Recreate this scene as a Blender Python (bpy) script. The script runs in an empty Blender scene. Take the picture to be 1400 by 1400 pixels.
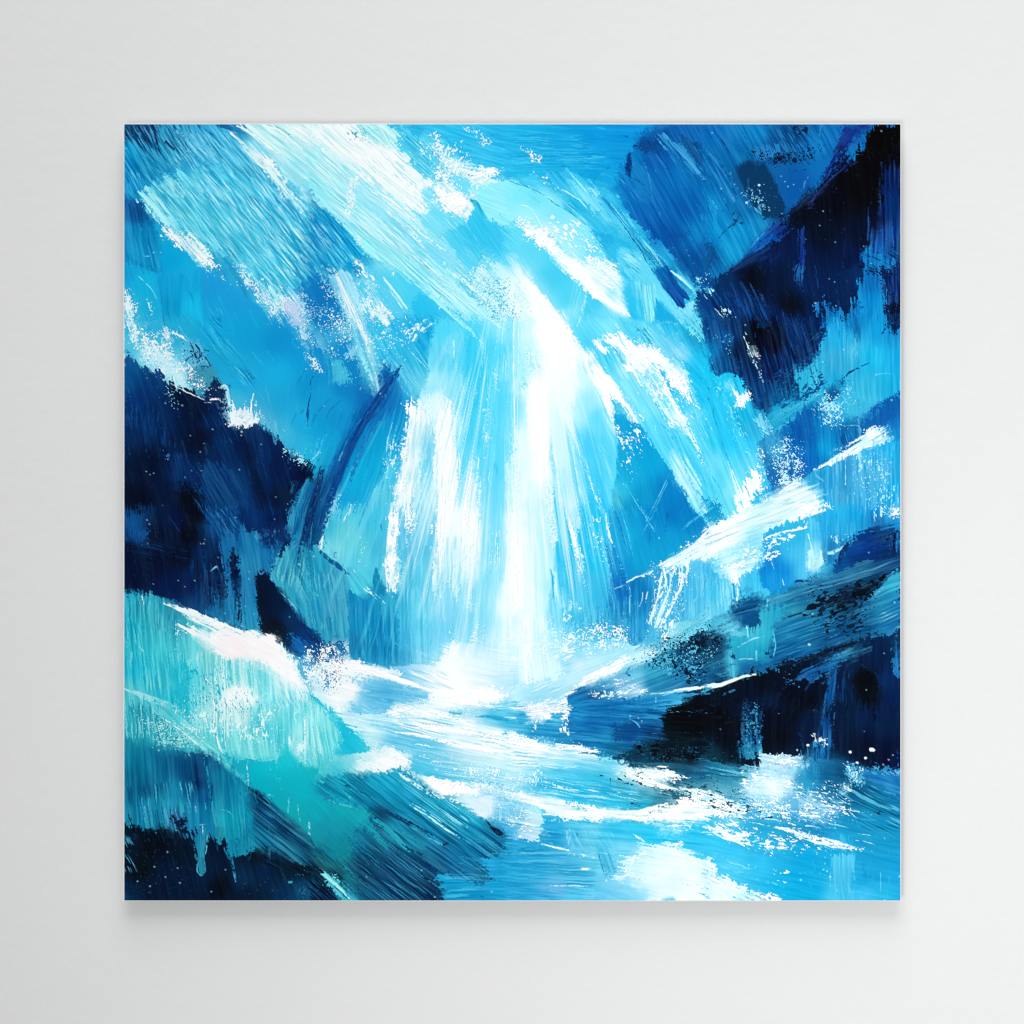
import bpy, math
import numpy as np

# ------------------------------------------------------------------ camera, light, exposure
C = bpy.context.scene
PX = 1.0 / 1061.0            # one pixel of the photograph in metres: the print is one metre square

cam_d = bpy.data.cameras.new('camera')
cam_d.sensor_width = 36.0
DIST = 3.2
cam_d.lens = 36.0 * DIST / (1400 * PX)
cam_d.clip_start = 0.05
cam_d.clip_end = 100
cam = bpy.data.objects.new('camera', cam_d)
C.collection.objects.link(cam)
cam.location = (-0.0005, -DIST - 0.020, 0.0005)      # the front of the print lies 20 mm before the wall
cam.rotation_euler = (math.radians(90), 0, 0)
C.camera = cam
C.cycles.filter_width = 1.15

C.view_settings.view_transform = 'Standard'
C.view_settings.look = 'None'
C.view_settings.exposure = 0
C.view_settings.gamma = 1
C.view_settings.use_curve_mapping = False

w = bpy.data.worlds.new('World')
C.world = w
w.use_nodes = True
w.node_tree.nodes['Background'].inputs[0].default_value = (1, 1, 1, 1)
w.node_tree.nodes['Background'].inputs[1].default_value = 0.415

def area(name, loc, target, size, power, col=(1, 1, 1)):
    d = bpy.data.lights.new(name, 'AREA')
    d.shape = 'RECTANGLE'; d.size, d.size_y = size
    d.energy = power; d.color = col
    o = bpy.data.objects.new(name, d)
    C.collection.objects.link(o)
    o.location = loc
    dx, dy, dz = (target[i] - loc[i] for i in range(3))
    o.rotation_euler = (math.atan2(math.hypot(dx, dy), -dz), 0, math.atan2(dy, dx) - math.pi / 2)
    return o

area('overhead_softbox', (-0.1, -2.6, 5.0), (0, 0, 0), (3.6, 4.0), 270)
d = bpy.data.lights.new('spot_lamp', 'SPOT')
d.energy = 565; d.spot_size = 0.888; d.spot_blend = 1.0; d.shadow_soft_size = 1.1
o = bpy.data.objects.new('spot_lamp', d); C.collection.objects.link(o)
o.location = (-0.40, -4.33, -1.35)
dx, dy, dz = 0.93 + 0.40, 4.33, -0.44 + 1.35
o.rotation_euler = (math.atan2(math.hypot(dx, dy), -dz), 0, math.atan2(dy, dx) - math.pi / 2)

# ------------------------------------------------------------------ helpers
def mat(name):
    m = bpy.data.materials.new(name)
    m.use_nodes = True
    nt = m.node_tree
    return m, nt, nt.nodes['Principled BSDF']

def mesh_obj(name, verts, faces, m, parent=None):
    me = bpy.data.meshes.new(name)
    me.from_pydata(verts, [], faces)
    me.materials.append(m)
    o = bpy.data.objects.new(name, me)
    C.collection.objects.link(o)
    if parent: o.parent = parent
    return o

# ------------------------------------------------------------------ the wall
m_wall, nt, b = mat('matt_plaster')
b.inputs['Roughness'].default_value = 0.9
b.inputs['Specular IOR Level'].default_value = 0.15
tc = nt.nodes.new('ShaderNodeTexCoord')
def noise(scale, detail=3, rough=.55):
    n = nt.nodes.new('ShaderNodeTexNoise'); n.inputs['Scale'].default_value = scale
    n.inputs['Detail'].default_value = detail; n.inputs['Roughness'].default_value = rough
    nt.links.new(tc.outputs['Object'], n.inputs['Vector']); return n
big = noise(9, 4); fine = noise(95, 4, .6)
mx = nt.nodes.new('ShaderNodeMix'); mx.data_type = 'RGBA'
mx.inputs['A'].default_value = (0.680, 0.688, 0.685, 1)
mx.inputs['B'].default_value = (0.712, 0.720, 0.717, 1)
ad = nt.nodes.new('ShaderNodeMath'); ad.operation = 'ADD'; hf = nt.nodes.new('ShaderNodeMath'); hf.operation = 'MULTIPLY'; hf.inputs[1].default_value = .5
nt.links.new(big.outputs['Fac'], ad.inputs[0]); nt.links.new(fine.outputs['Fac'], ad.inputs[1])
nt.links.new(ad.outputs[0], hf.inputs[0]); nt.links.new(hf.outputs[0], mx.inputs['Factor'])
nt.links.new(mx.outputs['Result'], b.inputs['Base Color'])
bp = nt.nodes.new('ShaderNodeBump'); bp.inputs['Strength'].default_value = .5; bp.inputs['Distance'].default_value = .0012
nt.links.new(noise(48, 5, .6).outputs['Fac'], bp.inputs['Height']); nt.links.new(bp.outputs[0], b.inputs['Normal'])
W, T = 3.0, 0.1
wall = mesh_obj('wall', [(x, y, z) for y in (0, T) for x in (-W, W) for z in (-W, W)],
                [(0, 2, 3, 1), (4, 5, 7, 6), (0, 1, 5, 4), (2, 6, 7, 3), (1, 3, 7, 5), (0, 4, 6, 2)], m_wall)
wall['kind'] = 'structure'

# ------------------------------------------------------------------ the hanging print
DEPTH = 0.020
art = bpy.data.objects.new('wall_art', None)
C.collection.objects.link(art)
art.location = (0, 0, 0)
art['label'] = 'square unframed print of a blue and white abstract waterfall hanging on the pale grey wall'
art['category'] = 'wall art'

m_edge, nt, b = mat('white_board')
b.inputs['Base Color'].default_value = (.8, .81, .82, 1)
b.inputs['Roughness'].default_value = .55
import bmesh
def board(name, hw, y0, y1, bev, m, parent):
    bm = bmesh.new()
    for x in (-hw, hw):
        for y in (y0, y1):
            for z in (-hw, hw): bm.verts.new((x, y, z))
    bmesh.ops.convex_hull(bm, input=bm.verts)
    bmesh.ops.dissolve_limit(bm, angle_limit=.01, verts=bm.verts, edges=bm.edges)
    bmesh.ops.bevel(bm, geom=list(bm.edges), offset=bev, segments=2, affect='EDGES')
    me = bpy.data.meshes.new(name); bm.to_mesh(me); bm.free(); me.materials.append(m)
    o = bpy.data.objects.new(name, me); C.collection.objects.link(o); o.parent = parent
    return o
panel = board('panel', (1061 / 2 + 1.3) * PX, -DEPTH + .0006, -DEPTH + .0055, .0003, m_edge, art)
panel['label'] = 'thin white edge round the print'
m_back, nt, b = mat('grey_wood')
b.inputs['Base Color'].default_value = (.32, .31, .30, 1)
b.inputs['Roughness'].default_value = .8
board('backing_frame', .47, -DEPTH + .0056, -.0002, .001, m_back, art)

# ------------------------------------------------------------------ the painting, laid on stroke by stroke
PAINT_WHITE = 0.91
# ---------------------------------------------------------------- painting engine
N = 1061                       # the print is 1061 photo pixels square
OX = OY = 170.0                # photo pixel of its upper left corner
rng = np.random.RandomState(7)
LAT = rng.rand(256, 256).astype(np.float32)

def vn(x, y, s=0):
    """smooth value noise, 0..1"""
    x = x + s * 17.31; y = y + s * 9.73
    xi = np.floor(x); yi = np.floor(y)
    fx = x - xi; fy = y - yi
    fx = fx * fx * (3 - 2 * fx); fy = fy * fy * (3 - 2 * fy)
    xi = xi.astype(np.int64) & 255; yi = yi.astype(np.int64) & 255
    x1 = (xi + 1) & 255; y1 = (yi + 1) & 255
    a = LAT[yi, xi]; b = LAT[yi, x1]; c = LAT[y1, xi]; d = LAT[y1, x1]
    return (a + (b - a) * fx) * (1 - fy) + (c + (d - c) * fx) * fy

def hx(c):
    return np.array([int(c[i:i + 2], 16) / 255 for i in (0, 2, 4)], np.float32)

OG = [0., 0., 1.]
def O(x, y, s=.2):
    """origin and scale of the coordinates that follow (x, y in photo pixels)"""
    OG[:] = [x, y, s]
    # neighbouring patches of the picture overlap a little and are worked into each other
    if s == 1 or (x < 200 and y < 200): TM[:] = 1; return
    k = 26 * (T1 - .5)
    wx = GX + 9 * (vn(GX / 6, GY / 6, 31) - .5) + k; wy = GY + 9 * (vn(GX / 6, GY / 6, 32) - .5) + k
    TM[:] = (1 if x < 200 else sst(wx, x - 3, x + 11)) * (1 if y < 200 else sst(wy, y - 3, y + 11))

def pl(s):
    if isinstance(s, str):
        return np.array([[float(v) * OG[2] + OG[i] for i, v in enumerate(t.split(','))] for t in s.split()], np.float32)
    return np.array(s, np.float32)

def sst(x, a, b):
    t = np.clip((x - a) / (b - a), 0, 1)
    return t * t * (3 - 2 * t)

def cat(p, n=6, closed=False):
    """Catmull-Rom through the points"""
    if len(p) < 3: return p
    q = np.vstack([p[-1:], p, p[:2]]) if closed else np.vstack([2 * p[0] - p[1], p, 2 * p[-1] - p[-2]])
    out = []
    for i in range(1, len(q) - 2):
        a, b, c, d = q[i - 1], q[i], q[i + 1], q[i + 2]
        for k in range(n):
            t = k / n
            out.append(.5 * ((2 * b) + (c - a) * t + (2 * a - 5 * b + 4 * c - d) * t * t + (3 * b - a - 3 * c + d) * t ** 3))
    if not closed: out.append(q[-2])
    return np.array(out, np.float32)

def parse(s):
    xs = []
    for row in s.strip().splitlines():
        y, rest = row.split(':')
        for t in rest.split(','):
            x, c = t.split()
            xs.append((float(x), float(y), c))
    return xs

def upsample(a, step):
    yy = np.arange(N) / step; xx = np.arange(N) / step
    yi = np.minimum(yy.astype(int), a.shape[0] - 2); xi = np.minimum(xx.astype(int), a.shape[1] - 2)
    fy = (yy - yi)[:, None]; fx = (xx - xi)[None, :]
    if a.ndim == 3: fy = fy[..., None]; fx = fx[..., None]
    A = a[yi][:, xi]; B = a[yi][:, xi + 1]; C_ = a[yi + 1][:, xi]; D = a[yi + 1][:, xi + 1]
    return ((A * (1 - fx) + B * fx) * (1 - fy) + (C_ * (1 - fx) + D * fx) * fy).astype(np.float32)

def idw(points, vals, step=6, k=500., p=3.0, warp=0):
    n = N // step + 2
    gy, gx = np.mgrid[0:n, 0:n].astype(np.float32) * step
    gx += OX; gy += OY
    if warp:
        wx = gx + warp * (vn(gx / 40, gy / 40, 3) - .5); gy = gy + warp * (vn(gx / 40, gy / 40, 4) - .5); gx = wx
    num = np.zeros((n, n, vals.shape[1]), np.float32); den = np.zeros((n, n), np.float32)
    for (x, y), v in zip(points, vals):
        w = 1.0 / ((gx - x) ** 2 + (gy - y) ** 2 + k) ** p
        num += w[..., None] * v; den += w
    return upsample(num / den[..., None], step)

GY, GX = np.mgrid[0:N, 0:N].astype(np.float32)
GX += OX; GY += OY
TM = np.ones((N, N), np.float32)

def make_flow():
    pts = np.array([(f[0], f[1]) for f in FLOW], np.float32)
    a = np.radians(np.array([f[2] for f in FLOW], np.float32)) * 2
    v = idw(pts, np.stack([np.cos(a), np.sin(a)], 1), step=12, k=2500., p=2.)
    th = np.arctan2(v[..., 1], v[..., 0]) / 2
    th += .22 * (vn(GX / 38, GY / 38, 5) - .5) + .16 * (vn(GX / 13, GY / 13, 6) - .5)
    return np.cos(th).astype(np.float32), np.sin(th).astype(np.float32)

def lic(src, ux, uy, L):
    yy, xx = np.mgrid[0:N, 0:N].astype(np.float32)
    acc = src.copy()
    for sg in (1, -1):
        px, py = xx.copy(), yy.copy(); dx, dy = ux * sg, uy * sg
        for k in range(L):
            px = np.clip(px + dx, 0, N - 1.001); py = np.clip(py + dy, 0, N - 1.001)
            xi = px.astype(np.int32); yi = py.astype(np.int32)
            acc += src[yi, xi]
            nx, ny = ux[yi, xi], uy[yi, xi]
            s = np.where(nx * dx + ny * dy < 0, -1, 1)
            dx, dy = nx * s, ny * s
    acc -= acc.mean(); acc /= acc.std()
    return np.clip(.5 + acc * .22, 0, 1).astype(np.float32)

def box(p, m):
    x0 = int(max(0, np.floor(p[:, 0].min() - OX - m))); x1 = int(min(N, np.ceil(p[:, 0].max() - OX + m)))
    y0 = int(max(0, np.floor(p[:, 1].min() - OY - m))); y1 = int(min(N, np.ceil(p[:, 1].max() - OY + m)))
    return slice(y0, max(y0, y1)), slice(x0, max(x0, x1))

def sdist(p, X, Y):
    """signed distance to a polygon, positive inside"""
    d2 = np.full(X.shape, 1e9, np.float32); ins = np.zeros(X.shape, bool)
    n = len(p)
    for i in range(n):
        ax, ay = p[i]; bx, by = p[(i + 1) % n]
        ex, ey = bx - ax, by - ay
        l = ex * ex + ey * ey + 1e-9
        t = np.clip(((X - ax) * ex + (Y - ay) * ey) / l, 0, 1)
        d2 = np.minimum(d2, (X - ax - ex * t) ** 2 + (Y - ay - ey * t) ** 2)
        if ay != by:
            c = ((ay > Y) != (by > Y)) & (X < (bx - ax) * (Y - ay) / (by - ay) + ax)
            ins ^= c
    return np.where(ins, 1, -1) * np.sqrt(d2)

_id = [0]
def colour(col, X, Y):
    if isinstance(col, str) and ' ' not in col: return hx(col)[None, None, :]
    pts = [t.split(',') for t in col.split()] if isinstance(col, str) else col
    num = 0; den = 0
    for x, y, c in pts:
        w = 1.0 / ((X - float(x) * OG[2] - OG[0]) ** 2 + (Y - float(y) * OG[2] - OG[1]) ** 2 + 60) ** 1.6
        num = num + w[..., None] * hx(c); den = den + w
    return num / den[..., None]

def comp(sl, al, c, hh=1.0, T=None):
    al = al * TM[sl]
    IMG[sl] = IMG[sl] * (1 - al[..., None]) + c * al[..., None]
    H[sl] = H[sl] * (1 - al) + al * hh

def streak(sl, X, Y, ang, tl, tw, sd):
    if ang is None: return T1[sl]
    a = np.radians(ang); u = X * np.cos(a) + Y * np.sin(a); v = -X * np.sin(a) + Y * np.cos(a)
    v = v + 3.5 * (vn(u / 60, v / 40, sd + 1) - .5) + 1.1 * (vn(u / 14, v / 9, sd + 7) - .5)
    n = .65 * vn(u / tl, v / tw, sd) + .35 * vn(u / (tl * .5), v / (tw * .45), sd + 3)
    return np.clip((n - .5) * 1.7 + .5, 0, 1)

EDGE = 1.0
def P(pts, col, ang=None, rough=2.5, rs=7., f=1.0, tex=.07, tl=40., tw=2.6, dry=0., de=0., op=1., relief=.5, sm=0, g=3.):
    """a painted patch: ragged outline, bristle streaks, dry-brushed rim"""
    _id[0] += 1; sd = _id[0] % 97
    p = pl(pts)
    if sm: p = cat(p, 5, True)
    sl = box(p, rough + f + 3); X = GX[sl]; Y = GY[sl]
    if X.size == 0: return
    wx = X + rough * 2 * (vn(X / rs, Y / rs, sd) - .5) + rough * (vn(X / 2.6, Y / 2.6, sd + 1) - .5)
    wy = Y + rough * 2 * (vn(X / rs, Y / rs, sd + 2) - .5) + rough * (vn(X / 2.6, Y / 2.6, sd + 3) - .5)
    S_ = streak(sl, X, Y, ang, tl, tw, sd)
    tex = tex * (.55 if tex <= .05 else .9)
    if ang is not None:
        a = np.radians(ang); k = rough * 2.2 * (S_ - .5)
        wx = wx + np.cos(a) * k; wy = wy + np.sin(a) * k
    d = sdist(p, wx, wy)
    gr = vn(X / 1.5, Y / 1.5, sd + 13)
    g2 = vn((X + 3 * gr) / 2.3, (Y - 3 * gr) / 2.3, sd + 16)
    lf = vn(X / 26, Y / 26, sd + 14)
    lg = sst(vn(X / 34, Y / 34, sd + 17), .35, .8)
    d = d + EDGE * (6.5 * (S_ - .5) + (3.0 + 4 * lg) * (gr - .5) + 11 * lg * (g2 - .5)) * min(1., rough / 2)
    lf = vn(X / 26, Y / 26, sd + 14)                       # lost and found edges
    fe = f + EDGE * 12. * sst(lf, .45, .92) * min(1., rough / 2) ** 2
    al = sst(d, -fe, fe)
    if dry > 0 or de > 0:
        n = .55 * S_ + .45 * vn(X / g, Y / g, sd + 5) + .0
        th = dry
        if de > 0: th = dry + (1 - dry) * .85 * (1 - np.clip(d / de, 0, 1))
        al = al * sst(n, th * .8 + .06, th * .8 + .16)
    c = colour(col, X, Y) + (tex if ang is not None else tex * .6) * (S_ - .5)[..., None] * 2 * np.array([1.0, .85, .7], np.float32)
    comp(sl, al * op, c, .75 + (relief if ang is not None else .12) * min(1., .15 + tex * 5.5) * (S_ - .5))

def S(pts, w, col, dry=0., dry1=None, tex=.08, op=1., sm=1, relief=.6, tw=1.7, tl=45., f=.8, rough=1.0, taper=0):
    """one brush stroke along a polyline; w = width or list of widths"""
    _id[0] += 1; sd = _id[0] % 97
    p = pl(pts); n0 = len(p)
    w = np.array(w if isinstance(w, (list, tuple)) else [w] * n0, np.float32)
    if len(w) != n0: w = np.interp(np.linspace(0, 1, n0), np.linspace(0, 1, len(w)), w)
    if sm and n0 > 2: p2 = cat(p, 5); w = np.interp(np.linspace(0, 1, len(p2)), np.linspace(0, 1, n0), w); p = p2
    sl = box(p, w.max() / 2 + 4); X = GX[sl]; Y = GY[sl]
    if X.size == 0: return
    best = np.full(X.shape, 1e9, np.float32); U = np.zeros_like(X); V = np.zeros_like(X); Wd = np.ones_like(X)
    L = 0.0
    for i in range(len(p) - 1):
        ax, ay = p[i]; bx, by = p[i + 1]; ex, ey = bx - ax, by - ay
        l = float(np.hypot(ex, ey)) + 1e-6
        t = ((X - ax) * ex + (Y - ay) * ey) / (l * l); tc = np.clip(t, 0, 1)
        d2 = (X - ax - ex * tc) ** 2 + (Y - ay - ey * tc) ** 2
        m = d2 < best
        best = np.where(m, d2, best)
        U = np.where(m, L + tc * l, U); V = np.where(m, (ex * (Y - ay) - ey * (X - ax)) / l, V)
        Wd = np.where(m, w[i] + (w[i + 1] - w[i]) * tc, Wd)
        L += l
    un = U / L
    V2 = V + rough * 1.6 * (vn(U / 13, V / 5, sd + 2) - .5)
    br = .6 * vn(U / tl, V2 / tw, sd) + .4 * vn(U / 9, V2 / (tw * .7), sd + 1)
    br = np.clip((br - .5) * 1.6 + .5, 0, 1)
    edge = Wd / 2 - np.sqrt(best) - rough * 1.4 * (vn(U / 5, V / 1.5, sd + 4)) + rough * .4
    al = sst(edge, -f, f)
    if 1:
        dd = dry + ((dry1 if dry1 is not None else dry) - dry) * un
        dd = dd + .45 * sst(un, .72, 1.) + .2 * sst(1 - un, .85, 1.) + .12
        gr = .5 * br + .5 * vn(X / 2.4, Y / 2.4, sd + 6)
        al = al * sst(gr, dd * .8 + .02, dd * .8 + .16)
    if isinstance(col, (list, tuple)):
        cc = np.array([hx(c) for c in col]); q = un * (len(cc) - 1); i0 = np.minimum(q.astype(int), len(cc) - 2); fr = (q - i0)[..., None]
        c = cc[i0] * (1 - fr) + cc[i0 + 1] * fr
    else: c = colour(col, X, Y)
    c = c + tex * (br - .5)[..., None] * 2 * np.array([1.0, .85, .7], np.float32)
    comp(sl, al * op, c, .75 + relief * (br - .5))

def R(pts, light=None, dark=None, ang=None, tl=30., tw=2.2, f=14., a=.8, tl_=.63, td=.37, wav=1.8):
    """impasto ridges: thin wavy light and dark lines inside a feathered region"""
    _id[0] += 1; sd = _id[0] % 97
    p = pl(pts); sl = box(p, 4); X = GX[sl]; Y = GY[sl]
    if X.size == 0: return
    d = sdist(p, X, Y) + 5 * (vn(X / 6, Y / 6, sd + 11) - .5); m = sst(d, -1, f + 3) * a * .72 * TM[sl]; tl_ += .035; td -= .035
    if ang is None:
        n = T1[sl]
    else:
        t = np.radians(ang); u = X * np.cos(t) + Y * np.sin(t); v = -X * np.sin(t) + Y * np.cos(t)
        v = v + wav * 2 * (vn(u / 34, v / 26, sd + 1) - .5) + wav * .7 * (vn(u / 9, v / 8, sd + 2) - .5)
        n = .7 * vn(u / tl, v / tw, sd) + .3 * vn(u / (tl * .4), v / (tw * .6), sd + 3)
        n = np.clip((n - .5) * 1.45 + .5, 0, 1)
    n2 = vn(X / 16, Y / 16, sd + 9)
    m = m * (.35 + .75 * sst(vn(X / 30, Y / 30, sd + 15), .3, .7))
    if light:
        k = sst(n, tl_ + .1 * (n2 - .5), tl_ + .1) * m
        IMG[sl] = IMG[sl] * (1 - k[..., None]) + hx(light) * k[..., None]; H[sl] += .25 * k
    if dark:
        k = sst(1 - n, 1 - td + .1 * (n2 - .5), 1.1 - td) * m * .8
        IMG[sl] = IMG[sl] * (1 - k[..., None]) + hx(dark) * k[..., None]; H[sl] -= .25 * k

def K(pts, col, dens=.3, size=2.6, f=12., op=1., ang=None, st=2.5, relief=1.):
    """spatter / broken dry-brush marks, thinning out to the rim of the region"""
    _id[0] += 1; sd = _id[0] % 97
    p = pl(pts); sl = box(p, 2); X = GX[sl]; Y = GY[sl]
    if X.size == 0: return
    d = sdist(p, X, Y) + 8 * (vn(X / 7, Y / 7, sd + 11) - .5); m = sst(d, -3, f * 1.4 + 4) * TM[sl]; dens = dens * .7; size *= .8
    if ang is None:
        w = 2.5 * (vn(X / 5, Y / 5, sd + 4) - .5)
        n = vn((X + w) / size, (Y - w) / size, sd); n = .75 * n + .25 * vn(X / size * 2.1, Y / size * 2.1, sd + 1)
    else:
        t = np.radians(ang); u = X * np.cos(t) + Y * np.sin(t); v = -X * np.sin(t) + Y * np.cos(t)
        v = v + 2.5 * (vn(u / 9, v / 9, sd + 4) - .5)
        n = .75 * vn(u / (size * st), v / size, sd) + .25 * vn(u / size, v / size * 2, sd + 1)
    cl = vn(X / 11, Y / 11, sd + 8)
    thr = 1 - dens * m * (.5 + 1.0 * cl)
    k = sst(n, thr, thr + .07)
    q = vn(X / (size * 2.3) + .9 * n, Y / (size * 2.3) - .9 * n, sd + 12) if ang is None else vn(u / (size * 3.2), v / (size * 1.5), sd + 12)
    worm = 1 - np.abs(2 * q - 1) * 2.2                     # little curls and dashes of paint
    wt = 1 - .34 * dens * m * (.3 + 1.2 * cl)
    k = np.maximum(k, sst(worm, wt, wt + .06) * sst(vn(X / 4.5, Y / 4.5, sd + 18), .38, .5)) * (m > .02) * op * (.82 + .18 * cl)
    IMG[sl] = IMG[sl] * (1 - k[..., None]) + colour(col, X, Y) * k[..., None]
    H[sl] = H[sl] * (1 - k * relief) + k * relief

def D(s, col, r=1.3, op=1.):
    """single dots: 'x,y x,y,r'"""
    c = hx(col)
    for t in s.split():
        v = [float(q) for q in t.split(',')]; v[0] = v[0] * OG[2] + OG[0]; v[1] = v[1] * OG[2] + OG[1]
        rr = (v[2] if len(v) > 2 else r) * .66
        p = np.array([[v[0], v[1]]], np.float32); sl = box(p, rr + 3)
        X = GX[sl]; Y = GY[sl]
        if X.size == 0: continue
        d = np.hypot(X - v[0], (Y - v[1]) * 1.1) + .6 * (vn(X / 1.5, Y / 1.5, 5) - .5)
        k = sst(rr + .5 - d, -.5, .5) * op * (.55 if rr < 1.2 else .9) * TM[sl]
        IMG[sl] = IMG[sl] * (1 - k[..., None]) + c * k[..., None]; H[sl] = H[sl] * (1 - k) + k

def rnd_dots(pts, n, col, r0=.5, r1=1.2, seed=1, op=.8):
    g = np.random.RandomState(seed); p = pl(pts)
    x = g.uniform(p[:, 0].min(), p[:, 0].max(), n * 2).astype(np.float32); y = g.uniform(p[:, 1].min(), p[:, 1].max(), n * 2).astype(np.float32)
    ok = sdist(p, x, y) > 0
    for a, b in list(zip(x[ok], y[ok]))[:n * 6 // 10]:
        D('%g,%g,%g' % ((a - OG[0]) / OG[2], (b - OG[1]) / OG[2], g.uniform(r0, r1)), col, op=op * g.uniform(.1, .6))

def smear(n, seed, l0=16, l1=44, w0=2.5, w1=7., op=.6, dl=.05, pts=None, col=None, ang=None, dry=.25):
    """dry-brush smears that drag the wet colour along the direction of the brushwork"""
    g = np.random.RandomState(seed); O(0, 0, 1)
    poly = pl(pts) if pts else None
    for _ in range(n):
        if poly is None: x, y = g.uniform(OX + 4, OX + N - 5, 2)
        else:
            x = g.uniform(poly[:, 0].min(), poly[:, 0].max()); y = g.uniform(poly[:, 1].min(), poly[:, 1].max())
            if sdist(poly, np.float32([[x]]), np.float32([[y]]))[0, 0] < 0: continue
        ix, iy = int(x - OX), int(y - OY)
        L = g.uniform(l0, l1); w = g.uniform(w0, w1)
        if ang is None: dx, dy = UX[iy, ix], UY[iy, ix]
        else: a = math.radians(ang + g.normal() * 5); dx, dy = math.cos(a), math.sin(a)
        if g.rand() < .5: dx, dy = -dx, -dy
        c = np.clip(IMG[iy, ix] + g.normal() * dl, 0, 1) if col is None else hx(col)
        h = '%02x%02x%02x' % tuple(int(v * 255) for v in c)
        k = g.normal() * L * .05
        S([(x, y), (x + dx * L * .5 - dy * k, y + dy * L * .5 + dx * k), (x + dx * L, y + dy * L)], [w * .6, w, w * .5], h, dry=dry, dry1=dry + .35, op=op * g.uniform(.6, 1.2), tex=.07, relief=.4)

def F(cx, cy, pts, col, freq=60., dens=.5, op=.6, f=20., L=140., soft=.25, dry=.0):
    """a fan of fine translucent streaks falling away from a point"""
    _id[0] += 1; sd = _id[0] % 97
    p = pl(pts); cx = cx * OG[2] + OG[0]; cy = cy * OG[2] + OG[1]
    sl = box(p, f); X = GX[sl]; Y = GY[sl]
    if X.size == 0: return
    m = sst(sdist(p, X, Y) + 10 * (vn(X / 14, Y / 14, sd + 3) - .5), -f * .3, f)
    th = np.arctan2(X - cx, Y - cy); r = np.hypot(X - cx, Y - cy)
    th = th + .006 * (vn(r / 40, th * 9, sd + 1) - .5)
    n = .5 * vn(th * freq, r / L, sd) + .3 * vn(th * freq * 2.6, r / (L * .6), sd + 1) + .2 * vn(th * freq * 6, r / (L * .35), sd + 2)
    if dry: n = n - dry * (1 - vn(X / 1.7, Y / 1.7, sd + 5)) * .5
    k = sst(n, 1 - dens - soft * .5, 1 - dens + soft * .5) * m * op
    IMG[sl] = IMG[sl] * (1 - k[..., None]) + colour(col, X, Y) * k[..., None]

def G(x, y, rx, ry, col='ffffff', op=.5, ang=0):
    """a soft glow of thin paint"""
    x = x * OG[2] + OG[0]; y = y * OG[2] + OG[1]; a = np.radians(ang)
    u = (GX - x) * np.cos(a) + (GY - y) * np.sin(a); v = -(GX - x) * np.sin(a) + (GY - y) * np.cos(a)
    k = np.exp(-(u / rx) ** 2 - (v / ry) ** 2) * op * (.7 + .6 * (T2 - .5) + .3)
    k = np.clip(k, 0, 1)[..., None]
    IMG[:] = IMG * (1 - k) + hx(col) * k

def blur(a, r):
    for ax in (0, 1):
        for _ in range(2):
            pad = [(0, 0)] * a.ndim; pad[ax] = (r + 1, r)
            c = np.cumsum(np.pad(a, pad, mode='edge'), axis=ax, dtype=np.float64)
            a = ((np.take(c, range(2 * r + 1, c.shape[ax]), ax) - np.take(c, range(0, c.shape[ax] - 2 * r - 1), ax)) / (2 * r + 1)).astype(np.float32)
    return a

def finish():
    """impasto rims round every mark, then the glowing veils of thin white and the deepened tones"""
    gy, gx = np.gradient(H)
    r = np.clip((gx * .55 + gy * .85) * 1.0, -1, 1)
    lite = np.clip(r, 0, 1)[..., None]; dk = np.clip(-r, 0, 1)[..., None]
    out = IMG + (np.array([.75, .95, 1.0]) - IMG) * np.clip(lite * .5, 0, .55)
    out = np.clip(out * (1 - np.clip(dk * .8, 0, .6) * np.array([1.0, .72, .58])), 0, 1)
    lum = out @ np.array([.3, .5, .2])
    gl = blur(np.clip((lum - .72) / .28, 0, 1), 13) * .6 + blur(np.clip((lum - .72) / .28, 0, 1), 32) * .4
    k = (np.clip(gl, 0, 1) * GLOW)[..., None]
    out = 1 - (1 - out) * (1 - k * np.array([.55, .85, 1.0]))
    lum = (out @ np.array([.3, .55, .15]))[..., None]
    out = lum + (out - lum) * SAT
    out = out + CON * (out - .5) * (1 - np.abs(2 * out - 1))
    out = out + .35 * (out - blur(out.astype(np.float32), 1))
    g = out[..., 1]; out[..., 1] = g + .07 * g * (1 - g)
    return np.clip(out, 0, 1).astype(np.float32)

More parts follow.
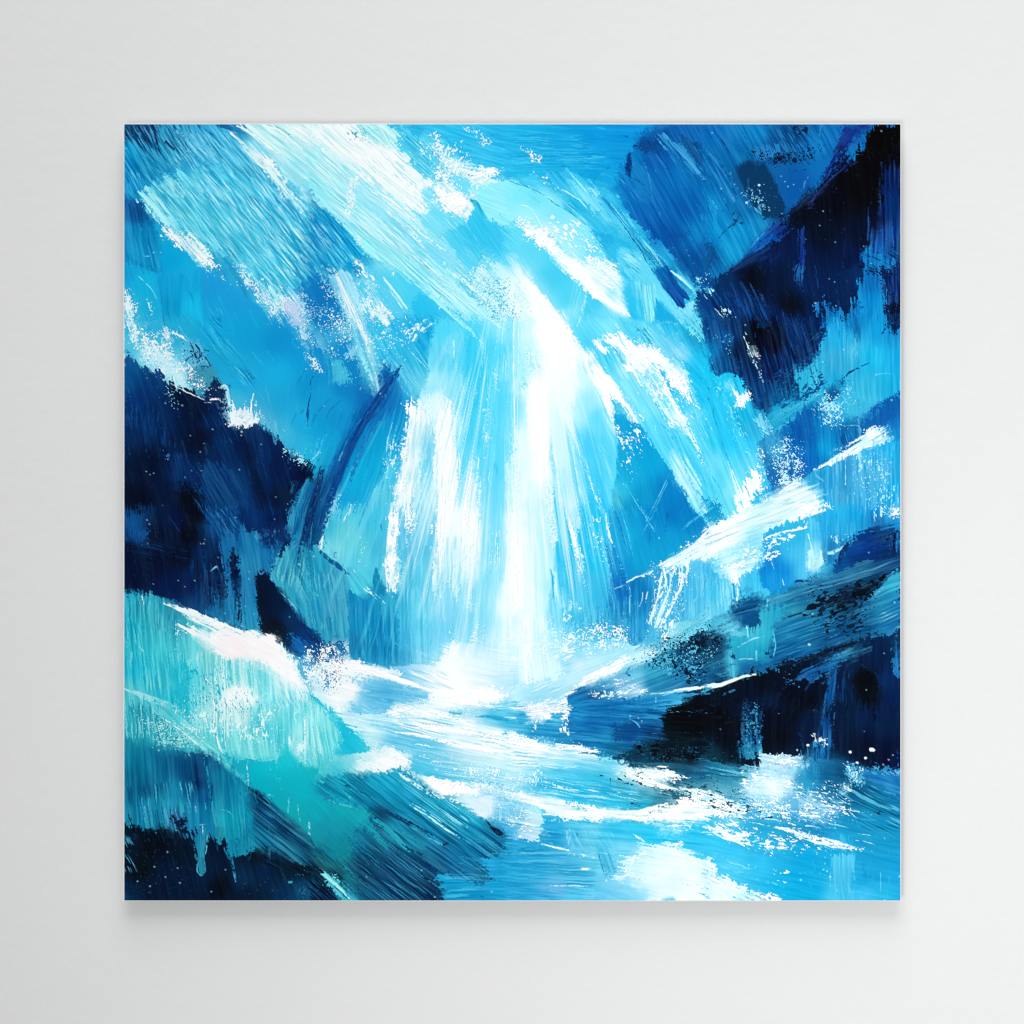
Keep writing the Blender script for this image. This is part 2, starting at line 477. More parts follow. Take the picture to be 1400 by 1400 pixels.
GLOW, SAT, CON = .30, 1.0, .10
BASE = '''
178: 175 0a5c98,205 0a3868,235 1a88c0,270 2090c8,300 3cb0dc,330 1070b0,360 a8e4f4,420 e4fafc,480 f0fcff,520 a0e8f8,560 48c4ec,600 28b8ec,660 28b8ec,700 20b4e8,740 18a8e0,780 1098dc,840 0090d8,880 0a88d0,910 0860a8,960 0868b0,1020 0878bc,1060 0860a8,1090 064078,1120 0860a8,1155 0870b8,1180 0a3c90,1205 001030,1228 000004
210: 180 0a90cc,240 2090c8,300 34a8dc,360 68d0f0,380 c8f4fc,420 b8f0fa,480 f8ffff,520 d0f8fc,570 60d4f4,600 58ccf0,640 30bcf0,690 28b8ec,740 18a8e4,800 0c98dc,850 0890d8,890 0058a0,930 0868b0,980 0868b0,1010 0068b0,1040 0868a8,1075 06386c,1110 0870b8,1135 0870b8,1155 062c70,1190 000410,1228 000410
240: 180 0a90cc,240 1c9cd4,300 38b8e4,350 50c8ec,400 a0e8f8,440 a8f0fa,480 f0fcff,520 ffffff,560 f0fcff,600 a8e8fa,640 d8f4fc,680 e8fcff,710 38c0f0,780 10a8e4,840 0898dc,880 0058a8,930 0060a8,980 0060a8,1030 043058,1060 064888,1100 0660a8,1130 043078,1160 020c28,1200 00040c,1225 001030
280: 180 0a80c0,205 40c0e8,260 48c4e8,320 38bce4,380 60ccec,420 b0f0fa,460 a0ecfa,520 c8f4fc,560 f4ffff,600 ffffff,630 f4ffff,680 70e0fa,740 88e8fc,790 28b8ec,820 48c8f0,860 0890d8,900 0060b0,960 0068b8,1000 1088c8,1040 1880c0,1060 043070,1100 000c20,1150 000818,1200 001030,1225 002050
320: 180 0670b0,215 0a98d0,240 b0ecfc,300 38bce4,360 38bce4,420 10a0d8,450 0e98d0,480 88e4f8,540 a0ecfc,580 b0f0fc,620 50ccf4,660 58d4f8,720 90ecfc,780 80e4fa,820 28b4e8,860 30bcec,900 0870c0,960 0088d0,1000 1090cc,1030 0c70c0,1050 042468,1100 000818,1140 000c20,1180 000c20,1225 043078
360: 180 0a88c8,220 08a0dc,270 a0e4f8,300 1898d0,350 50c8e8,400 30b4e0,440 0c90cc,480 0a90d0,520 78dcf4,560 70d8f8,600 88e4fc,640 40c8f4,690 58d4f4,730 a0f0fc,780 b8f4fc,820 90e8fa,860 58ccf0,900 28b0e4,930 0870b8,965 0060a8,985 0a78b8,1020 001c50,1080 000c28,1130 001030,1180 063078,1225 084890
400: 180 18a8e0,240 08a4e0,285 14a0dc,340 2098d4,380 60c8e8,420 0a78c0,445 50b8e4,480 60c8f0,520 78dcf8,560 50ccf4,610 70dcfc,660 a0ecff,700 70e0fa,730 e8fcff,780 40ccf4,810 c0f4fc,850 ffffff,875 58d0f4,920 0a60a8,940 58d0f0,965 40a8d8,1000 001848,1060 042050,1100 001438,1140 001c50,1180 0874bc,1220 063878
440: 172 d8f4fc,200 40b8e0,240 10a4e0,285 30b0e0,340 10a0dc,400 b0d8f0,440 0a84c8,470 70c8e8,510 50bce8,550 30b8ec,600 50d4fc,650 a0ecff,700 b8f4fc,750 ffffff,780 50d4f8,830 80e4fc,870 60d4f4,910 20b4e8,945 28b4e4,970 044888,1010 001c50,1060 000410,1100 001c50,1140 0a98d4,1180 0890d0,1220 0a58a8
480: 180 d8f0f8,215 c0f0fa,240 48b4d8,270 50c0e8,310 1cacdc,360 0ca4dc,400 1090d4,435 80c8e8,470 0c88cc,505 88dcf4,540 1cacdc,580 20b0e0,610 50d4fc,650 50d4fc,700 b0f4fc,760 ffffff,790 d0f8fc,830 c8f4fc,880 e8fcff,930 58ccf0,955 18b8ec,985 003878,1040 000820,1080 001030,1110 002860,1140 0c98d8,1220 18a4e0
510: 175 046098,205 044888,240 a0dcf4,280 2090b8,300 3898b8,340 20a4d8,370 10a8e0,420 109cd8,460 1080c8,480 40a8d4,510 60c0e0,535 1074b8,560 70c8e8,600 68d4f4,650 30ccf8,700 b0f0fc,730 f0ffff,770 ffffff,830 50ccf4,860 90e0fa,900 70d4f8,925 ffffff,955 18b8ec,985 10a8dc,1010 064890,1050 001c4c,1100 0ca0d8,1130 10a0dc,1180 18a8e0,1225 18a8e0
550: 180 044080,240 002c68,280 001848,320 b8e0f4,345 90d0f0,380 18a4dc,420 0a90d0,460 0a80c4,500 0658a0,530 0868b0,560 1494d4,590 d0f4fc,620 a0ecfc,660 48d0f8,710 d0f8ff,730 f8ffff,770 ffffff,820 48d0f8,840 0ca4dc,870 70d8f8,920 88e0f8,950 68d4f4,980 18b8ec,1005 50c8f0,1035 0858a0,1060 1098c8,1100 0c88cc,1130 18a4dc,1170 48b8e4,1225 0870b8
600: 175 003070,240 002050,290 001440,335 001030,360 042c60,395 48acd8,420 18a0d4,450 0a98d0,480 0a60a8,520 08a0d8,550 48b8e8,575 e8fcff,610 ffffff,650 60dcfc,690 78e0fc,725 ffffff,770 e0fbff,800 68d8fa,830 58d0f8,860 00a0d8,900 40bcec,940 68d8f8,980 28c0f0,1020 58ccf0,1050 1880c0,1090 0460b0,1130 0888d0,1160 0870b0,1195 d0f0f8,1225 0878c0
640: 175 001c48,240 001440,300 002050,360 002c64,415 001030,440 108cc4,470 0858a0,500 08a0d8,540 30b4e4,560 c0ecfc,600 f4ffff,625 f8ffff,660 78e0fa,700 a0ecfc,735 ffffff,770 c0f0fc,810 50ccf4,850 08a0d8,890 0094d0,930 68d4f6,970 40c4ee,1030 c8f4fc,1060 1070b0,1090 1080c4,1130 18a0d8,1160 3098d0,1190 2898d4,1225 10a0e0
690: 175 001438,240 001438,285 04306c,330 04387c,370 001c4c,405 1c78a8,430 06508c,460 58c0e0,500 50c8e8,545 d8f4fc,570 80d8f4,600 ffffff,640 ffffff,670 88e0fa,700 d8f8fc,730 e8fcff,755 e0faff,790 40c4ee,825 40c8f0,860 0090cc,890 0088cc,920 0078bc,950 28b0e0,975 10a0d8,1010 f4ffff,1050 b8e8fa,1080 d8f0fc,1110 f0fcff,1140 20a8e0,1190 20a4dc,1220 1090d0
740: 175 042048,200 001030,240 001030,275 000c24,310 1060a0,350 1070b0,375 085090,410 28a0c8,450 50c0dc,480 60c8e4,530 c8f0fc,570 50b8e4,610 f8ffff,650 f4ffff,680 a8e4f8,705 ffffff,740 b8f0fc,760 b8ecfc,785 70c8f0,815 10b8f0,850 0070c0,890 0098d0,930 28b0e0,965 e0faff,1000 f4ffff,1040 a0e0f8,1080 28a4e0,1110 30a8e4,1150 38a8e0,1180 084488,1225 06306c
780: 175 001030,240 000c30,290 042860,320 001848,345 2070a8,375 063870,400 3098c0,440 48acc8,480 50b8dc,510 1894c0,535 b8ecfa,570 58c0e8,600 b8ecfa,640 c8f4fc,680 a0e4f8,705 f4ffff,740 d8f8fc,770 48c0e8,810 18b8ec,845 0878c4,880 38acdc,905 80d0f0,960 50c0ec,1000 b0e4f8,1050 1498e0,1080 0888d8,1115 50c0e8,1145 1078b0,1180 184880,1225 022450
820: 180 28a8c4,220 2890b0,250 18407c,290 04285c,330 1c6ca0,360 043464,385 001838,410 2898c0,450 40a8c8,475 0c80b8,510 0c8cc0,550 38b0dc,590 68ccf0,640 70d4f4,680 b0ecfc,710 e4fcff,740 d0f4fc,770 70d0f0,800 28b0e0,840 2090cc,870 48b8e4,900 b8ecf8,940 68d0f0,980 80d4ec,1020 186898,1050 28a0c8,1090 1878a8,1130 084474,1170 0a4070,1210 2090b8
860: 175 10a0c4,210 40c0d4,240 70d0dc,270 f0fcff,300 60b8cc,345 f4f4fc,370 0c3c6c,385 001838,410 0a3868,440 2888b8,470 0c80b4,515 0a84b8,545 28a4d4,590 68c8ec,620 a0e4f4,650 a8e4f8,690 d0f8fc,720 e8fcff,750 b0e8f8,780 60c8e8,820 48b8e4,850 2098d0,880 50bce0,910 a0e0f0,950 70c8e0,990 286890,1030 18789c,1060 20a8c4,1090 0868a0,1140 064878,1180 0a6498,1220 1c80ac
900: 175 20b0d0,210 40c8d8,250 60d4e0,290 b8ecf0,340 fcf4f8,380 ffffff,410 40a0d0,440 0a4880,460 f8ffff,500 c8e8f8,540 2890c8,570 50b4e0,600 a8e4f8,620 fcffff,655 c8ecfa,690 b8e8f8,720 c8f0fc,760 a0e0f4,800 78d0f0,850 e0fcff,880 a0d0ec,905 187cb0,940 2078a0,975 0c3c60,1000 28a0c0,1045 28a0c0,1075 086498,1110 064c80,1140 001838,1170 0a3468,1200 022450,1225 043468
930: 175 28b8c8,220 28b8d4,250 38bcd4,290 98e4e8,330 c8f0f0,380 f0fcff,410 f8ffff,440 60b8e0,470 f4fcff,500 88d0f0,560 48b4e0,600 d8f4fc,640 ffffff,690 c0ecfc,720 b8ecfc,760 c8f0fc,800 f4ffff,825 2090c0,860 b0d8f0,900 78b8dc,930 0c5c94,970 1c70a0,1000 0c4c78,1040 04304c,1070 021c3c,1110 0a4c80,1140 022048,1170 001c44,1200 001c44,1225 0a58a0
965: 175 60c8d4,210 28a4b8,240 60ccd8,270 10b4d0,310 a0e8ec,350 e0fafa,400 60d4e0,440 a8f0f0,455 08b8dc,480 e0f8fc,540 68b8e4,600 f4ffff,650 fcffff,690 b0e4f8,730 f8ffff,770 fcffff,800 0a70b0,850 0868a8,890 0a80b8,915 021c38,960 000410,1000 00081c,1050 000c24,1080 000818,1110 001030,1135 0a4888,1170 001438,1225 001838
1000: 175 30a8b8,205 40b0c0,235 2898b0,260 38c0d0,300 70dce0,350 c8f4f0,380 38c0d4,430 90e4e8,460 48d0e0,480 08b4d8,510 b8f0f4,560 c8f0fc,620 d0ecf8,680 f4fcff,720 a0dcf0,740 1890c8,775 48b0dc,830 0860a0,870 044c84,900 042848,940 000410,980 00081c,1025 04304c,1060 001430,1100 001430,1130 0a4c90,1170 001430,1225 001838
1035: 175 0c88ac,210 0c88ac,250 084870,280 063060,310 0c608c,340 18a4b8,390 00b8cc,420 58d0d8,450 90e4e4,500 e4faf8,550 fcffff,580 28b0e0,620 70ccf0,680 e8f8fc,730 c8ecf8,790 e8fcff,830 40b8dc,870 0c4464,900 021c30,950 04202c,1000 0a4464,1040 c0e4f4,1080 b0dcf4,1120 1070b0,1160 044878,1195 68b0d8,1225 0870b8
1070: 175 0880a8,215 0c80a4,250 1498b8,290 063c70,320 0c88a8,345 0c88a8,365 063c60,400 00a8b8,430 085c80,480 0c98c0,530 0c90b8,580 e8f4fc,640 fcffff,680 38b0e0,740 58c0e8,800 10b8e8,850 18b8e8,900 60c8e0,930 187c98,960 e8f8fc,990 28a0c0,1040 a8e0f4,1080 60b8e0,1120 0c80b4,1160 0c70a0,1200 0a6494,1225 0c74b0
1105: 180 084060,230 1488ac,265 0c80ac,310 1c90b8,350 1088a8,380 086080,420 10a0a8,470 10a0b4,520 085478,570 1090b0,620 1898b8,660 c0e8f8,700 d8f0fc,740 f4fcff,780 70c8ec,830 40c0e4,880 b8ecf8,940 ffffff,990 f0fcff,1040 a0dcf4,1100 c8e8fc,1140 c0e0f8,1170 0c90c8,1225 0c80b8
1145: 180 021c38,230 001c38,275 1878a0,300 0c6890,335 0c88a8,370 085070,410 0a5880,450 108c9c,480 0a6880,510 084c74,550 0c6890,590 0c6088,640 0a70a0,690 1480b4,730 2090c8,780 60bce0,830 60c4e8,880 a0e0f4,930 30c4ec,980 20b8ec,1030 30b0e4,1080 b0e0f4,1130 d8ecfc,1170 1498cc,1225 1488c0
1180: 180 000c20,240 001028,275 28 7898,305 001430,340 042848,380 001c38,430 0c5080,460 108890,490 084468,540 063c64,590 064870,630 0c5c90,670 1080b4,700 2898cc,750 28a4d4,800 58c0e4,840 70ccec,880 d0f0fc,920 f4ffff,960 f8ffff,990 98e0f8,1040 30b8e8,1090 10a8e4,1140 30a8e0,1180 1090cc,1225 1890d0
1220: 175 063870,230 001838,300 001838,360 021c40,410 0a3c60,435 001020,470 28a0c0,500 063c64,550 043058,590 085080,620 28a0d4,680 28a0d4,740 38a0d8,790 50b8e4,840 70c8f0,890 c0ecfc,940 e8f8ff,990 e8faff,1030 90e0f8,1070 38c0f0,1110 0ca8e4,1150 38b0e4,1190 28b0e4,1225 18a0dc
'''.replace('28 7898', '287898')
FLOW = [(200,200,58),(260,240,55),(330,250,50),(300,340,52),(400,330,50),(460,230,45),(540,260,42),(480,320,48),(560,340,46),(620,280,42),(600,400,45),(640,200,15),(720,190,2),(800,220,2),(760,300,30),(830,330,50),(880,360,53),(900,260,60),(960,240,58),(1000,320,120),(1060,230,70),(1040,350,130),(1100,260,130),(1150,300,90),(1200,350,90),(1050,420,75),(1150,430,85),(1010,500,70),(1060,520,72),(1150,520,88),(1200,600,88),(1100,600,75),(1150,680,90),(1060,690,165),(960,740,150),(1000,780,95),(1100,760,90),
(200,400,80),(260,420,78),(340,440,60),(400,470,55),(340,520,50),(430,520,110),(230,480,50),(200,560,88),(260,600,75),(330,650,68),(200,700,85),(250,760,80),(300,800,90),(340,760,90),(420,640,112),(450,700,105),(500,600,108),(470,560,120),(420,820,85),(480,820,80),(540,860,90),(480,480,62),(540,500,60),(590,500,90),(650,500,90),(720,520,90),(640,640,90),(720,700,90),(600,760,90),(660,820,90),(780,480,65),(800,560,68),(850,500,52),(920,520,55),(940,600,62),(880,640,80),(780,640,75),(780,740,78),(850,760,90),(900,800,95),(820,860,90),(700,420,60),(760,400,55),(820,430,60),(960,440,60),
(940,900,155),(1000,880,165),(1080,860,165),(1150,830,162),(1200,860,165),(1120,790,165),(1200,760,160),(1000,960,170),(1100,960,120),(1180,950,90),(1180,1010,90),(1060,1020,90),(860,930,165),(780,920,160),(720,950,170),(640,930,8),(520,920,12),(560,960,10),(640,980,10),(800,980,8),(850,1000,5),(740,1020,6),(620,1020,15),(560,1000,15),(700,1060,10),(800,1060,8),(880,1060,6),(960,1090,12),(1040,1060,5),(1120,1080,25),(1200,1080,20),(1060,1150,10),(1150,1180,85),(1210,1200,88),(960,1180,25),(860,1160,10),(740,1200,2),(700,1160,3),(820,1220,15),(620,1130,38),(560,1100,36),(520,1070,34),(560,1170,42),(500,1200,48),(440,1200,42),(380,1120,38),(440,1130,60),(400,1060,40),(340,1100,88),(260,1080,86),(200,1080,80),(200,1020,88),(250,1000,45),(320,1010,80),(380,1000,85),(440,980,88),(300,920,88),(230,900,88),(200,860,88),(330,870,25),(400,900,30),(220,1160,60),(300,1180,85),(240,1210,85),(360,1200,80)]
base = parse(BASE)
IMG = idw(np.array([(b[0], b[1]) for b in base], np.float32), np.array([hx(b[2]) for b in base]), step=4, k=260., p=2.1, warp=16)
UX, UY = make_flow()
T1 = lic(rng.rand(N, N).astype(np.float32), UX, UY, 16)
T2 = lic(upsample(rng.rand(N // 3 + 3, N // 3 + 3).astype(np.float32), 3), UX, UY, 22)
H = .5 + .22 * (T1 - .5) + .2 * (T2 - .5)
IMG = IMG + ((T2 - .5) * .13 + (T1 - .5) * .05)[..., None] * np.array([1.0, .8, .65], np.float32)
# ---- row 1 -------------------------------------------------------------
O(160, 160)    # upper left
P('40,40 620,40 520,200 300,420 180,530 40,560', '60,100,0a4070 200,80,0a4a80 300,60,2090c8 500,80,30a0d4 420,220,2c9ccc 250,300,1488bc 90,220,0a90cc 80,420,0a88c8', ang=60, tex=.16, tl=30)
R('40,40 620,40 560,240 330,330 200,230 40,170', '58c4ec', '06305c', ang=58, tl=22, tw=1.8, f=3, td=.45)
P('40,45 260,45 250,150 200,160 60,130', '0a3c70', ang=62, tex=.16, rough=4, dry=.35)
R('40,45 290,45 290,280 200,240 40,170', '4cb4e0', '001848', ang=62, tl=18, tw=1.7, f=3, td=.5)
S('240,50 262,130 280,200 305,278', [4, 3, 2.4, 1], '001a48')
S('330,170 400,230', 4, '062c60'); S('590,80 660,130', 3, '0a4a88')
P('170,560 230,480 380,420 540,350 700,330 900,260 1100,420 1400,700 1480,1000 1360,1110 1250,1120 1150,1280 1000,1190 840,1010 700,930 560,960 400,770 260,680', '220,580,70dcf0 400,480,58ccec 600,450,38bce8 900,500,38bce8 1200,640,38b8e4 1400,850,20a4d8 500,700,48c4e4 700,800,50c8e8 900,900,40c0e4 1100,1000,48c8ec 1300,1050,30acd8 1100,1200,50c4e8 340,700,60ccec', ang=51, rough=5, tex=.17, tl=30)
P('440,90 700,60 900,180 1080,330 1300,650 1200,700 900,400 700,330 540,350 480,250', '500,180,38a4d8 800,300,40b0e0 1000,450,48bce8 1200,620,30a8dc', ang=50, rough=5, tex=.18)
R('170,540 380,420 700,330 900,260 1100,420 1450,760 1480,1040 1250,1120 1150,1280 1000,1190 840,1010 560,960 260,680', 'b0f0fc', '0c80b8', ang=51, tl=22, tw=1.5, f=5, a=.85, tl_=.6, td=.4)
R('170,540 380,420 700,330 900,420 1300,760 1350,1100 1000,1100 840,950 560,900 260,680', 'd4f8ff', None, ang=54, tl=30, tw=1.9, f=5, a=.8, tl_=.68)
R('500,80 900,200 1200,560 1450,900 1300,800 900,460 640,300', '80dcf8', '0a6098', ang=50, tl=26, tw=1.5, f=5, a=.85, tl_=.62, td=.4)
P('280,460 370,410 470,480 460,550 380,540', '70d4ec', ang=50, tex=.12, rough=2); R('280,460 370,410 470,480 460,550 380,540', 'd0f8fc', '189cc8', ang=50, tl=16, tw=1.3, f=2)
P('490,380 560,360 610,430 560,460', '60cce8', tex=.05, rough=1.5, op=.5)
P('820,440 880,450 900,540 850,560 790,480', '50c4ec', tex=.04, op=.4); P('930,430 1000,440 990,500 950,490', '58c8ec', tex=.04, op=.4)
P('860,200 920,190 1000,260 1060,300 1130,420 1190,500 1300,620 1350,690 1290,660 1180,560 1080,450 990,340 900,250', '900,220,c0f0fc 1000,310,f0fcff 1100,430,d8f8ff 1250,590,a0e8fa', ang=51, rough=2, tex=.12, dry=.18)
S('800,130 870,200 960,300 1040,360 1130,450', [2, 6, 9, 8, 3], 'e0faff', dry=.25)
S('1040,370 1120,460 1180,510 1250,580 1320,650', [5, 7, 6, 4, 1], 'd8f8ff', dry=.15, dry1=.4)
S('1060,430 1180,560 1280,690', [3, 3, 1], 'a0e8fa', dry=.2)
S('820,60 900,100 1010,180 1060,220 1110,250', [3, 5, 8, 7, 3], 'f0fcff', dry=.2)
S('780,110 860,180', [4, 1], 'e8fcff'); S('700,50 760,70 840,110', [9, 7, 2], '0a5ca0'); S('860,50 960,80', [7, 3], '1488c0', dry=.3)
P('850,40 1480,40 1500,620 1400,580 1320,520 1220,380 1150,270 1080,220 980,160 900,100', '950,80,b8f4fc 1150,100,c8f8fc 1350,80,f0ffff 1150,200,b0f0f8 1350,300,a8f0f8 1350,500,80e0f8 1250,350,90e4f8', ang=38, rough=1.5, tex=.12)
R('850,40 1480,40 1500,620 1400,580 1220,380 1080,220', 'f8ffff', '50b8d0', ang=38, tl=36, tw=1.6, f=3, a=.7, tl_=.6, td=.3)
R('850,40 1420,40 1420,240 1100,80', 'ffffff', '2890b0', ang=32, tl=50, tw=2, f=3, a=.8, td=.26)
S('1080,60 1250,160 1400,210', 1.2, '2888a8', dry=.2); S('980,50 1100,90 1180,140', 2, 'ffffff'); S('1150,50 1300,110 1420,170', [2, 4, 3], 'ffffff', dry=.2)
P('170,560 200,520 240,560 300,640 400,720 360,750 260,690 210,620', 'a0ecf8', ang=50, dry=.4); S('170,560 250,680 320,760', [1, 2, 1], 'd0f8fc')
# lower flat blues
P('250,700 310,750 430,870 560,1020 690,1080 800,1150 880,1240 990,1300 1050,1400 300,1480 280,1100 240,900', '300,800,0ca4d8 350,950,00a0dc 300,1200,0aa4e0 500,1100,10a8e4 700,1200,149cdc 900,1350,1498d8 450,1350,10b0e4', rough=1, tex=.04)
P('40,560 160,570 250,700 290,780 300,1080 200,1050 60,960', '70,640,085ca0 140,650,0a4c88 80,780,0c84c0 200,800,0a88c4 150,950,0c8cc8 260,1000,1290cc', ang=80, tex=.1)
K('60,600 200,600 230,800 120,800', '083c78', .5, 2.4, f=5); S('130,560 150,590', 1.4, '8ce4f8'); R('40,740 240,740 240,900 100,900', None, '0868a8', ang=80, tl=18, f=3)
R('40,340 280,400 200,520 40,500', '90e4fc', '0a5c98', ang=68, tl=18, tw=1.4, f=3, a=.7)
P('50,980 200,1050 280,1100 310,1400 40,1400', '80,1050,10a0dc 200,1100,10b0e4 240,1300,14acdc 100,1350,30b4e0', rough=2, tex=.06)
P('275,1080 330,1080 560,1050 600,1400 320,1400', '300,1150,0c9cd8 450,1150,0ca0dc 520,1300,14b8ec 350,1300,0894cc', ang=88, rough=1, tex=.05, tl=60, tw=4, f=5)
P('560,1030 700,1100 950,1330 990,1400 600,1400 575,1200', '600,1150,1898dc 800,1300,1898dc 700,1370,14a0dc', rough=1, tex=.03)
S('280,1090 300,1230 325,1400', 1.2, '0a78b4'); S('200,1230 225,1300 215,1340', [2, 3, 2], 'c8f0fc', dry=.4); K('180,1220 260,1240 260,1400 200,1400', 'd0f4fc', .45, 1.6, f=4)
R('600,1290 740,1300 730,1400 600,1400', '3cbce8', '0870b8', ang=58, tl=30, tw=1.3, f=3); S('150,1090 230,1170 280,1260', 1, '88e0f8', dry=.2)
P('40,1170 80,1210 110,1280 150,1340 130,1400 40,1400', 'e0f8fc', rough=3, dry=.2, de=4); K('50,1100 160,1250 170,1400 40,1400', 'e8fcff', .55, 2, f=4)
R('180,1000 320,1000 320,1080 200,1060', None, '0a6cac', ang=45, tl=14, tw=1.2, f=2); D('250,925 300,925 60,215 140,580,2', 'a0ecfc', 1); S('160,920 190,950 230,945', 1, 'a8ecfc')
# white streaks on the rim
P('320,780 350,755 400,790 480,810 560,860 620,930 690,1030 640,1010 560,985 480,930 420,860', '380,800,f0fcff 500,880,c8f0fc 600,960,e8f8fc', ang=50, rough=2.5, tex=.18, dry=.12)
R('360,780 480,810 600,900 690,1040 560,980 440,880', 'ffffff', '68c8e8', ang=50, tl=40, tw=1.2, f=1, a=.9)
S('330,780 380,820 450,895', [2, 5, 2], 'ffffff', dry=.25); K('540,960 700,1040 740,1120 660,1120 560,1020', 'c8f4fc', .55, 1.7, f=4)
K('760,960 880,960 1000,1200 900,1200 800,1100', 'e0f8ff', .6, 1.9, f=5); K('740,1080 830,1100 860,1200 760,1180', 'c8f0fc', .4, 1.5, f=4)
P('890,1080 960,1120 1100,1200 1280,1210 1290,1330 1190,1400 1140,1260 1040,1300 980,1260 930,1170', '950,1150,b8ecfc 1100,1220,88dcf4 1230,1280,a0d8f4 1180,1350,c0ccf4', ang=52, rough=4, dry=.25, tex=.15)
R('890,1050 1150,1150 1290,1330 1190,1400 1000,1300', 'e8fcff', '1888c0', ang=55, tl=14, tw=1.5, f=3, a=.9)
K('860,1050 1060,1180 1320,1180 1340,1400 1040,1400 940,1240', 'dcf4ff', .7, 2.1, f=7); P('1300,1100 1480,1100 1480,1400 1350,1400 1260,1240', '1320,1200,1080c4 1420,1300,0a68b4', rough=4, tex=.05)
K('1190,1160 1340,1140 1400,1400 1280,1400', 'c0ecfc', .6, 2, f=6); P('1140,1270 1240,1290 1260,1400 1200,1480 1160,1400', 'c0ccf0', rough=3, dry=.15)

O(420, 160)    # top centre
P('-40,420 0,460 80,600 200,680 320,820 400,940 300,1000 180,1080 100,1030 -40,1060', '0,600,1098d0 100,800,0c8ccc 250,850,14a0dc 350,930,10a4e0 200,980,1898d0 50,950,1090cc', ang=52, rough=2, tex=.14)
R('-40,440 200,700 380,940 180,1060 -40,1060', '48c8f0', '0668a8', ang=52, tl=30, tw=1.5, f=3, a=.8, tl_=.6, td=.4)
P('-40,1060 100,1050 140,1160 280,1400 -40,1400', '40,1100,0a78c0 100,1250,0872bc 180,1380,0a80c4', rough=3, tex=.05); K('-40,1240 60,1200 240,1340 260,1400 -40,1400', 'b0e8fc', .45, 1.5, f=5)
P('-40,40 560,40 660,140 760,280 880,480 1100,560 1060,640 1000,690 930,640 880,560 830,560 830,660 760,690 880,800 920,850 1150,1110 1150,1400 900,1250 700,1120 560,1020 400,940 320,820 200,680 80,580 0,460 -40,420', '50,300,90ecf8 100,450,90ecf8 250,600,98e8fa 400,500,78e0f8 350,650,88e4f8 500,750,98ecfc 600,850,90e4fa 450,850,90ecf8 600,1000,90ecf8 800,1050,88e8fc 1000,1250,a8f0fc 700,750,b0f4fc 850,700,60d8f8 900,600,60d4f8 200,120,c8f8fc 500,100,b0f4f8 700,350,d8fcff', ang=42, rough=1.5, tex=.08)
R('-40,40 560,40 760,280 500,500 760,690 1150,1110 1100,1350 700,1120 400,940 200,680 -40,420', 'e8feff', '48bcd8', ang=41, tl=46, tw=1.5, f=4, a=.7, tl_=.6, td=.33)
P('300,450 400,440 520,560 640,680 720,760 900,850 1120,1090 1060,1080 840,960 700,870 560,740 400,620 300,560', '350,500,80e0f8 500,600,78dcf8 620,720,70d8f8 850,900,60d0f4', ang=42, rough=2, tex=.05)
P('-40,40 300,40 420,150 640,260 860,450 760,500 830,640 760,640 600,560 480,480 380,420 300,340 150,240 0,120', '100,100,f8ffff 300,250,ffffff 500,380,ffffff 700,420,ecfeff 750,600,ffffff 620,480,ffffff 40,60,e0fafc', ang=40, rough=3, tex=.05)
R('-40,60 300,60 640,260 860,480 800,640 480,480 150,240', None, 'a0dce8', ang=40, tl=40, tw=1.6, f=4, a=.7, td=.36)
P('540,380 620,400 740,500 780,560 830,640 800,660 700,640 620,560', 'ffffff', ang=42, rough=3.5, tex=.02); K('640,560 740,600 840,620 830,670 720,660', 'ffffff', .8, 2.4, ang=42)
S('400,480 560,570 700,690 790,710', [4, 7, 5, 2], 'f4ffff', dry=.25); S('550,650 700,780 830,920', [3, 8, 4], 'd8f8ff', dry=.2, dry1=.4); S('720,740 840,840 950,920 1060,1010', [5, 7, 5, 2], 'c8f8fc', dry=.3)
S('780,970 850,1040 930,1110 1020,1180', [2, 4, 4, 2], 'c8fafc'); S('770,970 830,1040', 1.4, '2890b0'); S('880,1000 1010,1180', 1.2, '40b4d0', dry=.3)
R('820,1040 1130,1250 1200,1400 1050,1400 800,1180', 'd8ffff', '48bcd4', ang=43, tl=60, tw=1.6, f=3, a=.9)
R('240,100 460,60 700,300 760,420 600,260 420,180', 'c0f4fc', '28a0c0', ang=40, tl=16, tw=1.6, f=3, a=.9, td=.42)
K('240,60 420,50 500,160 400,200 280,180', '2c98b8', .45, 1.8, ang=42, f=4); R('380,60 640,120 780,400 700,350 560,200', 'f4ffff', '60c8dc', ang=52, tl=18, tw=1.4, f=2)
P('540,40 1440,40 1440,430 1300,430 1230,380 1060,350 1000,240 900,150 800,90 740,170 660,120 600,80', '650,70,30b0e4 900,80,30bcf0 1000,200,28b8f0 1200,200,38bcf0 1350,250,28b4ec 1350,80,28b0e8', ang=15, rough=3, tex=.06)
P('600,60 700,110 820,190 940,330 1100,380 1000,420 900,460 780,400 680,260 640,130', '700,200,38bce8 800,280,48c4ec 950,390,68d4f4', ang=42, rough=4, tex=.1); R('600,60 820,190 900,400 780,380 660,220', '98ecfc', '1094c8', ang=45, tl=20, tw=1.5, f=3)
K('740,160 900,130 1000,240 1080,360 980,480 860,440 780,300', 'e8fcff', .62, 2.3, f=5); K('770,80 900,80 920,160 830,150', 'e8fcff', .6, 2.2, f=4); K('900,170 1010,220 1000,250 920,230', 'e8fcff', .65, 2, f=2)
P('930,310 1040,330 1120,360 1280,360 1310,390 1200,400 1130,420 1060,390 990,370', 'f0fcff', ang=10, rough=3, dry=.15); S('1090,395 1150,405', 1.3, '207898')
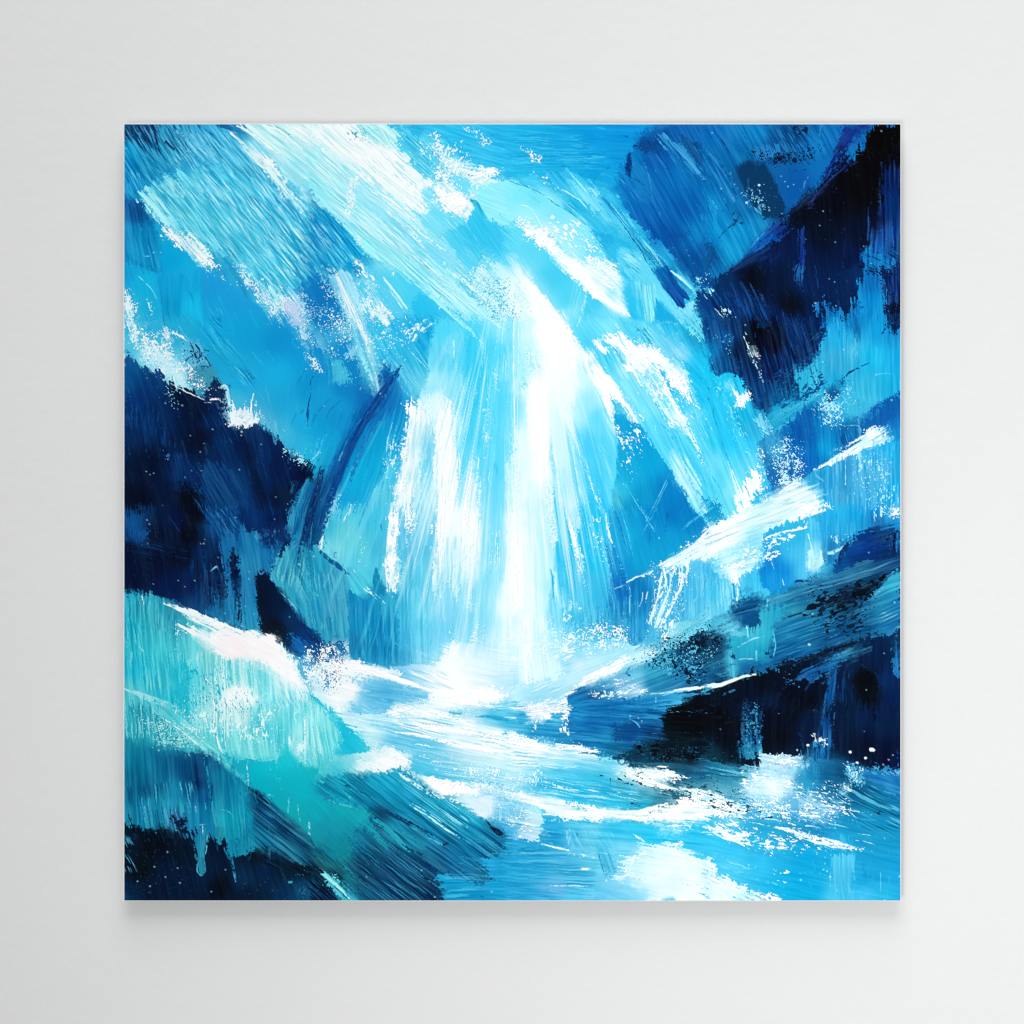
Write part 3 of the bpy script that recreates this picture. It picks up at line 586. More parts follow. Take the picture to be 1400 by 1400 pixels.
K('1080,340 1340,350 1320,440 1160,440', 'fafeff', .8, 2.6, f=4); K('1060,60 1180,60 1280,180 1200,210 1130,140', 'd0f4fc', .75, 2.2, f=3); K('1180,80 1320,110 1290,170', 'c0f0fc', .4, 1.6)
P('840,480 900,470 960,500 1040,500 1090,560 1100,610 1020,690 960,650 920,600 880,540', 'ffffff', rough=4.5, rs=5, de=2); K('820,440 960,460 1090,520 1120,620 1040,700 940,680 880,580', 'ffffff', .85, 2.7, f=3)
K('830,360 1000,380 960,480 850,440', 'f4ffff', .8, 2.4, f=3)
P('1000,400 1130,430 1110,520 1080,540 990,470', '68d8f8', rough=2, tex=.03); P('820,560 870,580 950,660 1090,690 1080,730 930,790 900,830 760,690 830,640', '60d8f8', rough=1.5, tex=.03)
P('1110,460 1320,440 1440,440 1440,770 1380,760 1220,700 1170,600', '1200,500,88ecfc 1350,600,90ecfc', ang=20, rough=1, tex=.05); R('1160,560 1300,560 1300,640 1200,650', 'd8fcff', None, ang=25, tl=20, tw=1.3, f=2)
P('930,800 1080,720 1140,620 1110,560 1160,570 1230,700 1440,790 1440,1060 1300,1000 1200,900 1150,1110 1050,990', '1000,830,38c4f0 1150,800,30c0f0 1300,880,38c0f0 1400,950,58d4f8 1120,1000,40c8f4', ang=58, rough=1, tex=.05)
S('1120,570 1160,590 1200,680', [5, 5, 2], '20a4d4'); S('1080,720 1150,830 1210,960', 1, '88e0fa'); S('1100,740 1250,900', 2, '2cb4e4', op=.6)
P('1230,960 1440,1080 1440,1400 1330,1200', '1300,1080,c0f4ff 1400,1200,e8fcff', f=8, tex=.03, rough=2)
P('1030,1120 1120,1130 1150,1240 1110,1220', '18a4dc', rough=3, dry=.3)
K('1020,1100 1200,960 1300,1080 1400,1350 1340,1400 1150,1400 1120,1240', 'd0f8fc', .78, 2.1, f=5); K('1040,1110 1300,1110 1340,1360 1160,1400', '28b0d8', .42, 1.6, f=4)
P('280,440 320,400 360,410 300,500 310,620 270,690 280,580', 'e8fafc', rough=3, dry=.45); K('270,400 380,380 340,460 320,640 270,700 260,560', 'f4ffff', .75, 2.2, f=2)
P('520,1060 640,1050 860,1240 900,1250 1100,1400 700,1400 690,1320 560,1160', '600,1150,50d0f4 750,1250,48ccf4 850,1330,30bcf0', rough=2, tex=.04); P('720,1250 770,1210 880,1260 870,1400 720,1400', '28bcf0', rough=2, tex=.04)
P('400,1000 540,1080 640,1220 700,1320 660,1400 480,1400 380,1280 330,1150', '58ccf4', rough=3, tex=.08); K('240,960 400,960 520,1160 400,1160 300,1100', 'e4fcff', .7, 2.2, f=5, ang=50); K('300,1000 340,1040 380,1160 340,1160', '105890', .35, 1.8)
K('240,740 340,780 400,900 340,870', 'dcf8fc', .8, 2.4, f=2); K('500,980 620,1010 640,1140 560,1100', 'e8fcff', .65, 2, f=4); S('520,1100 600,1200 680,1310', [3, 4, 3], 'b0f4fc', dry=.25); R('480,1070 700,1320 620,1320', 'e0ffff', '30a8d0', ang=52, tl=30, f=1)
P('110,1050 200,1040 290,1080 330,1180 380,1400 280,1400 200,1250 120,1130', '150,1100,88d0f0 250,1200,90d8f4 300,1350,98dcf8', ang=65, rough=3, tex=.12)
S('190,1050 240,1180 300,1320 350,1430', [3, 8, 12, 12], 'f0fcff', dry=.15); R('200,1050 290,1080 380,1400 280,1400', 'ffffff', '68b8d8', ang=66, tl=40, tw=1.3, f=1)
P('130,1050 190,1040 190,1080 140,1080', '2080b8', rough=2, dry=.2); P('390,1120 470,1250 560,1320 560,1400 420,1400 370,1300', 'c8f4fc', rough=4, dry=.45); K('380,1200 560,1260 580,1400 400,1400', 'f0feff', .8, 2.4, f=3)
K('740,1300 820,1320 820,1400 760,1400', 'd0f8fc', .6, 2); S('900,1310 930,1260', 1.2, 'd8fcff'); S('400,1110 520,1170', 2, 'a8ecfc', dry=.3)

O(690, 160)    # top right of centre
P('-20,45 1020,45 900,180 850,250 760,400 700,340 600,440 500,370 400,330 300,420 200,400 -20,420', '100,90,1cb0e8 350,200,14a0e0 600,120,0894dc 850,100,0890dc 150,350,28b8ec 400,330,1caae4 650,300,0c9ce0 780,250,0a90d8 50,200,28b4ec', ang=2, rough=2, tex=.05)
R('-20,45 400,45 700,200 740,380 500,360 200,380 -20,400', '58ccf4', '0888cc', ang=2, tl=30, tw=1.2, f=8, a=.6, tl_=.6, td=.38); R('340,200 700,220 700,330 400,330', '48c0f0', '087cc4', ang=0, tl=36, tw=1.2, f=6, a=.8)
P('440,360 540,420 640,480 760,640 880,720 1000,860 1000,960 900,860 760,720 620,640 480,560 330,480 260,400', '300,430,28b0e8 450,500,40c0f0 600,600,38b8ec 800,760,30b0e4', ang=52, rough=2, tex=.1)
K('80,180 200,190 280,330 260,350 170,310 110,250', 'f0fcff', .85, 2.5, f=3); K('90,100 160,160 130,200', 'c0f0fc', .4, 1.6); K('160,340 330,400 420,620 380,600 230,450', 'd0f4fc', .5, 1.9, f=4, ang=52); D('285,415,2', 'e8fcff')
P('440,440 520,480 620,510 700,620 780,700 850,820 780,780 690,700 560,610 470,520', '480,480,68d4f4 600,560,78dcfa 700,690,78dcf8 820,780,60ccf0', ang=52, rough=4, tex=.08); S('440,375 520,470 590,540', [1, 2, 3], 'a0e8fc', dry=.3); K('540,380 620,440 610,500 570,470', 'b8ecfc', .5, 1.7); K('440,400 520,440 560,520 480,520', '98e4fa', .6, 2, ang=52)
P('-20,440 150,470 300,560 440,650 590,770 660,880 710,980 620,970 540,990 480,960 390,930 330,820 200,760 100,720 -20,780', '50,520,78e8fc 200,560,70e0fa 350,680,78e0fa 500,820,80e4fa 620,900,68d8f8 450,880,a0ecfc 150,660,98f0fc 300,780,b0f0fc', rough=1, tex=.05)
S('20,430 80,455 160,480 260,530 340,590 430,640 510,700 590,770', [1, 1.5, 1.2, 1, 1.5, 1.5, 1.5, 1], '1888b4', dry=.2); R('330,480 430,500 600,760 560,740 420,640', 'b0ecfc', '1088c0', ang=48, tl=30, tw=1.3, f=1)
S('360,480 450,530 520,580 580,650', [2, 3, 3, 1], 'a8ecfc', dry=.2)
P('590,770 700,800 830,840 900,900 1010,980 1300,1260 1330,1400 840,1400 800,1200 780,1000 710,980 660,880', '680,820,20a8e0 800,900,28b0e4 750,950,30b8ec 1000,1200,50c8f0 1150,1350,28b0e4 850,1300,28b8ec', rough=1.5, tex=.06)
P('-20,760 60,700 200,840 330,950 480,1130 560,1190 490,1400 410,1400 320,1280 190,1130 120,1080 60,980 -20,1000', '50,850,60d8f8 200,950,50d0f4 300,1100,38c4f0 400,1250,48ccf4 450,1350,80e0fa 40,950,50d0f6', rough=1, tex=.05)
P('560,1180 700,1300 860,1370 900,1440 520,1440', '600,1250,40c4ee 700,1350,68d4f6', rough=1, tex=.05); R('440,1100 580,1180 540,1400 420,1400', 'd0f8ff', '50c0dc', ang=105, tl=40, tw=1.4, f=2, a=.9)
P('40,700 120,730 200,760 290,790 380,870 390,930 330,930 200,860 130,800', '100,740,d8f8fc 250,820,ffffff 350,890,ffffff', rough=4, dry=.1, de=3); K('60,640 250,700 380,820 380,920 200,860 60,760', 'ffffff', .75, 2.4, f=4); S('80,600 170,620 250,740', [1, 1, 2], 'c8f8fc'); D('325,685,4 700,1240,2', 'f0ffff')
P('300,880 360,930 480,965 540,1000 620,975 700,980 770,1030 800,1130 770,1210 850,1360 800,1350 640,1250 540,1150 430,1060 360,970 310,920', '400,980,ffffff 550,1080,ffffff 650,1200,ffffff 800,1330,ffffff 650,1050,b8f0fc 740,1080,d8f8fc 600,1020,d0f4fc 720,1200,90e4f8', ang=40, rough=2, tex=.06)
S('380,960 480,1040 600,1170 720,1270 850,1365', [9, 13, 13, 8, 2], 'ffffff', tex=.02); S('540,995 620,970 700,985 770,1040', [2, 3, 3, 5], 'ffffff', dry=.2); K('560,1000 780,1020 800,1130 760,1200 650,1140 600,1100', 'ffffff', .62, 2.3, f=2, ang=30)
K('560,990 780,1030 820,1250 770,1280 640,1140', '60cce4', .35, 1.6, ang=35); S('740,1020 780,1050', 1.4, '188090')
P('770,900 830,890 890,910 950,950 1000,1030 1050,1100 1120,1200 1180,1290 1300,1270 1330,1400 1060,1400 1000,1240 900,1130 830,1070 780,1000', '820,960,58ccf0 900,1050,60d0f2 1000,1120,60d0f0 1100,1250,68d4f4 1250,1330,80d8f4', rough=2, tex=.08); R('780,900 940,960 940,1100 830,1060', 'a8ecfc', '1888b8', ang=40, tl=16, tw=1.4, f=2)
P('880,1140 960,1140 1030,1240 1020,1400 940,1400 920,1260', '78dcf4', ang=80, rough=2, tex=.14); R('880,1140 1030,1140 1030,1400 920,1400', 'c0f4fc', '38b0d8', ang=82, tl=40, tw=1.3, f=2)
P('1030,1240 1120,1320 1180,1400 1020,1400', '18a4e0', rough=1, tex=.05)
P('760,400 850,250 930,140 1020,90 1120,45 1480,45 1480,1180 1300,1160 1240,1060 1100,900 1000,800 880,700 800,560 740,480', '900,250,0078c0 960,200,044a90 1000,300,0058a8 1100,150,0a60ac 1150,450,0068b4 1300,400,0064ac 1200,650,005ca8 1000,550,0860b0 900,500,0c74c0 850,350,0a80c8 1100,800,0050a0 1300,800,0878bc 1250,1000,045094 1380,900,085cac', ang=62, rough=3, tex=.06)
P('910,180 940,150 990,170 1040,120 1100,90 1140,160 1090,200 1040,240 960,240 910,230', '044488', rough=3, tex=.06); P('840,250 855,250 870,330 855,410 820,370', '003878', rough=1)
P('1040,130 1100,140 1200,200 1280,270 1400,430 1330,400 1230,350 1130,260', '2080c4', ang=50, rough=3, dry=.2, tex=.16); R('1030,120 1200,180 1400,430 1250,380', '3c98d0', '003878', ang=50, tl=30, tw=1.5, f=2); P('1180,120 1340,200 1480,500 1480,620 1400,440 1260,240', '004888', ang=58, dry=.2, tex=.1)
P('870,330 960,330 1000,480 1010,560 960,560 880,420', '1078bc', rough=2, tex=.06, f=2); R('740,400 900,430 1000,600 860,560', '48a8dc', '04509c', ang=52, tl=34, tw=1.4, f=3, a=.8); S('820,390 900,430 960,470', 1.4, '003878'); S('960,340 990,440 1010,560 1050,640 1070,690', [1, 1.5, 1, 1, 2], '3090c8', dry=.2); K('1040,640 1100,640 1110,710 1060,710', '48a0d0', .5, 1.6)
P('640,520 700,560 820,680 880,740 960,880 1100,1010 1210,1080 1300,1180 1290,1250 1220,1160 1130,1090 1010,1000 930,920 850,850 780,740 700,640', '700,600,28a4dc 800,740,40b8e8 900,840,30acd8 1050,980,2090c4 1200,1120,38a8d4', ang=52, rough=2, tex=.16)
R('620,500 860,700 1100,1000 1300,1180 1290,1260 1000,1000 780,740', 'a0ecfc', '0868a8', ang=51, tl=50, tw=1.5, f=1, a=.9); S('780,700 850,800 900,870 950,940', [1, 2, 2, 2], '0a5c98'); S('820,640 900,780 1000,900 1120,1000', [1, 2, 2, 2], '68d4f4', dry=.2)
P('1010,1040 1100,1010 1180,1140 1240,1200 1260,1255 1220,1240 1230,1310 1180,1290 1110,1210 1060,1140', '1050,1060,0868b0 1180,1200,00489c 1210,1280,003c88', ang=55, rough=1, tex=.1); S('940,940 1010,1050 1080,1120 1130,1200', [1.5, 1, 1, 2], '04407c'); S('1100,1020 1160,1130 1250,1250', [4, 7, 3], '004c98')
S('1130,1050 1200,1100 1300,1190', [2, 6, 4], 'a0e4f4', dry=.25); S('1180,1060 1300,1200 1330,1300', [1, 3, 2], '60d0f0'); K('1290,1080 1400,1050 1400,1220 1340,1240 1300,1160', 'a0ecfc', .68, 2, ang=60, f=3)
P('1290,1180 1480,1200 1480,1480 1360,1480 1330,1380', '003c7c', rough=2); K('1080,340 1140,330 1140,400 1090,400', '90d8f4', .3, 1.3); rnd_dots('1080,850 1400,850 1400,1060 1180,1060', 22, 'c0ecfc', .4, .9, 3); P('1130,800 1240,780 1250,850 1140,840', '064a90', rough=3, f=4, op=.7)
O(690, 160)    # the head of the fall, top right of centre
P('40,970 60,1000 120,1060 190,1120 250,1220 330,1310 420,1400 470,1480 160,1480 150,1300 120,1180 80,1080', 'ffffff', ang=58, rough=3, tex=.02, f=1.5)
G(110, 1340, 26, 50, 'f4ffff', .9)
O(960, 160)    # upper right
P('-20,45 1360,45 1360,200 1000,400 700,560 560,700 380,860 260,980 80,1120 -20,1050', '50,100,0868b4 100,450,0068b0 60,600,0484c8 150,150,1070b8 350,100,0878bc 250,250,046cac 600,130,044a88 500,300,045090 700,400,0460a4 800,200,0870b8 950,100,0868b0 880,280,0460a8 420,500,043460 330,400,043460 480,600,043868 250,780,0888c8 200,900,1090cc 380,740,1888c4 100,800,0484c8 40,950,045898 250,620,0a6cac 600,550,0454a0', ang=62, rough=3, tex=.07)
P('-20,200 60,230 150,330 240,470 240,560 200,580 120,480 40,340 -20,260', '0a70b4', ang=58, rough=3, dry=.2, tex=.18); R('-20,180 120,260 250,470 220,600 80,420', '40a0d4', '04407c', ang=60, tl=34, tw=1.5, f=2); S('110,130 150,190 190,270', [1, 3, 1], '043468'); S('60,540 80,600 130,650', [2, 3, 1], '60b8e0', dry=.2)
P('240,340 300,300 430,310 480,420 570,620 540,680 420,690 300,520', '043662', rough=1.2, tex=.04); P('430,310 520,300 720,330 900,250 830,400 700,520 600,600 570,630 500,440', '480,350,0a5ca0 650,450,0454a0 800,350,0868b0', rough=1, tex=.03)
K('260,220 420,180 560,220 720,250 700,330 600,380 420,320 300,300', '021c44', .62, 2.8, f=5, ang=40); P('500,260 540,265 540,310 505,300', '000c28', rough=1.5); R('400,60 820,60 800,160 640,280 440,260', '2880c0', '042c5c', ang=58, tl=18, tw=1.6, f=5, a=.8, td=.45); K('600,50 840,50 800,150 640,160', '021c40', .6, 2.6, f=4, ang=30); K('600,260 720,260 700,400 620,380', '042858', .5, 2.4, ang=60); P('360,190 500,200 540,240 420,300 370,280', '2078bc', rough=3, dry=.35)
P('-20,1100 80,1120 250,1010 380,880 460,760 560,700 700,560 800,470 880,380 960,280 1030,300 1120,150 1180,45 1360,45 1360,1480 120,1480 60,1200', '150,1150,002c60 350,1100,000818 250,1300,002c68 450,950,001c50 500,1100,001438 400,850,000c30 650,900,001848 700,1150,001e50 800,800,000c24 900,600,000414 1050,500,000208 1150,350,000208 1250,150,000004 1100,800,000c28 1000,950,001440 900,1150,001e50 1050,1080,04285c 800,1300,001c4c 600,1280,000818 500,1380,002058 700,650,000818 1000,250,000208', ang=85, rough=2, tex=.035)
P('960,60 1000,60 1130,45 1080,110 1000,200 940,260 900,310 850,420 800,430 880,290', '0a2c80', ang=130, rough=1.5, tex=.08); P('950,210 1030,300 880,420 720,600 740,560 820,440', '06184c', ang=132, rough=2, dry=.25); S('1090,90 1030,180 990,200', 2, '2048a8', dry=.2); S('940,200 900,250 850,340 800,430', [2, 1, 1, 1], '1c78c0', dry=.15)
S('1020,310 900,400 800,500 730,600', [2, 2, 3, 3], '18286c', dry=.35); P('480,720 600,740 560,800 440,890 370,930 300,960 380,850', '420,860,0a5ab0 550,760,0c3480', ang=140, rough=2, tex=.07); S('330,890 380,830 450,760', [1, 2, 1], '40a4d8', dry=.1); S('500,690 580,660 640,620 700,560 790,480', [4, 3, 5, 6, 3], '0a1c48', dry=.2, dry1=.4); R('540,620 800,460 880,520 640,700', '284878', '000414', ang=140, tl=22, tw=1.6, f=2)
P('300,960 450,890 430,960 200,1060 80,1120 200,1040', '04245c', ang=150, rough=1.5, f=1.5); P('650,780 690,760 690,960 680,1060 660,1100 640,1060 660,900', '0a2c78', ang=92, rough=2, dry=.1); P('640,1010 680,1000 685,1080 670,1130 645,1080', '185898', rough=2, dry=.35)
P('1090,930 1150,900 1140,820 1200,760 1220,330 1360,340 1360,1000 1260,1010 1120,1010', '1280,400,04245c 1300,600,043070 1200,900,0a50a0 1130,960,0a68b4 1250,800,083c88 1180,700,021c50 1330,900,06346c', ang=90, rough=3, tex=.12, tl=50); P('1090,930 1160,920 1300,1000 1280,1050 1200,1040 1260,1200 1260,1480 1040,1480 1000,1400 1060,1200 1100,1080', '1130,980,0878c0 1200,1300,0888cc 1100,1350,0884cc 1180,1100,0a68b0', ang=88, rough=4, tex=.08)
R('1080,900 1360,900 1360,1050 1080,1080', '1468b4', '021c50', ang=30, tl=16, tw=1.7, f=4); K('1020,1000 1360,1000 1360,1080 1060,1100', '021440', .6, 2.5, f=3, ang=20); P('1260,1040 1360,1020 1360,1400 1270,1400 1240,1300', '042868', ang=90, rough=3, dry=.2, tex=.15, tl=40); S('1130,620 1132,720 1128,840', [1, 2, 3], '1c4898'); S('1295,720 1300,850 1295,960', [2, 3, 2], '1058a8', dry=.2)
P('800,1280 900,1290 1000,1310 1050,1250 1110,1280 1040,1480 760,1480', '900,1400,0a78bc 850,1340,1068b0', ang=85, rough=5, dry=.2, de=5, tex=.1); K('1020,1180 1110,1180 1100,1230 1040,1260', '06102c', .7, 2.6); P('1240,1310 1360,1240 1360,1400 1260,1380', '020c28', rough=3, dry=.2)
P('230,1160 330,1170 420,1280 460,1400 260,1400 200,1250', '04306c', ang=65, rough=3, dry=.25, tex=.12, relief=.8); R('0,1100 150,1180 460,1300 480,1480 100,1480', '0a50a0', '000a28', ang=62, tl=20, tw=1.6, f=4)
K('-20,1060 60,1060 80,1200 0,1270', 'a0ecfc', .72, 2.2, ang=60, f=3); K('80,1290 180,1290 280,1400 120,1400', 'b0ecfc', .55, 2.3, ang=60, f=2); S('85,1310 130,1360 160,1400', [1, 2, 1], 'e8f0f8'); K('180,1270 240,1270 270,1380 220,1400', '98dcf4', .6, 1.8, ang=65)
K('200,460 420,440 460,640 400,700 300,600 240,580', '70c0e8', .32, 1.8, f=4); R('280,520 400,560 420,700 300,620', '70c8f0', '063868', ang=50, tl=14, tw=1.5, f=2); K('140,580 260,600 280,720 160,830 90,860 180,740', '063c70', .55, 2.3, ang=135, f=3); S('90,855 140,790 220,720 270,650', [1, 2, 3, 2], '084884', dry=.2); S('60,660 100,640 160,640', 1.6, '043c70', dry=.3)
D('385,465,2.2 335,500,1.6 300,585,2 345,555,1.6 410,610,1.8 455,637,1.4 385,565,1.4 535,405,1 560,440,1 583,475 620,460 768,1270,1.6 905,855 800,740 65,108,1.2 1220,95,1.4 1150,1000 865,1105 900,1125 910,1290 705,835 822,643 1100,883 540,660,.8 125,490 190,385 217,460', 'b8e4f8', .9)
rnd_dots('700,400 1340,60 1340,1300 300,1300 300,1050', 260, '8cb4d8', .25, .75, 5, .7); rnd_dots('950,200 1200,200 1200,330 950,330', 40, 'a0b0c8', .2, .5, 6, .6); P('-20,860 60,850 100,960 40,1040 -20,1000', '064c88', rough=4, dry=.3)

# ---- row 2 -------------------------------------------------------------
O(160, 430)    # left
P('40,-20 320,-20 340,80 480,150 560,260 660,380 700,470 600,580 480,520 360,470 240,370 150,340 50,270', '100,60,30b0dc 250,100,28acdc 400,180,28a8d8 100,220,50c0e4 200,260,78d4f0 350,350,98dcf4 450,260,50bce4 560,430,2c88b0 620,500,2880a8 430,450,b0ecfc', rough=2, tex=.08)
P('320,-20 1200,-20 1250,120 1330,400 1400,500 1400,1100 1300,1000 1160,900 1060,820 950,740 760,700 740,500 660,380 560,200 400,120 340,80', '450,40,20a8d8 700,80,10a4e0 900,100,0c9cd8 1100,150,0a90d0 700,300,18a0d4 850,450,18a4dc 1100,400,14a8e0 1300,300,0a98d8 1100,600,1ca0d8 1000,700,48a8d4 1250,750,18a4dc 1300,950,28b0dc 800,600,40b0dc 1150,800,40b0dc 1330,500,0a90cc', rough=1.5, tex=.04)
S('310,-10 325,60 345,95 400,120', [1, 1, 1.5, 1.5], '106898'); R('420,0 600,0 760,150 980,420 960,520 860,500 700,330 560,170', '50ccf0', '0a74ac', ang=52, tl=36, tw=1.5, f=4, a=.9); R('580,0 720,0 740,120 640,60', '48c4ec', '0a6ca8', ang=45, tl=30, tw=1.4, f=2); R('600,180 960,420 940,520 760,380', '58d0f0', '0a6ca0', ang=50, tl=40, tw=1.5, f=4)
K('60,-20 130,20 180,180 330,240 440,380 490,510 380,470 250,380 150,330 100,160', 'ecfcff', .85, 2.4, f=6); P('60,0 110,40 150,170 130,220 90,120', 'd0f4fc', rough=4, dry=.3); P('170,200 260,200 330,260 400,330 440,420 490,515 400,490 330,440 240,370 180,320', 'b8ecfc', rough=4, dry=.35); K('160,180 400,300 480,500 340,450 160,320', '28a8d4', .35, 1.8)
K('220,0 290,60 310,170 380,150 350,80 260,20', 'd0f4fc', .6, 2, f=3); P('330,95 380,130 360,170 320,140', 'b8dcf0', rough=3, dry=.15); S('380,120 440,150 500,200', [3, 5, 3], 'd8f4fc', dry=.4); K('430,130 520,150 560,260 520,260', 'e0f8ff', .6, 2)
P('480,180 560,200 600,300 640,350 540,345 480,320 500,240', '58b0dc', rough=2, tex=.06); S('500,190 530,260 550,340', [2, 3, 2], '0a2c5c', dry=.1); S('535,200 565,250 555,320', [1.5, 2, 1.5], '06204c'); S('600,290 635,350 560,350', [2, 2, 1], '06204c'); S('460,330 500,290 540,290', [2, 2, 1], '0a2c5c')
P('500,370 650,370 670,420 640,500 560,490 490,460', '3c90b0', rough=3, tex=.04); P('660,440 740,500 750,660 640,590 600,540 640,500', '062450', rough=3); K('540,440 700,440 740,600 620,590', '08284c', .6, 2.6); S('700,500 740,490 760,560 770,640', [4, 5, 5, 3], 'b0e0f4', dry=.15); S('640,580 700,575', 3, 'e8fcff'); S('545,600 640,600 650,570', 1.3, 'e8f8ff')
P('45,270 130,325 240,370 300,405 360,470 450,505 560,560 640,600 740,640 760,740 840,790 900,770 950,750 1060,800 1120,880 1200,960 1300,1010 1380,1090 1300,1150 1250,1210 1190,1300 1150,1420 45,1420', '100,350,06508c 80,450,044884 250,450,043874 150,600,023070 200,750,003068 100,800,002458 300,650,00285c 450,560,001030 550,680,001030 650,720,002458 560,850,000c28 700,900,00285c 950,850,04285c 880,900,001c4c 1150,1050,001c4c 1300,1080,000c30 1000,1200,002458 1100,1250,001838 850,1150,043870 700,1150,022c64 450,1100,022c64 200,1000,001030 150,1250,000c24 350,1200,001438 500,1300,000c28 650,1330,042c60 850,1320,043c78 1050,1350,001c44', ang=75, rough=2.5, tex=.05, tw=3.5)
S('360,465 450,515 560,565 640,602', [1, 2, 2, 1], 'e8fcff', dry=.15); R('45,600 260,600 420,900 380,960 200,850 45,750', '1c5c9c', '00143c', ang=88, tl=16, tw=1.6, f=5, a=.7); R('500,620 900,780 1000,1100 880,1300 700,1100', '0a4888', '000c28', ang=66, tl=40, tw=1.8, f=6, a=.6); P('390,950 450,960 420,1100 440,1200 400,1100', '06346c', f=3, rough=2); P('620,1000 780,1060 860,1300 800,1400 700,1400 560,1200', '063c74', ang=60, rough=4, dry=.25, f=1.5)
P('860,860 900,930 960,1060 1020,1200 1040,1400 1000,1400 920,1150 860,1000', '001030', f=4, op=.7); P('440,1160 520,1180 600,1400 400,1400', '000818', f=4, rough=4, op=.85); P('940,760 1040,810 1060,1000 960,1020', '062c64', f=4, op=.7, ang=80, tex=.08); S('1300,1020 1350,1050 1380,1095', [6, 9, 4], '000c30'); S('480,1200 560,1300 600,1390', [1, 2, 2], '1c5490', dry=.3); S('700,640 740,800 800,900', 2, '0a3870', dry=.3); K('280,900 400,930 400,990 300,1000', '2c70ac', .5, 2, f=3)
P('770,640 830,640 860,620 900,640 940,620 940,700 960,740 900,770 860,740 850,800 830,760 780,740', 'd8ecfc', rough=4, de=2, dry=.08, ang=88); K('740,640 1000,640 1020,720 880,790 760,760', 'ecfaff', .85, 2.4, f=3); S('930,540 925,590', 2, 'e0f8ff'); K('960,640 1060,700 1060,780 980,740', '98d8f4', .6, 2, f=3); P('950,660 1080,740 1130,840 1020,780', '58b4dc', f=2, rough=3, dry=.2); D('850,800,1.6 848,825,1', 'ffffff')
K('1100,760 1200,800 1190,860 1130,860', 'f0fcff', .8, 2.4); K('1110,860 1300,960 1320,1040 1200,1060 1120,960', '9ce0f8', .65, 2.2, f=3); K('1150,900 1300,960 1260,1040 1170,1020', '021848', .45, 2.2); S('1340,420 1320,470 1330,520 1310,600 1300,700 1300,760', [2, 2, 1.4, 3, 4, 1], '063c80'); S('1250,680 1280,640', 2, '0a74b4', dry=.2); D('652,782,1.6 568,938,1.3 595,880 510,1065,1 575,1065 835,1060,1.2 465,1110 348,988 250,1083 225,1093 200,1070 445,620,1.6 330,605,1.4 375,622 985,885,1.2 1085,1245 1165,1293 310,1303 500,825', '9cd4f4', .9)
K('250,440 460,500 460,700 360,680 280,560', '98d4f4', .33, 1.5, f=5); rnd_dots('180,600 1000,900 1100,1400 100,1400', 170, '6c9ccc', .25, .7, 8, .6); K('1040,0 1130,0 1120,130 1080,60', 'dcf4ff', .5, 1.9, f=2)
P('1190,-20 1290,-20 1330,120 1380,300 1390,410 1300,340 1270,200 1220,90', '70c0ec', rough=3, dry=.5); P('1180,-20 1270,-20 1250,70 1210,60', 'c0d0f4', rough=3); K('1180,-20 1300,0 1400,240 1400,420 1310,360 1260,220 1230,120', 'e8fcff', .75, 2, f=4); P('1250,1200 1310,1130 1400,1150 1400,1400 1180,1400 1210,1290', '1c80b0', ang=105, rough=2, tex=.12); R('1180,1130 1400,1130 1400,1400 1180,1400', '48b0d8', '0a5088', ang=108, tl=30, tw=1.5, f=2); S('1300,1130 1330,1125 1400,1160', 1.6, '98d8f0', dry=.2)

O(420, 430)    # left centre
P('-20,100 140,280 280,160 400,500 500,560 340,700 200,900 150,1080 100,1150 -20,1030', '50,400,0c8ccc 200,200,0c88cc 300,320,0a80c4 100,550,1498d4 200,650,149cd8 250,500,0c80c4 60,750,0c9cd4 150,900,10a0d8 60,950,20acdc 400,520,0a70b8', rough=2, tex=.04)
P('380,-20 900,-20 860,200 820,400 740,600 640,500 560,360 480,320 430,150', '450,100,30b8e8 600,60,28b0e8 750,60,1ca8e4 550,200,38bcec 780,180,10a4e0 700,280,30b4e4 600,380,48b8e4 720,450,58c4ea 680,540,40b0e0', ang=60, rough=1.5, tex=.06); R('640,120 820,60 840,380 720,340', '80dcf8', '0c90cc', ang=58, tl=34, tw=1.4, f=5, a=.8); R('560,320 700,300 780,460 740,560', 'a0e4f8', '1890cc', ang=55, tl=20, tw=1.5, f=3)
P('520,320 580,400 640,500 740,590 700,680 660,860 640,1080 560,1260 400,1300 380,1200 480,1180 540,1000 540,880 340,860 420,700', '620,620,0c80c4 560,560,0a6cb4 620,760,0c90d0 600,900,18a0dc 560,1100,38b8e4 480,800,0a94cc 690,600,0c98d8', ang=105, rough=2, tex=.07)
P('340,860 350,780 420,700 540,800 560,900 520,1080 480,1180 430,1230 400,1400 140,1400 200,1260 260,1050 320,900', '400,900,069cd4 350,1050,0aa8dc 450,1050,08a0d8 250,1250,10a0d8 300,1150,0aa8dc 400,800,0a94d0 350,1350,18a4d8', rough=1, tex=.04, ang=105)
P('490,440 550,370 610,430 600,490 540,570 450,680 370,750 330,790 340,700 400,620 460,560', '520,470,044c94 460,600,04489c 380,710,003f88 560,480,0860a8', ang=120, rough=2, tex=.05); P('560,420 640,500 600,640 540,700 440,800 400,780 480,660 560,560', '0a70b8', f=2, ang=105, tex=.08, rough=2, op=.9); S('600,480 520,620 420,720 350,780', [2, 2, 3, 1], '04408c')
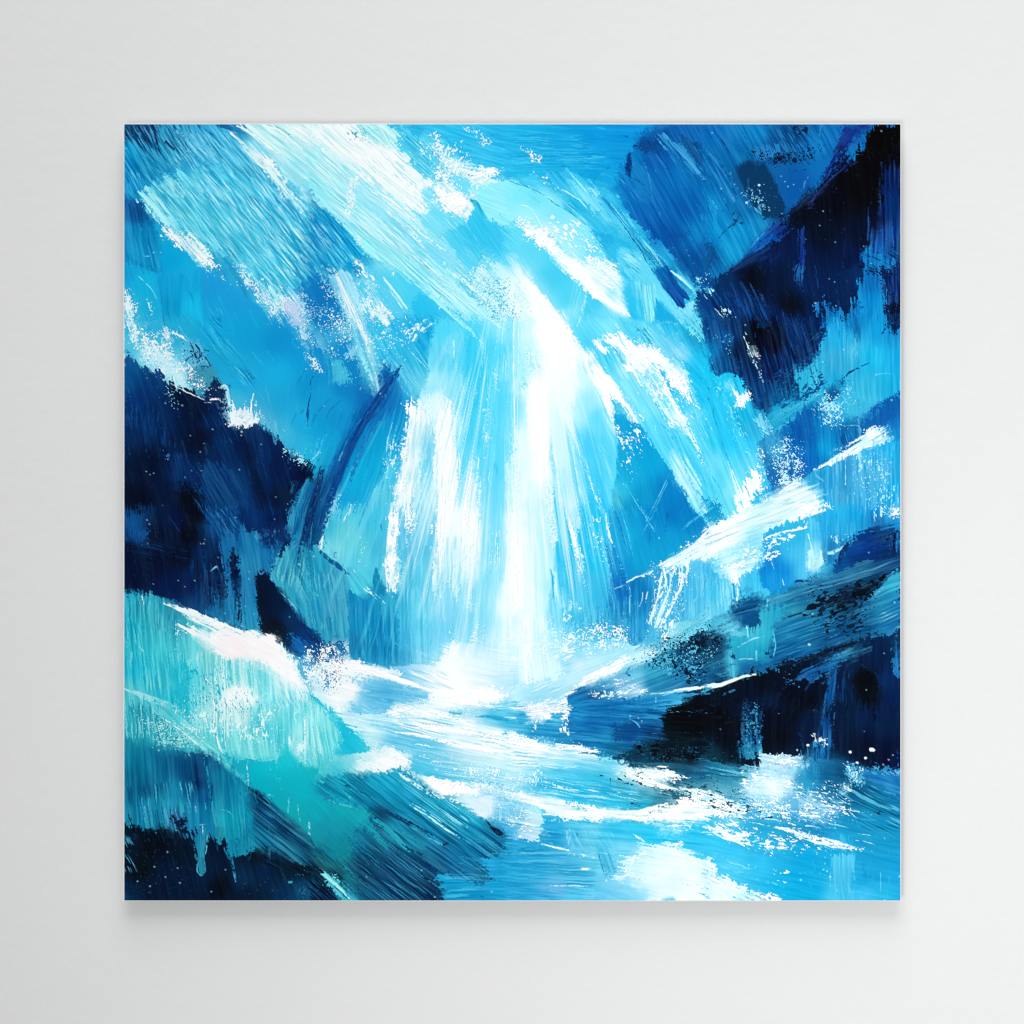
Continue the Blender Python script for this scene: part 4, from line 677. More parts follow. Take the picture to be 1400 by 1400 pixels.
P('330,750 340,820 310,920 260,1020 220,1120 170,1250 120,1400 0,1400 20,1200 100,1130 160,1050 230,900 290,810', '290,880,04509c 220,980,0460a8 160,1150,0a5890 80,1300,045088 40,1200,084880', ang=112, rough=1.5, tex=.1); R('-20,1130 200,1060 160,1400 -20,1400', '48b8e0', '043c74', ang=106, tl=34, tw=1.4, f=2, a=.8); S('480,610 400,680 300,810 230,960 200,1010', [1, 1.5, 2, 1.5, 1], '0a90cc', dry=.2); S('240,940 215,1000', 1.6, 'a0e8f8'); S('360,740 260,870', 1, '08508c')
K('-20,820 110,820 130,920 60,1000 -20,1060', '88dcf4', .5, 2, f=5, ang=115); S('100,910 60,960 10,1010', [1, 3, 2], 'b8ecf8', dry=.35); S('130,820 70,930', 1.6, '70d0f0', dry=.3)
K('-20,-20 330,-20 340,160 240,180 100,80 -20,60', 'b4ecfc', .42, 1.7, f=4); K('220,60 340,100 330,170 240,180', 'c0f0fc', .6, 1.8); P('265,290 300,210 335,200 330,250 290,300', 'a8dcf4', rough=2, dry=.15); P('150,290 230,310 270,370 300,450 260,460 180,460 170,360', '48b8dc', rough=2.5, tex=.07); K('220,360 350,420 400,560 330,500 240,420', 'b8f0fc', .5, 1.7, f=3); K('-20,260 60,280 130,400 60,420 0,360', 'd0f4fc', .75, 1.8, f=2); D('112,622,1.3 8,130,2.4 125,232 190,270', 'c0f0fc', 1)
P('290,-20 370,-20 400,80 430,150 460,300 490,400 510,540 490,575 440,440 400,320 340,160', '340,40,90dcf4 400,200,80d8f4 450,380,78d4f0 490,520,b0f0f8', ang=70, rough=2, tex=.14); R('290,-20 400,-20 510,540 480,570 400,320', 'e8ffff', '30a4d0', ang=72, tl=50, tw=1.5, f=1, a=.9); S('320,-10 360,80 400,180 430,290', [12, 8, 6, 2], 'f4ffff', dry=.2); S('440,330 470,440 490,570', [3, 4, 2], 'e0fcff', dry=.2); S('430,420 470,540', 1.2, 'e0fcff')
K('600,120 840,0 840,100 700,220', 'd8f8ff', .6, 2.2, f=3, ang=130); S('830,20 740,100 680,180', [5, 7, 3], 'c8f4fc', dry=.45); S('850,60 770,120', 2, 'e8fcff', dry=.3); P('470,-20 540,-20 580,20 550,75 510,40', 'f4ffff', rough=3); K('400,0 600,-20 600,60 500,60', 'f0feff', .7, 2.4, f=3); S('540,290 500,350', [4, 2], 'c8f0fc', dry=.3); S('410,50 470,20', 2, 'd8fcff', dry=.3)
S('640,490 690,550 740,610', [1, 2, 1], '78d4f0', dry=.2); S('690,230 750,300 820,370', [1, 2, 1], '98e4f8', dry=.2)
P('900,-20 1420,-20 1420,1420 870,1420 860,1000 740,620 790,520 850,400 830,330 860,150', '950,100,50d4fa 900,300,60d0f6 1000,250,68d8fa 880,480,98e8fc 1000,480,90e4fc 1100,200,38ccf8 1150,420,30c8f8 1120,600,38ccf8 1250,250,48d0f8 1350,100,88e4fc 1380,400,80e4fc 1300,600,58d8fa 1120,850,50d4fa 1250,850,60dcfc 1350,800,80e4fc 1100,1000,58d4f8 1300,1100,60d4f8 1200,1250,80d8f8 1390,1150,b0ecff 850,650,c8f4ff 1020,750,b0f0ff', ang=90, rough=1.5, tex=.045, tl=70, tw=4); P('1060,60 1120,40 1160,200 1200,450 1170,900 1070,900 1050,400', '34c8f6', f=5, ang=90, tex=.05, rough=2, op=.7); P('970,150 1070,100 1060,650 980,560', '88e0fc', f=5, op=.5)
R('900,160 1000,240 960,340 880,280', 'b0f0ff', None, ang=50, tl=30, tw=1.3, f=3); R('960,-20 1300,-20 1300,100 1060,60 980,30', 'd0faff', None, ang=40, tl=40, tw=1.5, f=3); R('1150,100 1260,100 1260,560 1170,560', 'a8f0ff', None, ang=90, tl=60, tw=1.5, f=3); K('1230,360 1320,340 1320,540 1250,540', 'b8f4ff', .6, 1.8, f=3); K('1180,-20 1400,-20 1400,180 1280,100', 'e8feff', .6, 2.2, f=5, ang=60); S('1000,180 1002,330', 1.4, 'c8f8ff', dry=.2); K('1030,110 1070,110 1070,190 1040,190', 'c8f8ff', .7, 2)
K('1180,620 1270,620 1270,760 1200,780', 'f4ffff', .75, 2.2, f=2); K('1170,740 1260,760 1270,900 1200,920', 'e8fcff', .65, 2, f=2); S('1210,500 1240,640 1260,740', 1.4, 'f0ffff', dry=.3); D('1365,340,1.6 1155,535,1.2 1215,980,2 1262,775,1.2', 'f0ffff'); R('1110,500 1180,500 1180,660 1120,640', 'a0ecff', '20b0e4', ang=95, tl=20, tw=1.5, f=3); S('1290,1010 1300,1110', 3, '18b4e0'); S('1275,1020 1280,1060', 1, '48a0b8'); S('1250,1050 1240,1130 1270,1170', 1.6, 'b8f0fc', dry=.2); S('1330,770 1350,950 1360,1150 1385,1400', [1, 3, 6, 9], 'c8f4ff', dry=.15, dry1=.35); S('1340,820 1352,980 1380,1240', [1, 2, 3], 'ffffff')
# falling whites, left sheet
P('640,620 700,600 740,620 780,590 830,620 860,740 870,960 880,1200 890,1420 820,1420 790,1000 740,1250 720,1420 550,1420 600,1180 640,1060 660,860 690,700', '700,800,e0fbff 760,700,f4ffff 820,700,e0f8ff 690,1000,f8ffff 680,1200,f8ffff 760,950,d8f6fc 650,1350,e8fbff 780,1100,68d4f4 830,900,40b8e8 820,1200,60d0f4', ang=93, rough=3, de=4, tex=.08, tl=60)
P('800,900 830,780 860,900 870,1100 870,1420 790,1420 800,1150', '830,920,30b0e4 830,1250,68d0f4', ang=90, rough=2, tex=.05, f=1.5); R('740,600 880,620 870,1000 800,980 760,1000', 'ffffff', '80d0e8', ang=92, tl=50, tw=1.6, f=3, a=.8); S('830,680 860,820 870,920', [1, 2, 1], '60b8cc', dry=.2); R('700,600 800,600 800,1100 680,1420 560,1420 660,900', 'ffffff', 'b0e0f0', ang=97, tl=60, tw=2, f=3, a=.8)
K('640,860 720,640 720,900 660,1200 560,1420 540,1420 610,1100', 'f4ffff', .85, 2.3, f=2); K('520,860 640,740 660,1000 600,1300 540,1420 480,1300', 'd8f8ff', .45, 1.8, f=5, ang=98); S('610,760 580,900 540,1100 525,1200', [1, 2, 2, 1], '88e0f4', dry=.3); S('580,740 545,880 540,1040', [1, 2, 1], '80dcf4', dry=.35); S('550,1050 500,1160 460,1220', [1, 4, 3], '58c8ec', dry=.2); K('690,660 730,660 720,760', 'f4ffff', .8, 2)
P('790,560 860,520 930,520 960,620 1000,700 1000,760 880,740 840,640', 'd8f8ff', rough=3, de=3); P('930,560 950,600 990,660 1000,800 1020,900 1050,1000 1050,1100 1090,980 1165,960 1175,1100 1160,1420 880,1420 870,1000 860,740 900,700', '940,800,ffffff 950,1100,ffffff 920,1350,ffffff 1040,1200,e8fcff 1110,1080,c8f4fc 1110,1300,ffffff 1000,1350,d0f4fc', ang=90, rough=2.5, de=3, tex=.04, tl=80); S('920,700 940,900 950,1200 940,1420', [14, 24, 22, 18], 'ffffff', tex=.01); S('1120,1100 1110,1250 1105,1420', [10, 18, 21], 'ffffff', tex=.01); K('1080,960 1180,960 1180,1120 1090,1160', '60d0f0', .45, 2, f=3)
K('920,540 1000,560 1010,700 930,640', 'f4ffff', .8, 2.4, f=3); R('980,1000 1060,980 1060,1420 1000,1420', 'ffffff', '98dcf0', ang=92, tl=60, tw=1.5, f=2); S('880,1180 878,1300', 1.2, '5098a8', dry=.3)
P('130,1400 160,1280 210,1240 210,1330 170,1400', '98dcf0', rough=2, dry=.2); K('260,1260 400,1260 380,1400 280,1400', 'a8e8f8', .55, 2, f=3, ang=100); D('315,1110,1 520,985,1.4', '88dcf4', 1.2)
P('380,1420 400,1300 430,1230 560,1150 600,1250 550,1420', '50c0e4', ang=95, rough=2, tex=.06, f=2)
O(690, 430)    # waterfall, right half
P('-10,-20 400,-20 500,220 600,300 740,640 770,860 770,1050 740,1200 740,1420 -10,1420', '20,200,80e4fc 20,600,60d8fa 150,200,c8f8fc 100,500,c8f8fc 200,300,b0f4fc 230,420,b8f0fc 400,500,f0ffff 500,450,c8f8ff 560,600,98e8fc 650,700,60d4f8 550,900,48ccf6 700,900,58d0f6 650,1150,40c8f2 720,1150,60d4f4 600,1300,18b8ec 500,1200,68d4f6 400,900,c8f4fe 380,1100,98e0fc 450,700,c8f8ff 100,900,e0ffff 130,1200,e0fcff 270,1100,f8ffff 350,1250,58ccf2 420,1350,b0e8fc 530,1380,30bcee', ang=88, rough=1, tex=.03, tl=80, tw=4)
P('0,-20 60,-20 60,900 40,1000 0,900', '20,300,70e0fc 20,700,70dcfc', f=3, ang=90); P('160,180 260,260 300,440 100,500 90,260', '90ecf8', f=4, rough=4, dry=.2); K('100,160 300,260 300,480 100,520', '60d4ec', .5, 2.4, f=5); K('120,160 280,300 260,460 120,460', 'ffffff', .5, 2, f=4)
P('190,-20 400,-20 460,60 490,180 560,260 480,340 500,460 440,600 470,800 400,700 340,480 300,340 230,180', 'ffffff', f=5, rough=2, tex=.01); K('380,-20 460,40 520,220 600,300 560,320 420,160', 'ffffff', .8, 2.4, f=2)
P('330,300 480,300 480,560 460,760 520,900 420,760 360,560', 'ffffff', f=4, rough=2, tex=.01); S('400,640 460,780 500,900 560,1050 600,1160', [12, 9, 6, 4, 1], 'f8ffff', dry=.05, dry1=.3)
P('170,440 300,420 300,600 310,900 310,960 220,980 170,860 150,660', 'ffffff', f=4, rough=1.5, tex=.01); S('240,900 260,1100 280,1200 330,1400', [18, 17, 14, 9], 'f8ffff', dry=.05, dry1=.35); S('180,600 210,1000 240,1250', [5, 5, 5], 'f0ffff', op=.6)
S('60,-10 58,300 68,900', [2.4, 2, 2.2], 'f4ffff'); S('90,60 92,420', 1.3, 'f0ffff', dry=.2); S('85,950 80,1200 60,1400', [8, 7, 10], 'f8ffff', op=.75); K('40,920 120,940 140,1200 60,1400 20,1100', 'f4ffff', .6, 2, f=4)
S('310,760 320,960 350,1120 380,1300 400,1400', [1, 5, 8, 10, 14], '50c8f0', f=2.5); S('330,1180 345,1300 370,1420', [3, 5, 10], '20b4e4', f=1.5)
P('310,700 440,760 470,1000 500,1200 520,1420 410,1420 380,1300 340,1060', '380,900,c8f4ff 400,1200,b0e8fc 440,1360,c0ecff', f=4, ang=85, tex=.04); S('465,900 480,1050 520,1250', 1.5, 'f0ffff'); S('420,840 440,1000', 1, 'f0ffff', dry=.2)
K('280,1140 350,1160 350,1420 260,1420', 'ffffff', .8, 2.2, f=2); K('500,940 560,1000 680,1300 740,1420 660,1420 560,1160', 'e8fcff', .7, 2.1, f=2, ang=70); S('520,1000 570,1110 620,1240 680,1380', [4, 3, 2, 3], 'f0ffff', dry=.3)
R('460,760 560,1080 560,1400 440,1200', 'b8f0ff', None, ang=72, tl=60, tw=1.6, f=4); K('460,600 620,700 600,820 480,780', 'e0fcff', .4, 1.8); R('560,860 780,900 740,1200 600,1100', 'a0e8fc', None, ang=60, tl=30, tw=1.6, f=6)
P('400,-20 520,-20 900,60 1060,60 1000,260 700,140 620,180 600,260 560,260 480,160', '520,50,68dcfa 700,60,80e4fc 560,200,40c4ee 900,60,48c4f0 620,120,60d8fa 480,100,50d0f6', rough=1.5, tex=.05, ang=50); S('490,90 530,-20', 3, 'b0f0fc', dry=.2)
P('600,190 700,160 900,340 1000,560 960,760 900,740 820,640 700,440 600,290', '650,300,40c4ee 750,450,68d8f8 800,400,98e8fc 900,560,80dcf8 700,380,40c4ec', ang=58, rough=2, tex=.1); R('600,260 860,640 760,500', 'd0f8ff', '28b0e0', ang=58, tl=50, tw=1.5, f=2); R('600,180 860,180 900,420 680,300', 'c8f4fc', '30b0d8', ang=56, tl=26, tw=1.5, f=3)
P('520,240 600,270 640,360 740,470 800,560 860,640 910,730 880,740 780,610 700,540 760,660 770,800 720,700 660,560 590,420 540,340', 'f8ffff', ang=60, rough=2, tex=.05); S('560,300 650,480 720,640 760,760', [10, 12, 12, 5], 'ffffff', dry=.05, dry1=.25); S('640,380 760,500 830,610 905,735', [7, 8, 8, 3], 'ffffff'); R('500,280 600,320 600,560 560,500', 'ffffff', '68d0e8', ang=68, f=1)
P('740,640 800,680 900,740 950,780 1000,880 1080,980 1140,1060 1200,1180 1250,1260 1320,1420 760,1420 740,1260 770,1040 770,860 740,700', '800,750,0898d4 900,850,0098d8 850,1100,10a4d8 1000,1000,069cd4 1100,1200,0078c0 950,1250,0890c8 850,1350,0c8cc0 1200,1350,0070b8 1050,1380,0074bc 780,1200,30b4dc 800,900,0ca0d8', rough=.8, tex=.03, ang=80)
P('740,1200 800,1250 860,1420 740,1420', '40b0d4', ang=70, rough=1, tex=.1); P('740,600 780,600 840,690 760,660', '38b8e4', dry=.2); S('760,620 800,620 840,680', 1.2, 'e8ffff', dry=.2)
K('700,640 760,660 810,820 850,960 800,940 740,800', 'f4ffff', .85, 2.1, f=2); S('810,900 840,980 870,1055', [2, 1.6, 1], '60c4e8', dry=.2); S('760,1060 840,1190 920,1320 980,1400', [1, 1, 1.4, 1.2], '58c8ec', dry=.1); S('1125,1080 1060,1220 970,1400', [1, 1.2, 1.2], '58c0e4', dry=.1); S('1120,1130 1050,1270 990,1400', 1, '48b4e0', dry=.15); D('808,1158,1 905,1265,.8 835,945,1.2', 'a0e8fc')
P('760,480 860,420 1000,480 1060,380 1250,740 1260,820 1180,780 1130,840 1200,940 1280,1060 1400,1300 1420,1420 1320,1420 1250,1260 1140,1060 1000,880 950,780 900,720 860,640 800,560', '850,560,78dcf8 950,650,70dcfa 1050,600,88e4fc 1000,760,58d0f6 1100,900,50ccf4 1200,1100,88e0f8 1250,1200,98e0fc 1150,700,60d4f6 1300,1300,68d4f6 1150,1000,58d0f4', ang=60, rough=1, tex=.06)
P('1130,800 1260,820 1420,900 1420,1400 1300,1180 1200,960', '1250,900,50ccf4 1350,1100,48c8f2 1400,1300,40c4f0', ang=62, rough=1.5, tex=.08); R('1150,900 1300,1000 1380,1380 1250,1200', 'c0f4ff', '28b0e4', ang=62, tl=40, tw=1.6, f=4)
P('1000,460 1060,380 1150,480 1300,640 1420,700 1420,900 1300,820 1240,740 1100,560', '1100,480,18b0e4 1200,600,40c4f0 1350,760,50ccf4 1300,700,68d4f4', rough=2, tex=.06); R('1200,640 1400,700 1420,1000 1280,860', 'b0f0ff', '1ca4d8', ang=66, tl=30, tw=1.7, f=3)
P('900,60 1040,80 1180,180 1300,280 1420,300 1420,640 1350,640 1300,580 1250,400 1150,300 1000,200', '1000,120,68d4f4 1150,180,68ccf4 1200,260,80d0f8 1300,400,18b8ec 1380,500,18b8ec 1350,300,20b8ec', rough=2, tex=.06, ang=48); P('1020,-20 1150,-20 1250,50 1330,140 1380,300 1420,300 1420,-20', '1200,60,28b4e4 1100,20,1ca8e0', rough=2); P('1120,-20 1300,-20 1340,60 1360,190 1300,140 1240,60', '68d4ec', ang=50, rough=2, tex=.12); P('1330,-20 1420,-20 1420,260 1370,200 1350,80', '003878', rough=2)
P('610,190 640,180 680,220 700,260 680,270 640,240', 'ffffff', rough=2); S('620,190 690,262', [7, 8], 'ffffff', dry=.1); S('700,170 770,230', [5, 6], 'ffffff', dry=.15); P('700,170 800,140 860,180 940,210 1040,240 1120,330 1180,400 1100,400 1040,340 1000,380 940,400 880,380 840,300 800,240 740,210', '800,190,f4ffff 900,280,f8ffff 1000,300,ffffff 1080,360,e0fafc 960,380,d8fafc', rough=4, de=4, ang=45); K('680,130 900,160 1060,220 1240,360 1280,400 1200,400 1020,340 1000,420 860,360 780,260', 'ffffff', .75, 2.3, f=5, ang=50)
S('795,125 830,200 860,260', [2, 6, 8], 'f4ffff', dry=.2); S('800,330 850,390', [3, 8], 'f8ffff', dry=.25); S('820,240 860,360 900,420 960,540', [4, 8, 5, 2], 'f0ffff', dry=.2, dry1=.4); P('1080,380 1160,360 1240,460 1260,540 1310,610 1280,600 1200,540 1140,480', 'ffffff', rough=4, dry=.05, de=4); K('1060,340 1240,400 1330,640 1240,580 1100,460', 'ffffff', .75, 2.3, f=3); K('1180,260 1300,360 1280,420 1220,400', 'e0f8ff', .65, 2)
P('900,80 940,90 970,150 1000,200 980,220 940,160', '28a4cc', dry=.3, ang=55); R('880,60 1060,90 1180,200 1250,380 1000,260', 'b0f0fc', '1494c0', ang=48, tl=24, tw=1.4, f=2); K('1060,80 1220,110 1200,160 1100,140', 'f0fcff', .6, 2); K('1200,160 1340,200 1300,280', 'c0e8fc', .4, 1.5)
P('1010,340 1080,400 1100,480 1060,470', '18a8e0', rough=2); P('1020,340 1060,400 1110,500 1170,620 1250,740 1230,780 1180,760 1100,680 1020,560 940,460 980,420', '1020,480,90e4fc 1100,600,78dcf8 1180,720,c8f4fc', ang=60, rough=1.5, tex=.1); S('1030,350 1080,460 1150,600 1245,745', [3, 6, 6, 6], 'f8ffff', dry=.1); S('1000,480 1060,620 1130,710 1190,770', [1, 2, 2, 5], 'e8fcff', dry=.15); S('1080,420 1130,520', 1.2, '1880b0'); S('1000,570 1050,640 1090,740', [1, 2, 1], '1ca4d8', dry=.2); S('1060,740 1140,820', 1.4, '1c98c8', dry=.2)
K('1200,640 1260,580 1260,720', 'd8f8ff', .5, 2); K('1160,740 1260,740 1320,900 1400,1060 1340,1020 1260,860', 'e4fcff', .65, 1.9, f=2); S('1250,790 1310,900 1380,1050', [8, 5, 1], 'd8f8ff', dry=.2, dry1=.45); P('1140,940 1240,1000 1320,1140 1360,1300 1400,1400 1300,1300 1180,1120', 'a8e4fc', ang=62, rough=2, dry=.25, tex=.1); S('1190,1100 1200,1160 1240,1240', [1.5, 3, 1.5], 'e0fcff', dry=.2); P('1210,1180 1260,1240 1240,1250', '1078b4', rough=1); S('1310,1200 1370,1280', 2, '1890c8'); K('1240,1260 1400,1260 1400,1420 1320,1420', 'b8ecfc', .6, 1.9); S('1390,460 1385,580 1350,640', [1, 2, 1], '0878b8', dry=.2); S('1310,620 1350,680', 2.4, 'f0ffff', dry=.3)

O(960, 430)    # right
P('-20,180 80,180 130,330 240,420 300,470 340,560 400,700 460,760 370,900 440,1080 520,1220 330,1300 240,1420 -20,1420', '20,300,10c0ec 150,500,18bcec 50,700,28c0f0 200,550,30c4f0 200,850,20bcf0 280,700,18acdc 350,1000,60ccf4 400,1150,48c0ec 300,900,38c4f0 50,1000,70d8f4 80,1200,50ccf0 200,1200,80e0f8 150,1300,60d0f0 450,1200,20a0dc 340,780,30acdc 60,850,38c8f0', ang=70, rough=1.5, tex=.06)
P('-20,-20 860,-20 810,100 820,190 780,250 760,330 700,370 620,400 640,500 640,580 520,600 460,640 440,700 380,640 330,550 300,500 250,420 160,380 100,420 60,380 20,220 -20,180', '50,60,044484 150,150,045094 50,250,0870b0 250,250,001c48 200,80,002c60 400,100,000410 480,200,000820 350,200,000c24 650,50,002c64 700,150,002458 560,300,001c54 450,350,00184c 600,450,04386c 400,500,043c78 550,560,0868a0 150,350,04508c 280,430,022c64 750,280,00245c', ang=78, rough=4, tex=.1, tl=40)
R('500,0 860,0 820,200 700,370 560,300', '144c90', '000c28', ang=70, tl=34, tw=1.7, f=4); R('200,150 640,300 640,560 440,660 300,520', '1060a4', '000e30', ang=76, tl=44, tw=1.6, f=3); P('370,20 460,60 430,110 380,80', '06285c', rough=2); P('540,-20 700,0 700,200 600,220', '042c68', ang=72, tex=.12, dry=.15, rough=3); K('380,-20 460,100 340,120', '1c60a8', .3, 1.6)
S('280,150 330,270 380,380 410,450', [1.4, 2, 2, 1], 'd0ecf8', dry=.25); K('270,110 320,120 360,260 420,460 370,420 300,220', '90c8e8', .5, 1.8, f=2); P('340,240 380,260 375,290 345,275', 'e8f8fc', rough=2); K('100,-20 260,0 200,60 140,20', 'a0dcf0', .5, 2, ang=55); K('0,80 240,100 240,300 130,330 40,220', '58b8e0', .3, 1.4, f=6); K('60,180 300,300 300,420 120,400', '0c4888', .4, 2.2, f=4)
R('680,120 820,100 820,260 700,260', '2c70b0', None, ang=140, tl=24, tw=1.6, f=3); S('600,380 640,480 655,570', [4, 4, 2], '042858'); S('310,500 360,600 400,640', [4, 3, 1], '043064', dry=.2); S('420,540 450,620 470,620', [5, 4, 2], '043468'); S('340,640 380,720', 1.4, '0870a8', dry=.2); S('130,330 80,440 30,620', [1, 1, 1], '0880b0', dry=.3); S('180,430 110,560 80,610', 1, '0c88b4', dry=.3)
P('860,-20 1420,-20 1360,560 1200,600 1100,640 1060,700 1000,680 960,620 860,560 760,540 660,570 640,480 640,400 760,330 790,240 820,180', '900,50,1498d8 1050,50,0874b8 1200,100,0c98d8 900,300,3ca4d4 750,400,30acd8 700,500,28acd8 1000,250,48b0dc 1150,300,18b0e4 1300,350,18a4e0 1300,500,18a4d8 1100,500,38b0dc 1100,600,48b8e0 950,200,18a0dc 1300,80,0c74b8 900,480,20a0d4', ang=88, rough=2, tex=.06)
S('800,100 830,120', 3, '0a1c40'); R('860,0 1060,50 1080,340 940,340', '60c4e8', None, ang=84, tl=30, tw=1.6, f=3); K('920,200 1060,200 1060,350 940,350', 'b0ecfc', .45, 1.7, ang=85); R('980,-20 1100,-20 1080,200 1020,180', '1c80c4', '022c64', ang=80, tl=40, tw=1.8, f=2, a=1); S('930,-10 960,60', 3, '023068'); P('1230,-20 1360,-20 1340,80 1300,130 1260,60', '021c48', rough=4, dry=.25); S('1260,70 1230,120 1200,170', [2, 3, 1], '021c48', dry=.2); S('1300,60 1310,120', 2, '042858', dry=.2)
S('1150,325 1070,360 1000,400 960,460', [1.4, 2, 4, 5], '04305c', dry=.3); P('920,450 960,430 960,480 930,490', '0a4c84', rough=1.5); P('840,510 900,490 940,520 920,570 860,600 835,560', '085490', rough=2); K('900,430 1060,380 1040,520 940,560', '0a4c84', .5, 2, ang=120); K('940,480 1040,420 1020,520', 'a8dcf4', .4, 1.8); K('680,500 840,510 840,550 700,550', '043064', .55, 2.2, ang=165); S('640,585 720,540 790,520', [1, 3, 2], '043468', dry=.1); S('730,330 750,420 780,500', [1.5, 3, 4], '1c5c98', dry=.3); S('750,380 790,500', 1.4, '78c0e4', dry=.3)
P('440,720 540,620 640,590 740,560 860,560 830,620 720,620 640,680 560,780 480,800', '28a0cc', rough=2, ang=150, tex=.07); K('440,680 640,640 560,800 460,780', '04345c', .45, 1.8, ang=140); K('500,600 720,560 640,680 480,740', '80d0ec', .35, 1.5)
P('560,780 620,700 700,640 740,600 830,600 860,700 900,760 1000,720 1080,720 1200,620 1290,580 1360,540 1360,880 1280,850 1200,800 960,940 760,1060 720,1100 600,1180 500,1220 440,1080 400,960 480,820', '620,780,0464a8 700,850,0464b0 700,680,0458a0 800,750,0878bc 850,900,0898d4 900,850,0888c8 720,1000,0460b4 600,900,0868b4 500,1000,1468a8 480,900,2078b0 560,1120,0c60a8 900,700,2888c0 1000,760,0868a0 950,850,0454a0 1050,820,0860a8 1200,700,0858a8 1300,700,0868b4 1330,850,0880c4', rough=2, tex=.06, ang=84)
P('1050,700 1120,660 1250,580 1360,520 1360,640 1290,720 1160,800 1100,760', '0858a4', rough=3, dry=.1, tex=.06); K('1000,680 1160,640 1200,740 1060,740', '044078', .45, 2); P('1000,560 1200,600 1100,680 960,680', '38acd8', f=4, dry=.15, rough=3); K('820,560 960,560 960,700 860,760 800,640', 'b8e8fc', .62, 2.4, f=3, ang=135); S('830,600 880,640', 2, 'd0f0fc'); S('920,640 870,720', 2.4, '90e0f8'); K('860,680 1000,700 960,820 880,780', '0a4c88', .5, 2.2); K('720,620 800,600 790,720 730,700', 'b0e0f8', .5, 2)
R('880,760 1080,780 980,900 920,900', '2890c8', '033468', ang=82, tl=26, tw=1.7, f=3); S('980,760 1060,760 1080,800 1060,850 1020,840', 1.2, '48b0dc', dry=.2); S('715,640 740,760 750,880', [1, 2, 1], '04407c', dry=.2); S('700,760 720,900', 1.4, '0c8cd0', dry=.2); P('590,740 720,700 750,900 600,880', '0458a4', f=3, ang=82, tex=.06)
K('460,780 640,800 660,1100 500,1140 400,1000', 'a8dcf8', .42, 1.9, f=8); K('480,940 700,960 700,1060 520,1100', 'd0f0fc', .5, 2.2, f=4); K('360,880 420,900 440,1040 400,1020', 'f4fcff', .75, 2.4, f=2); P('440,780 500,800 560,900 540,960 460,1000 420,900', '3c9ccc', f=3, dry=.2, op=.7); P('430,1050 520,1100 560,1180 510,1240 460,1160', '1060a8', f=1.5, rough=2)
P('760,1070 850,1010 930,950 1000,900 1060,850 1120,800 1200,760 1240,790 1200,830 1280,850 1200,890 1100,920 1050,960 980,980 900,1010 820,1040', '850,1020,f0fcff 1000,930,d8f4fc 1150,830,c8f0fc 1200,860,b0e4f4', ang=150, rough=2, tex=.1, dry=.08); K('1100,780 1260,770 1250,850 1100,880', 'f4ffff', .75, 2.2, f=2, ang=130); S('770,1065 860,1010 960,960 1100,910 1200,880 1280,850', [1, 4, 5, 3, 3, 1.5], 'f4ffff', dry=.15); R('960,900 1260,780 1200,880 1000,960', 'ffffff', '2070a0', ang=150, f=1)
P('720,1090 820,1050 1000,980 1200,890 1290,850 1360,860 1360,1420 700,1420 800,1300 760,1220 700,1180', '800,1120,2898d0 900,1100,3098d4 1000,1150,3898cc 1000,1050,4098d0 1100,1100,40a0d8 1200,1100,48a8dc 1150,950,2ca8e0 1300,900,20a8e4 1330,1200,18a8e4 850,1300,20a0dc 950,1250,4098cc 1000,1380,10a8e4 1100,1250,3ca0d8 1200,1380,20a8e0', ang=90, rough=1, tex=.07, tl=60)
R('860,960 1360,860 1360,1400 900,1400', '68c4ec', '1880c0', ang=90, tl=44, tw=2, f=5, a=.8, tl_=.64); S('975,990 975,1160', [1, 2], '90d4f4', dry=.2); S('1050,950 1055,1050', [3, 1], 'c0e8f8', dry=.3); S('1270,1010 1265,1150 1240,1300', [2, 1, 1], '88d4f4', dry=.2); S('1200,940 1230,1100 1240,1300', 1, '98dcf4', dry=.3); K('1180,1160 1360,1160 1360,1400 1160,1400', 'a0e0f8', .4, 1.8, ang=90, f=4); K('1160,1280 1300,1180 1300,1420 1180,1420', '0c5c9c', .4, 1.8, ang=90, st=3); P('1290,1360 1310,1310 1325,1340 1320,1365', 'f4ffff', rough=2); D('1185,410,1.4 1290,583,1.6 820,322,1.2 1310,1170,1.6 1285,1010,1.4 38,95,1.2 140,185 290,70', 'a8e8fc'); S('1180,410 1240,400 1300,410 1310,440', 1.2, '58c0ec', dry=.15); S('1345,860 1345,1400', [2, 2], '0c8ccc', op=.7); R('760,1060 860,1080 820,1160 760,1140', '68c0e4', '2080bc', ang=40, f=2)
P('380,690 420,720 460,760 460,800 400,760 360,720', '70c8e8', dry=.3, rough=3); R('340,700 480,760 440,860 350,760', 'b0e8f8', '2898c8', ang=30, tl=20, tw=1.4, f=2)
P('180,470 250,560 310,530 330,580 290,590 270,630 220,625 230,580', 'e8fcff', rough=3, dry=.25); K('200,540 330,520 340,600 260,640 210,620', 'ffffff', .75, 2.4, f=2); K('130,400 200,400 260,450 200,460', 'b0ecfc', .5, 2, ang=20)
S('-10,660 50,760 100,870', [1, 1, 1], 'e8ffff', dry=.3); S('75,620 80,700 130,860 180,1010', [1, 1.4, 1.4, 1], '20a4d8'); K('0,780 60,800 60,920 20,900', 'c0f4ff', .5, 1.8); S('160,980 210,1120 250,1260', [1, 3, 6], 'c8f4ff', dry=.15); S('170,1000 240,1160 270,1300', [1, 3, 12], 'e8fcff', dry=.1); S('0,1000 50,1080 100,1100', 2.6, 'c0f0ff', dry=.35); S('60,1100 100,1160 140,1230', 1.2, '20a8dc', dry=.3)
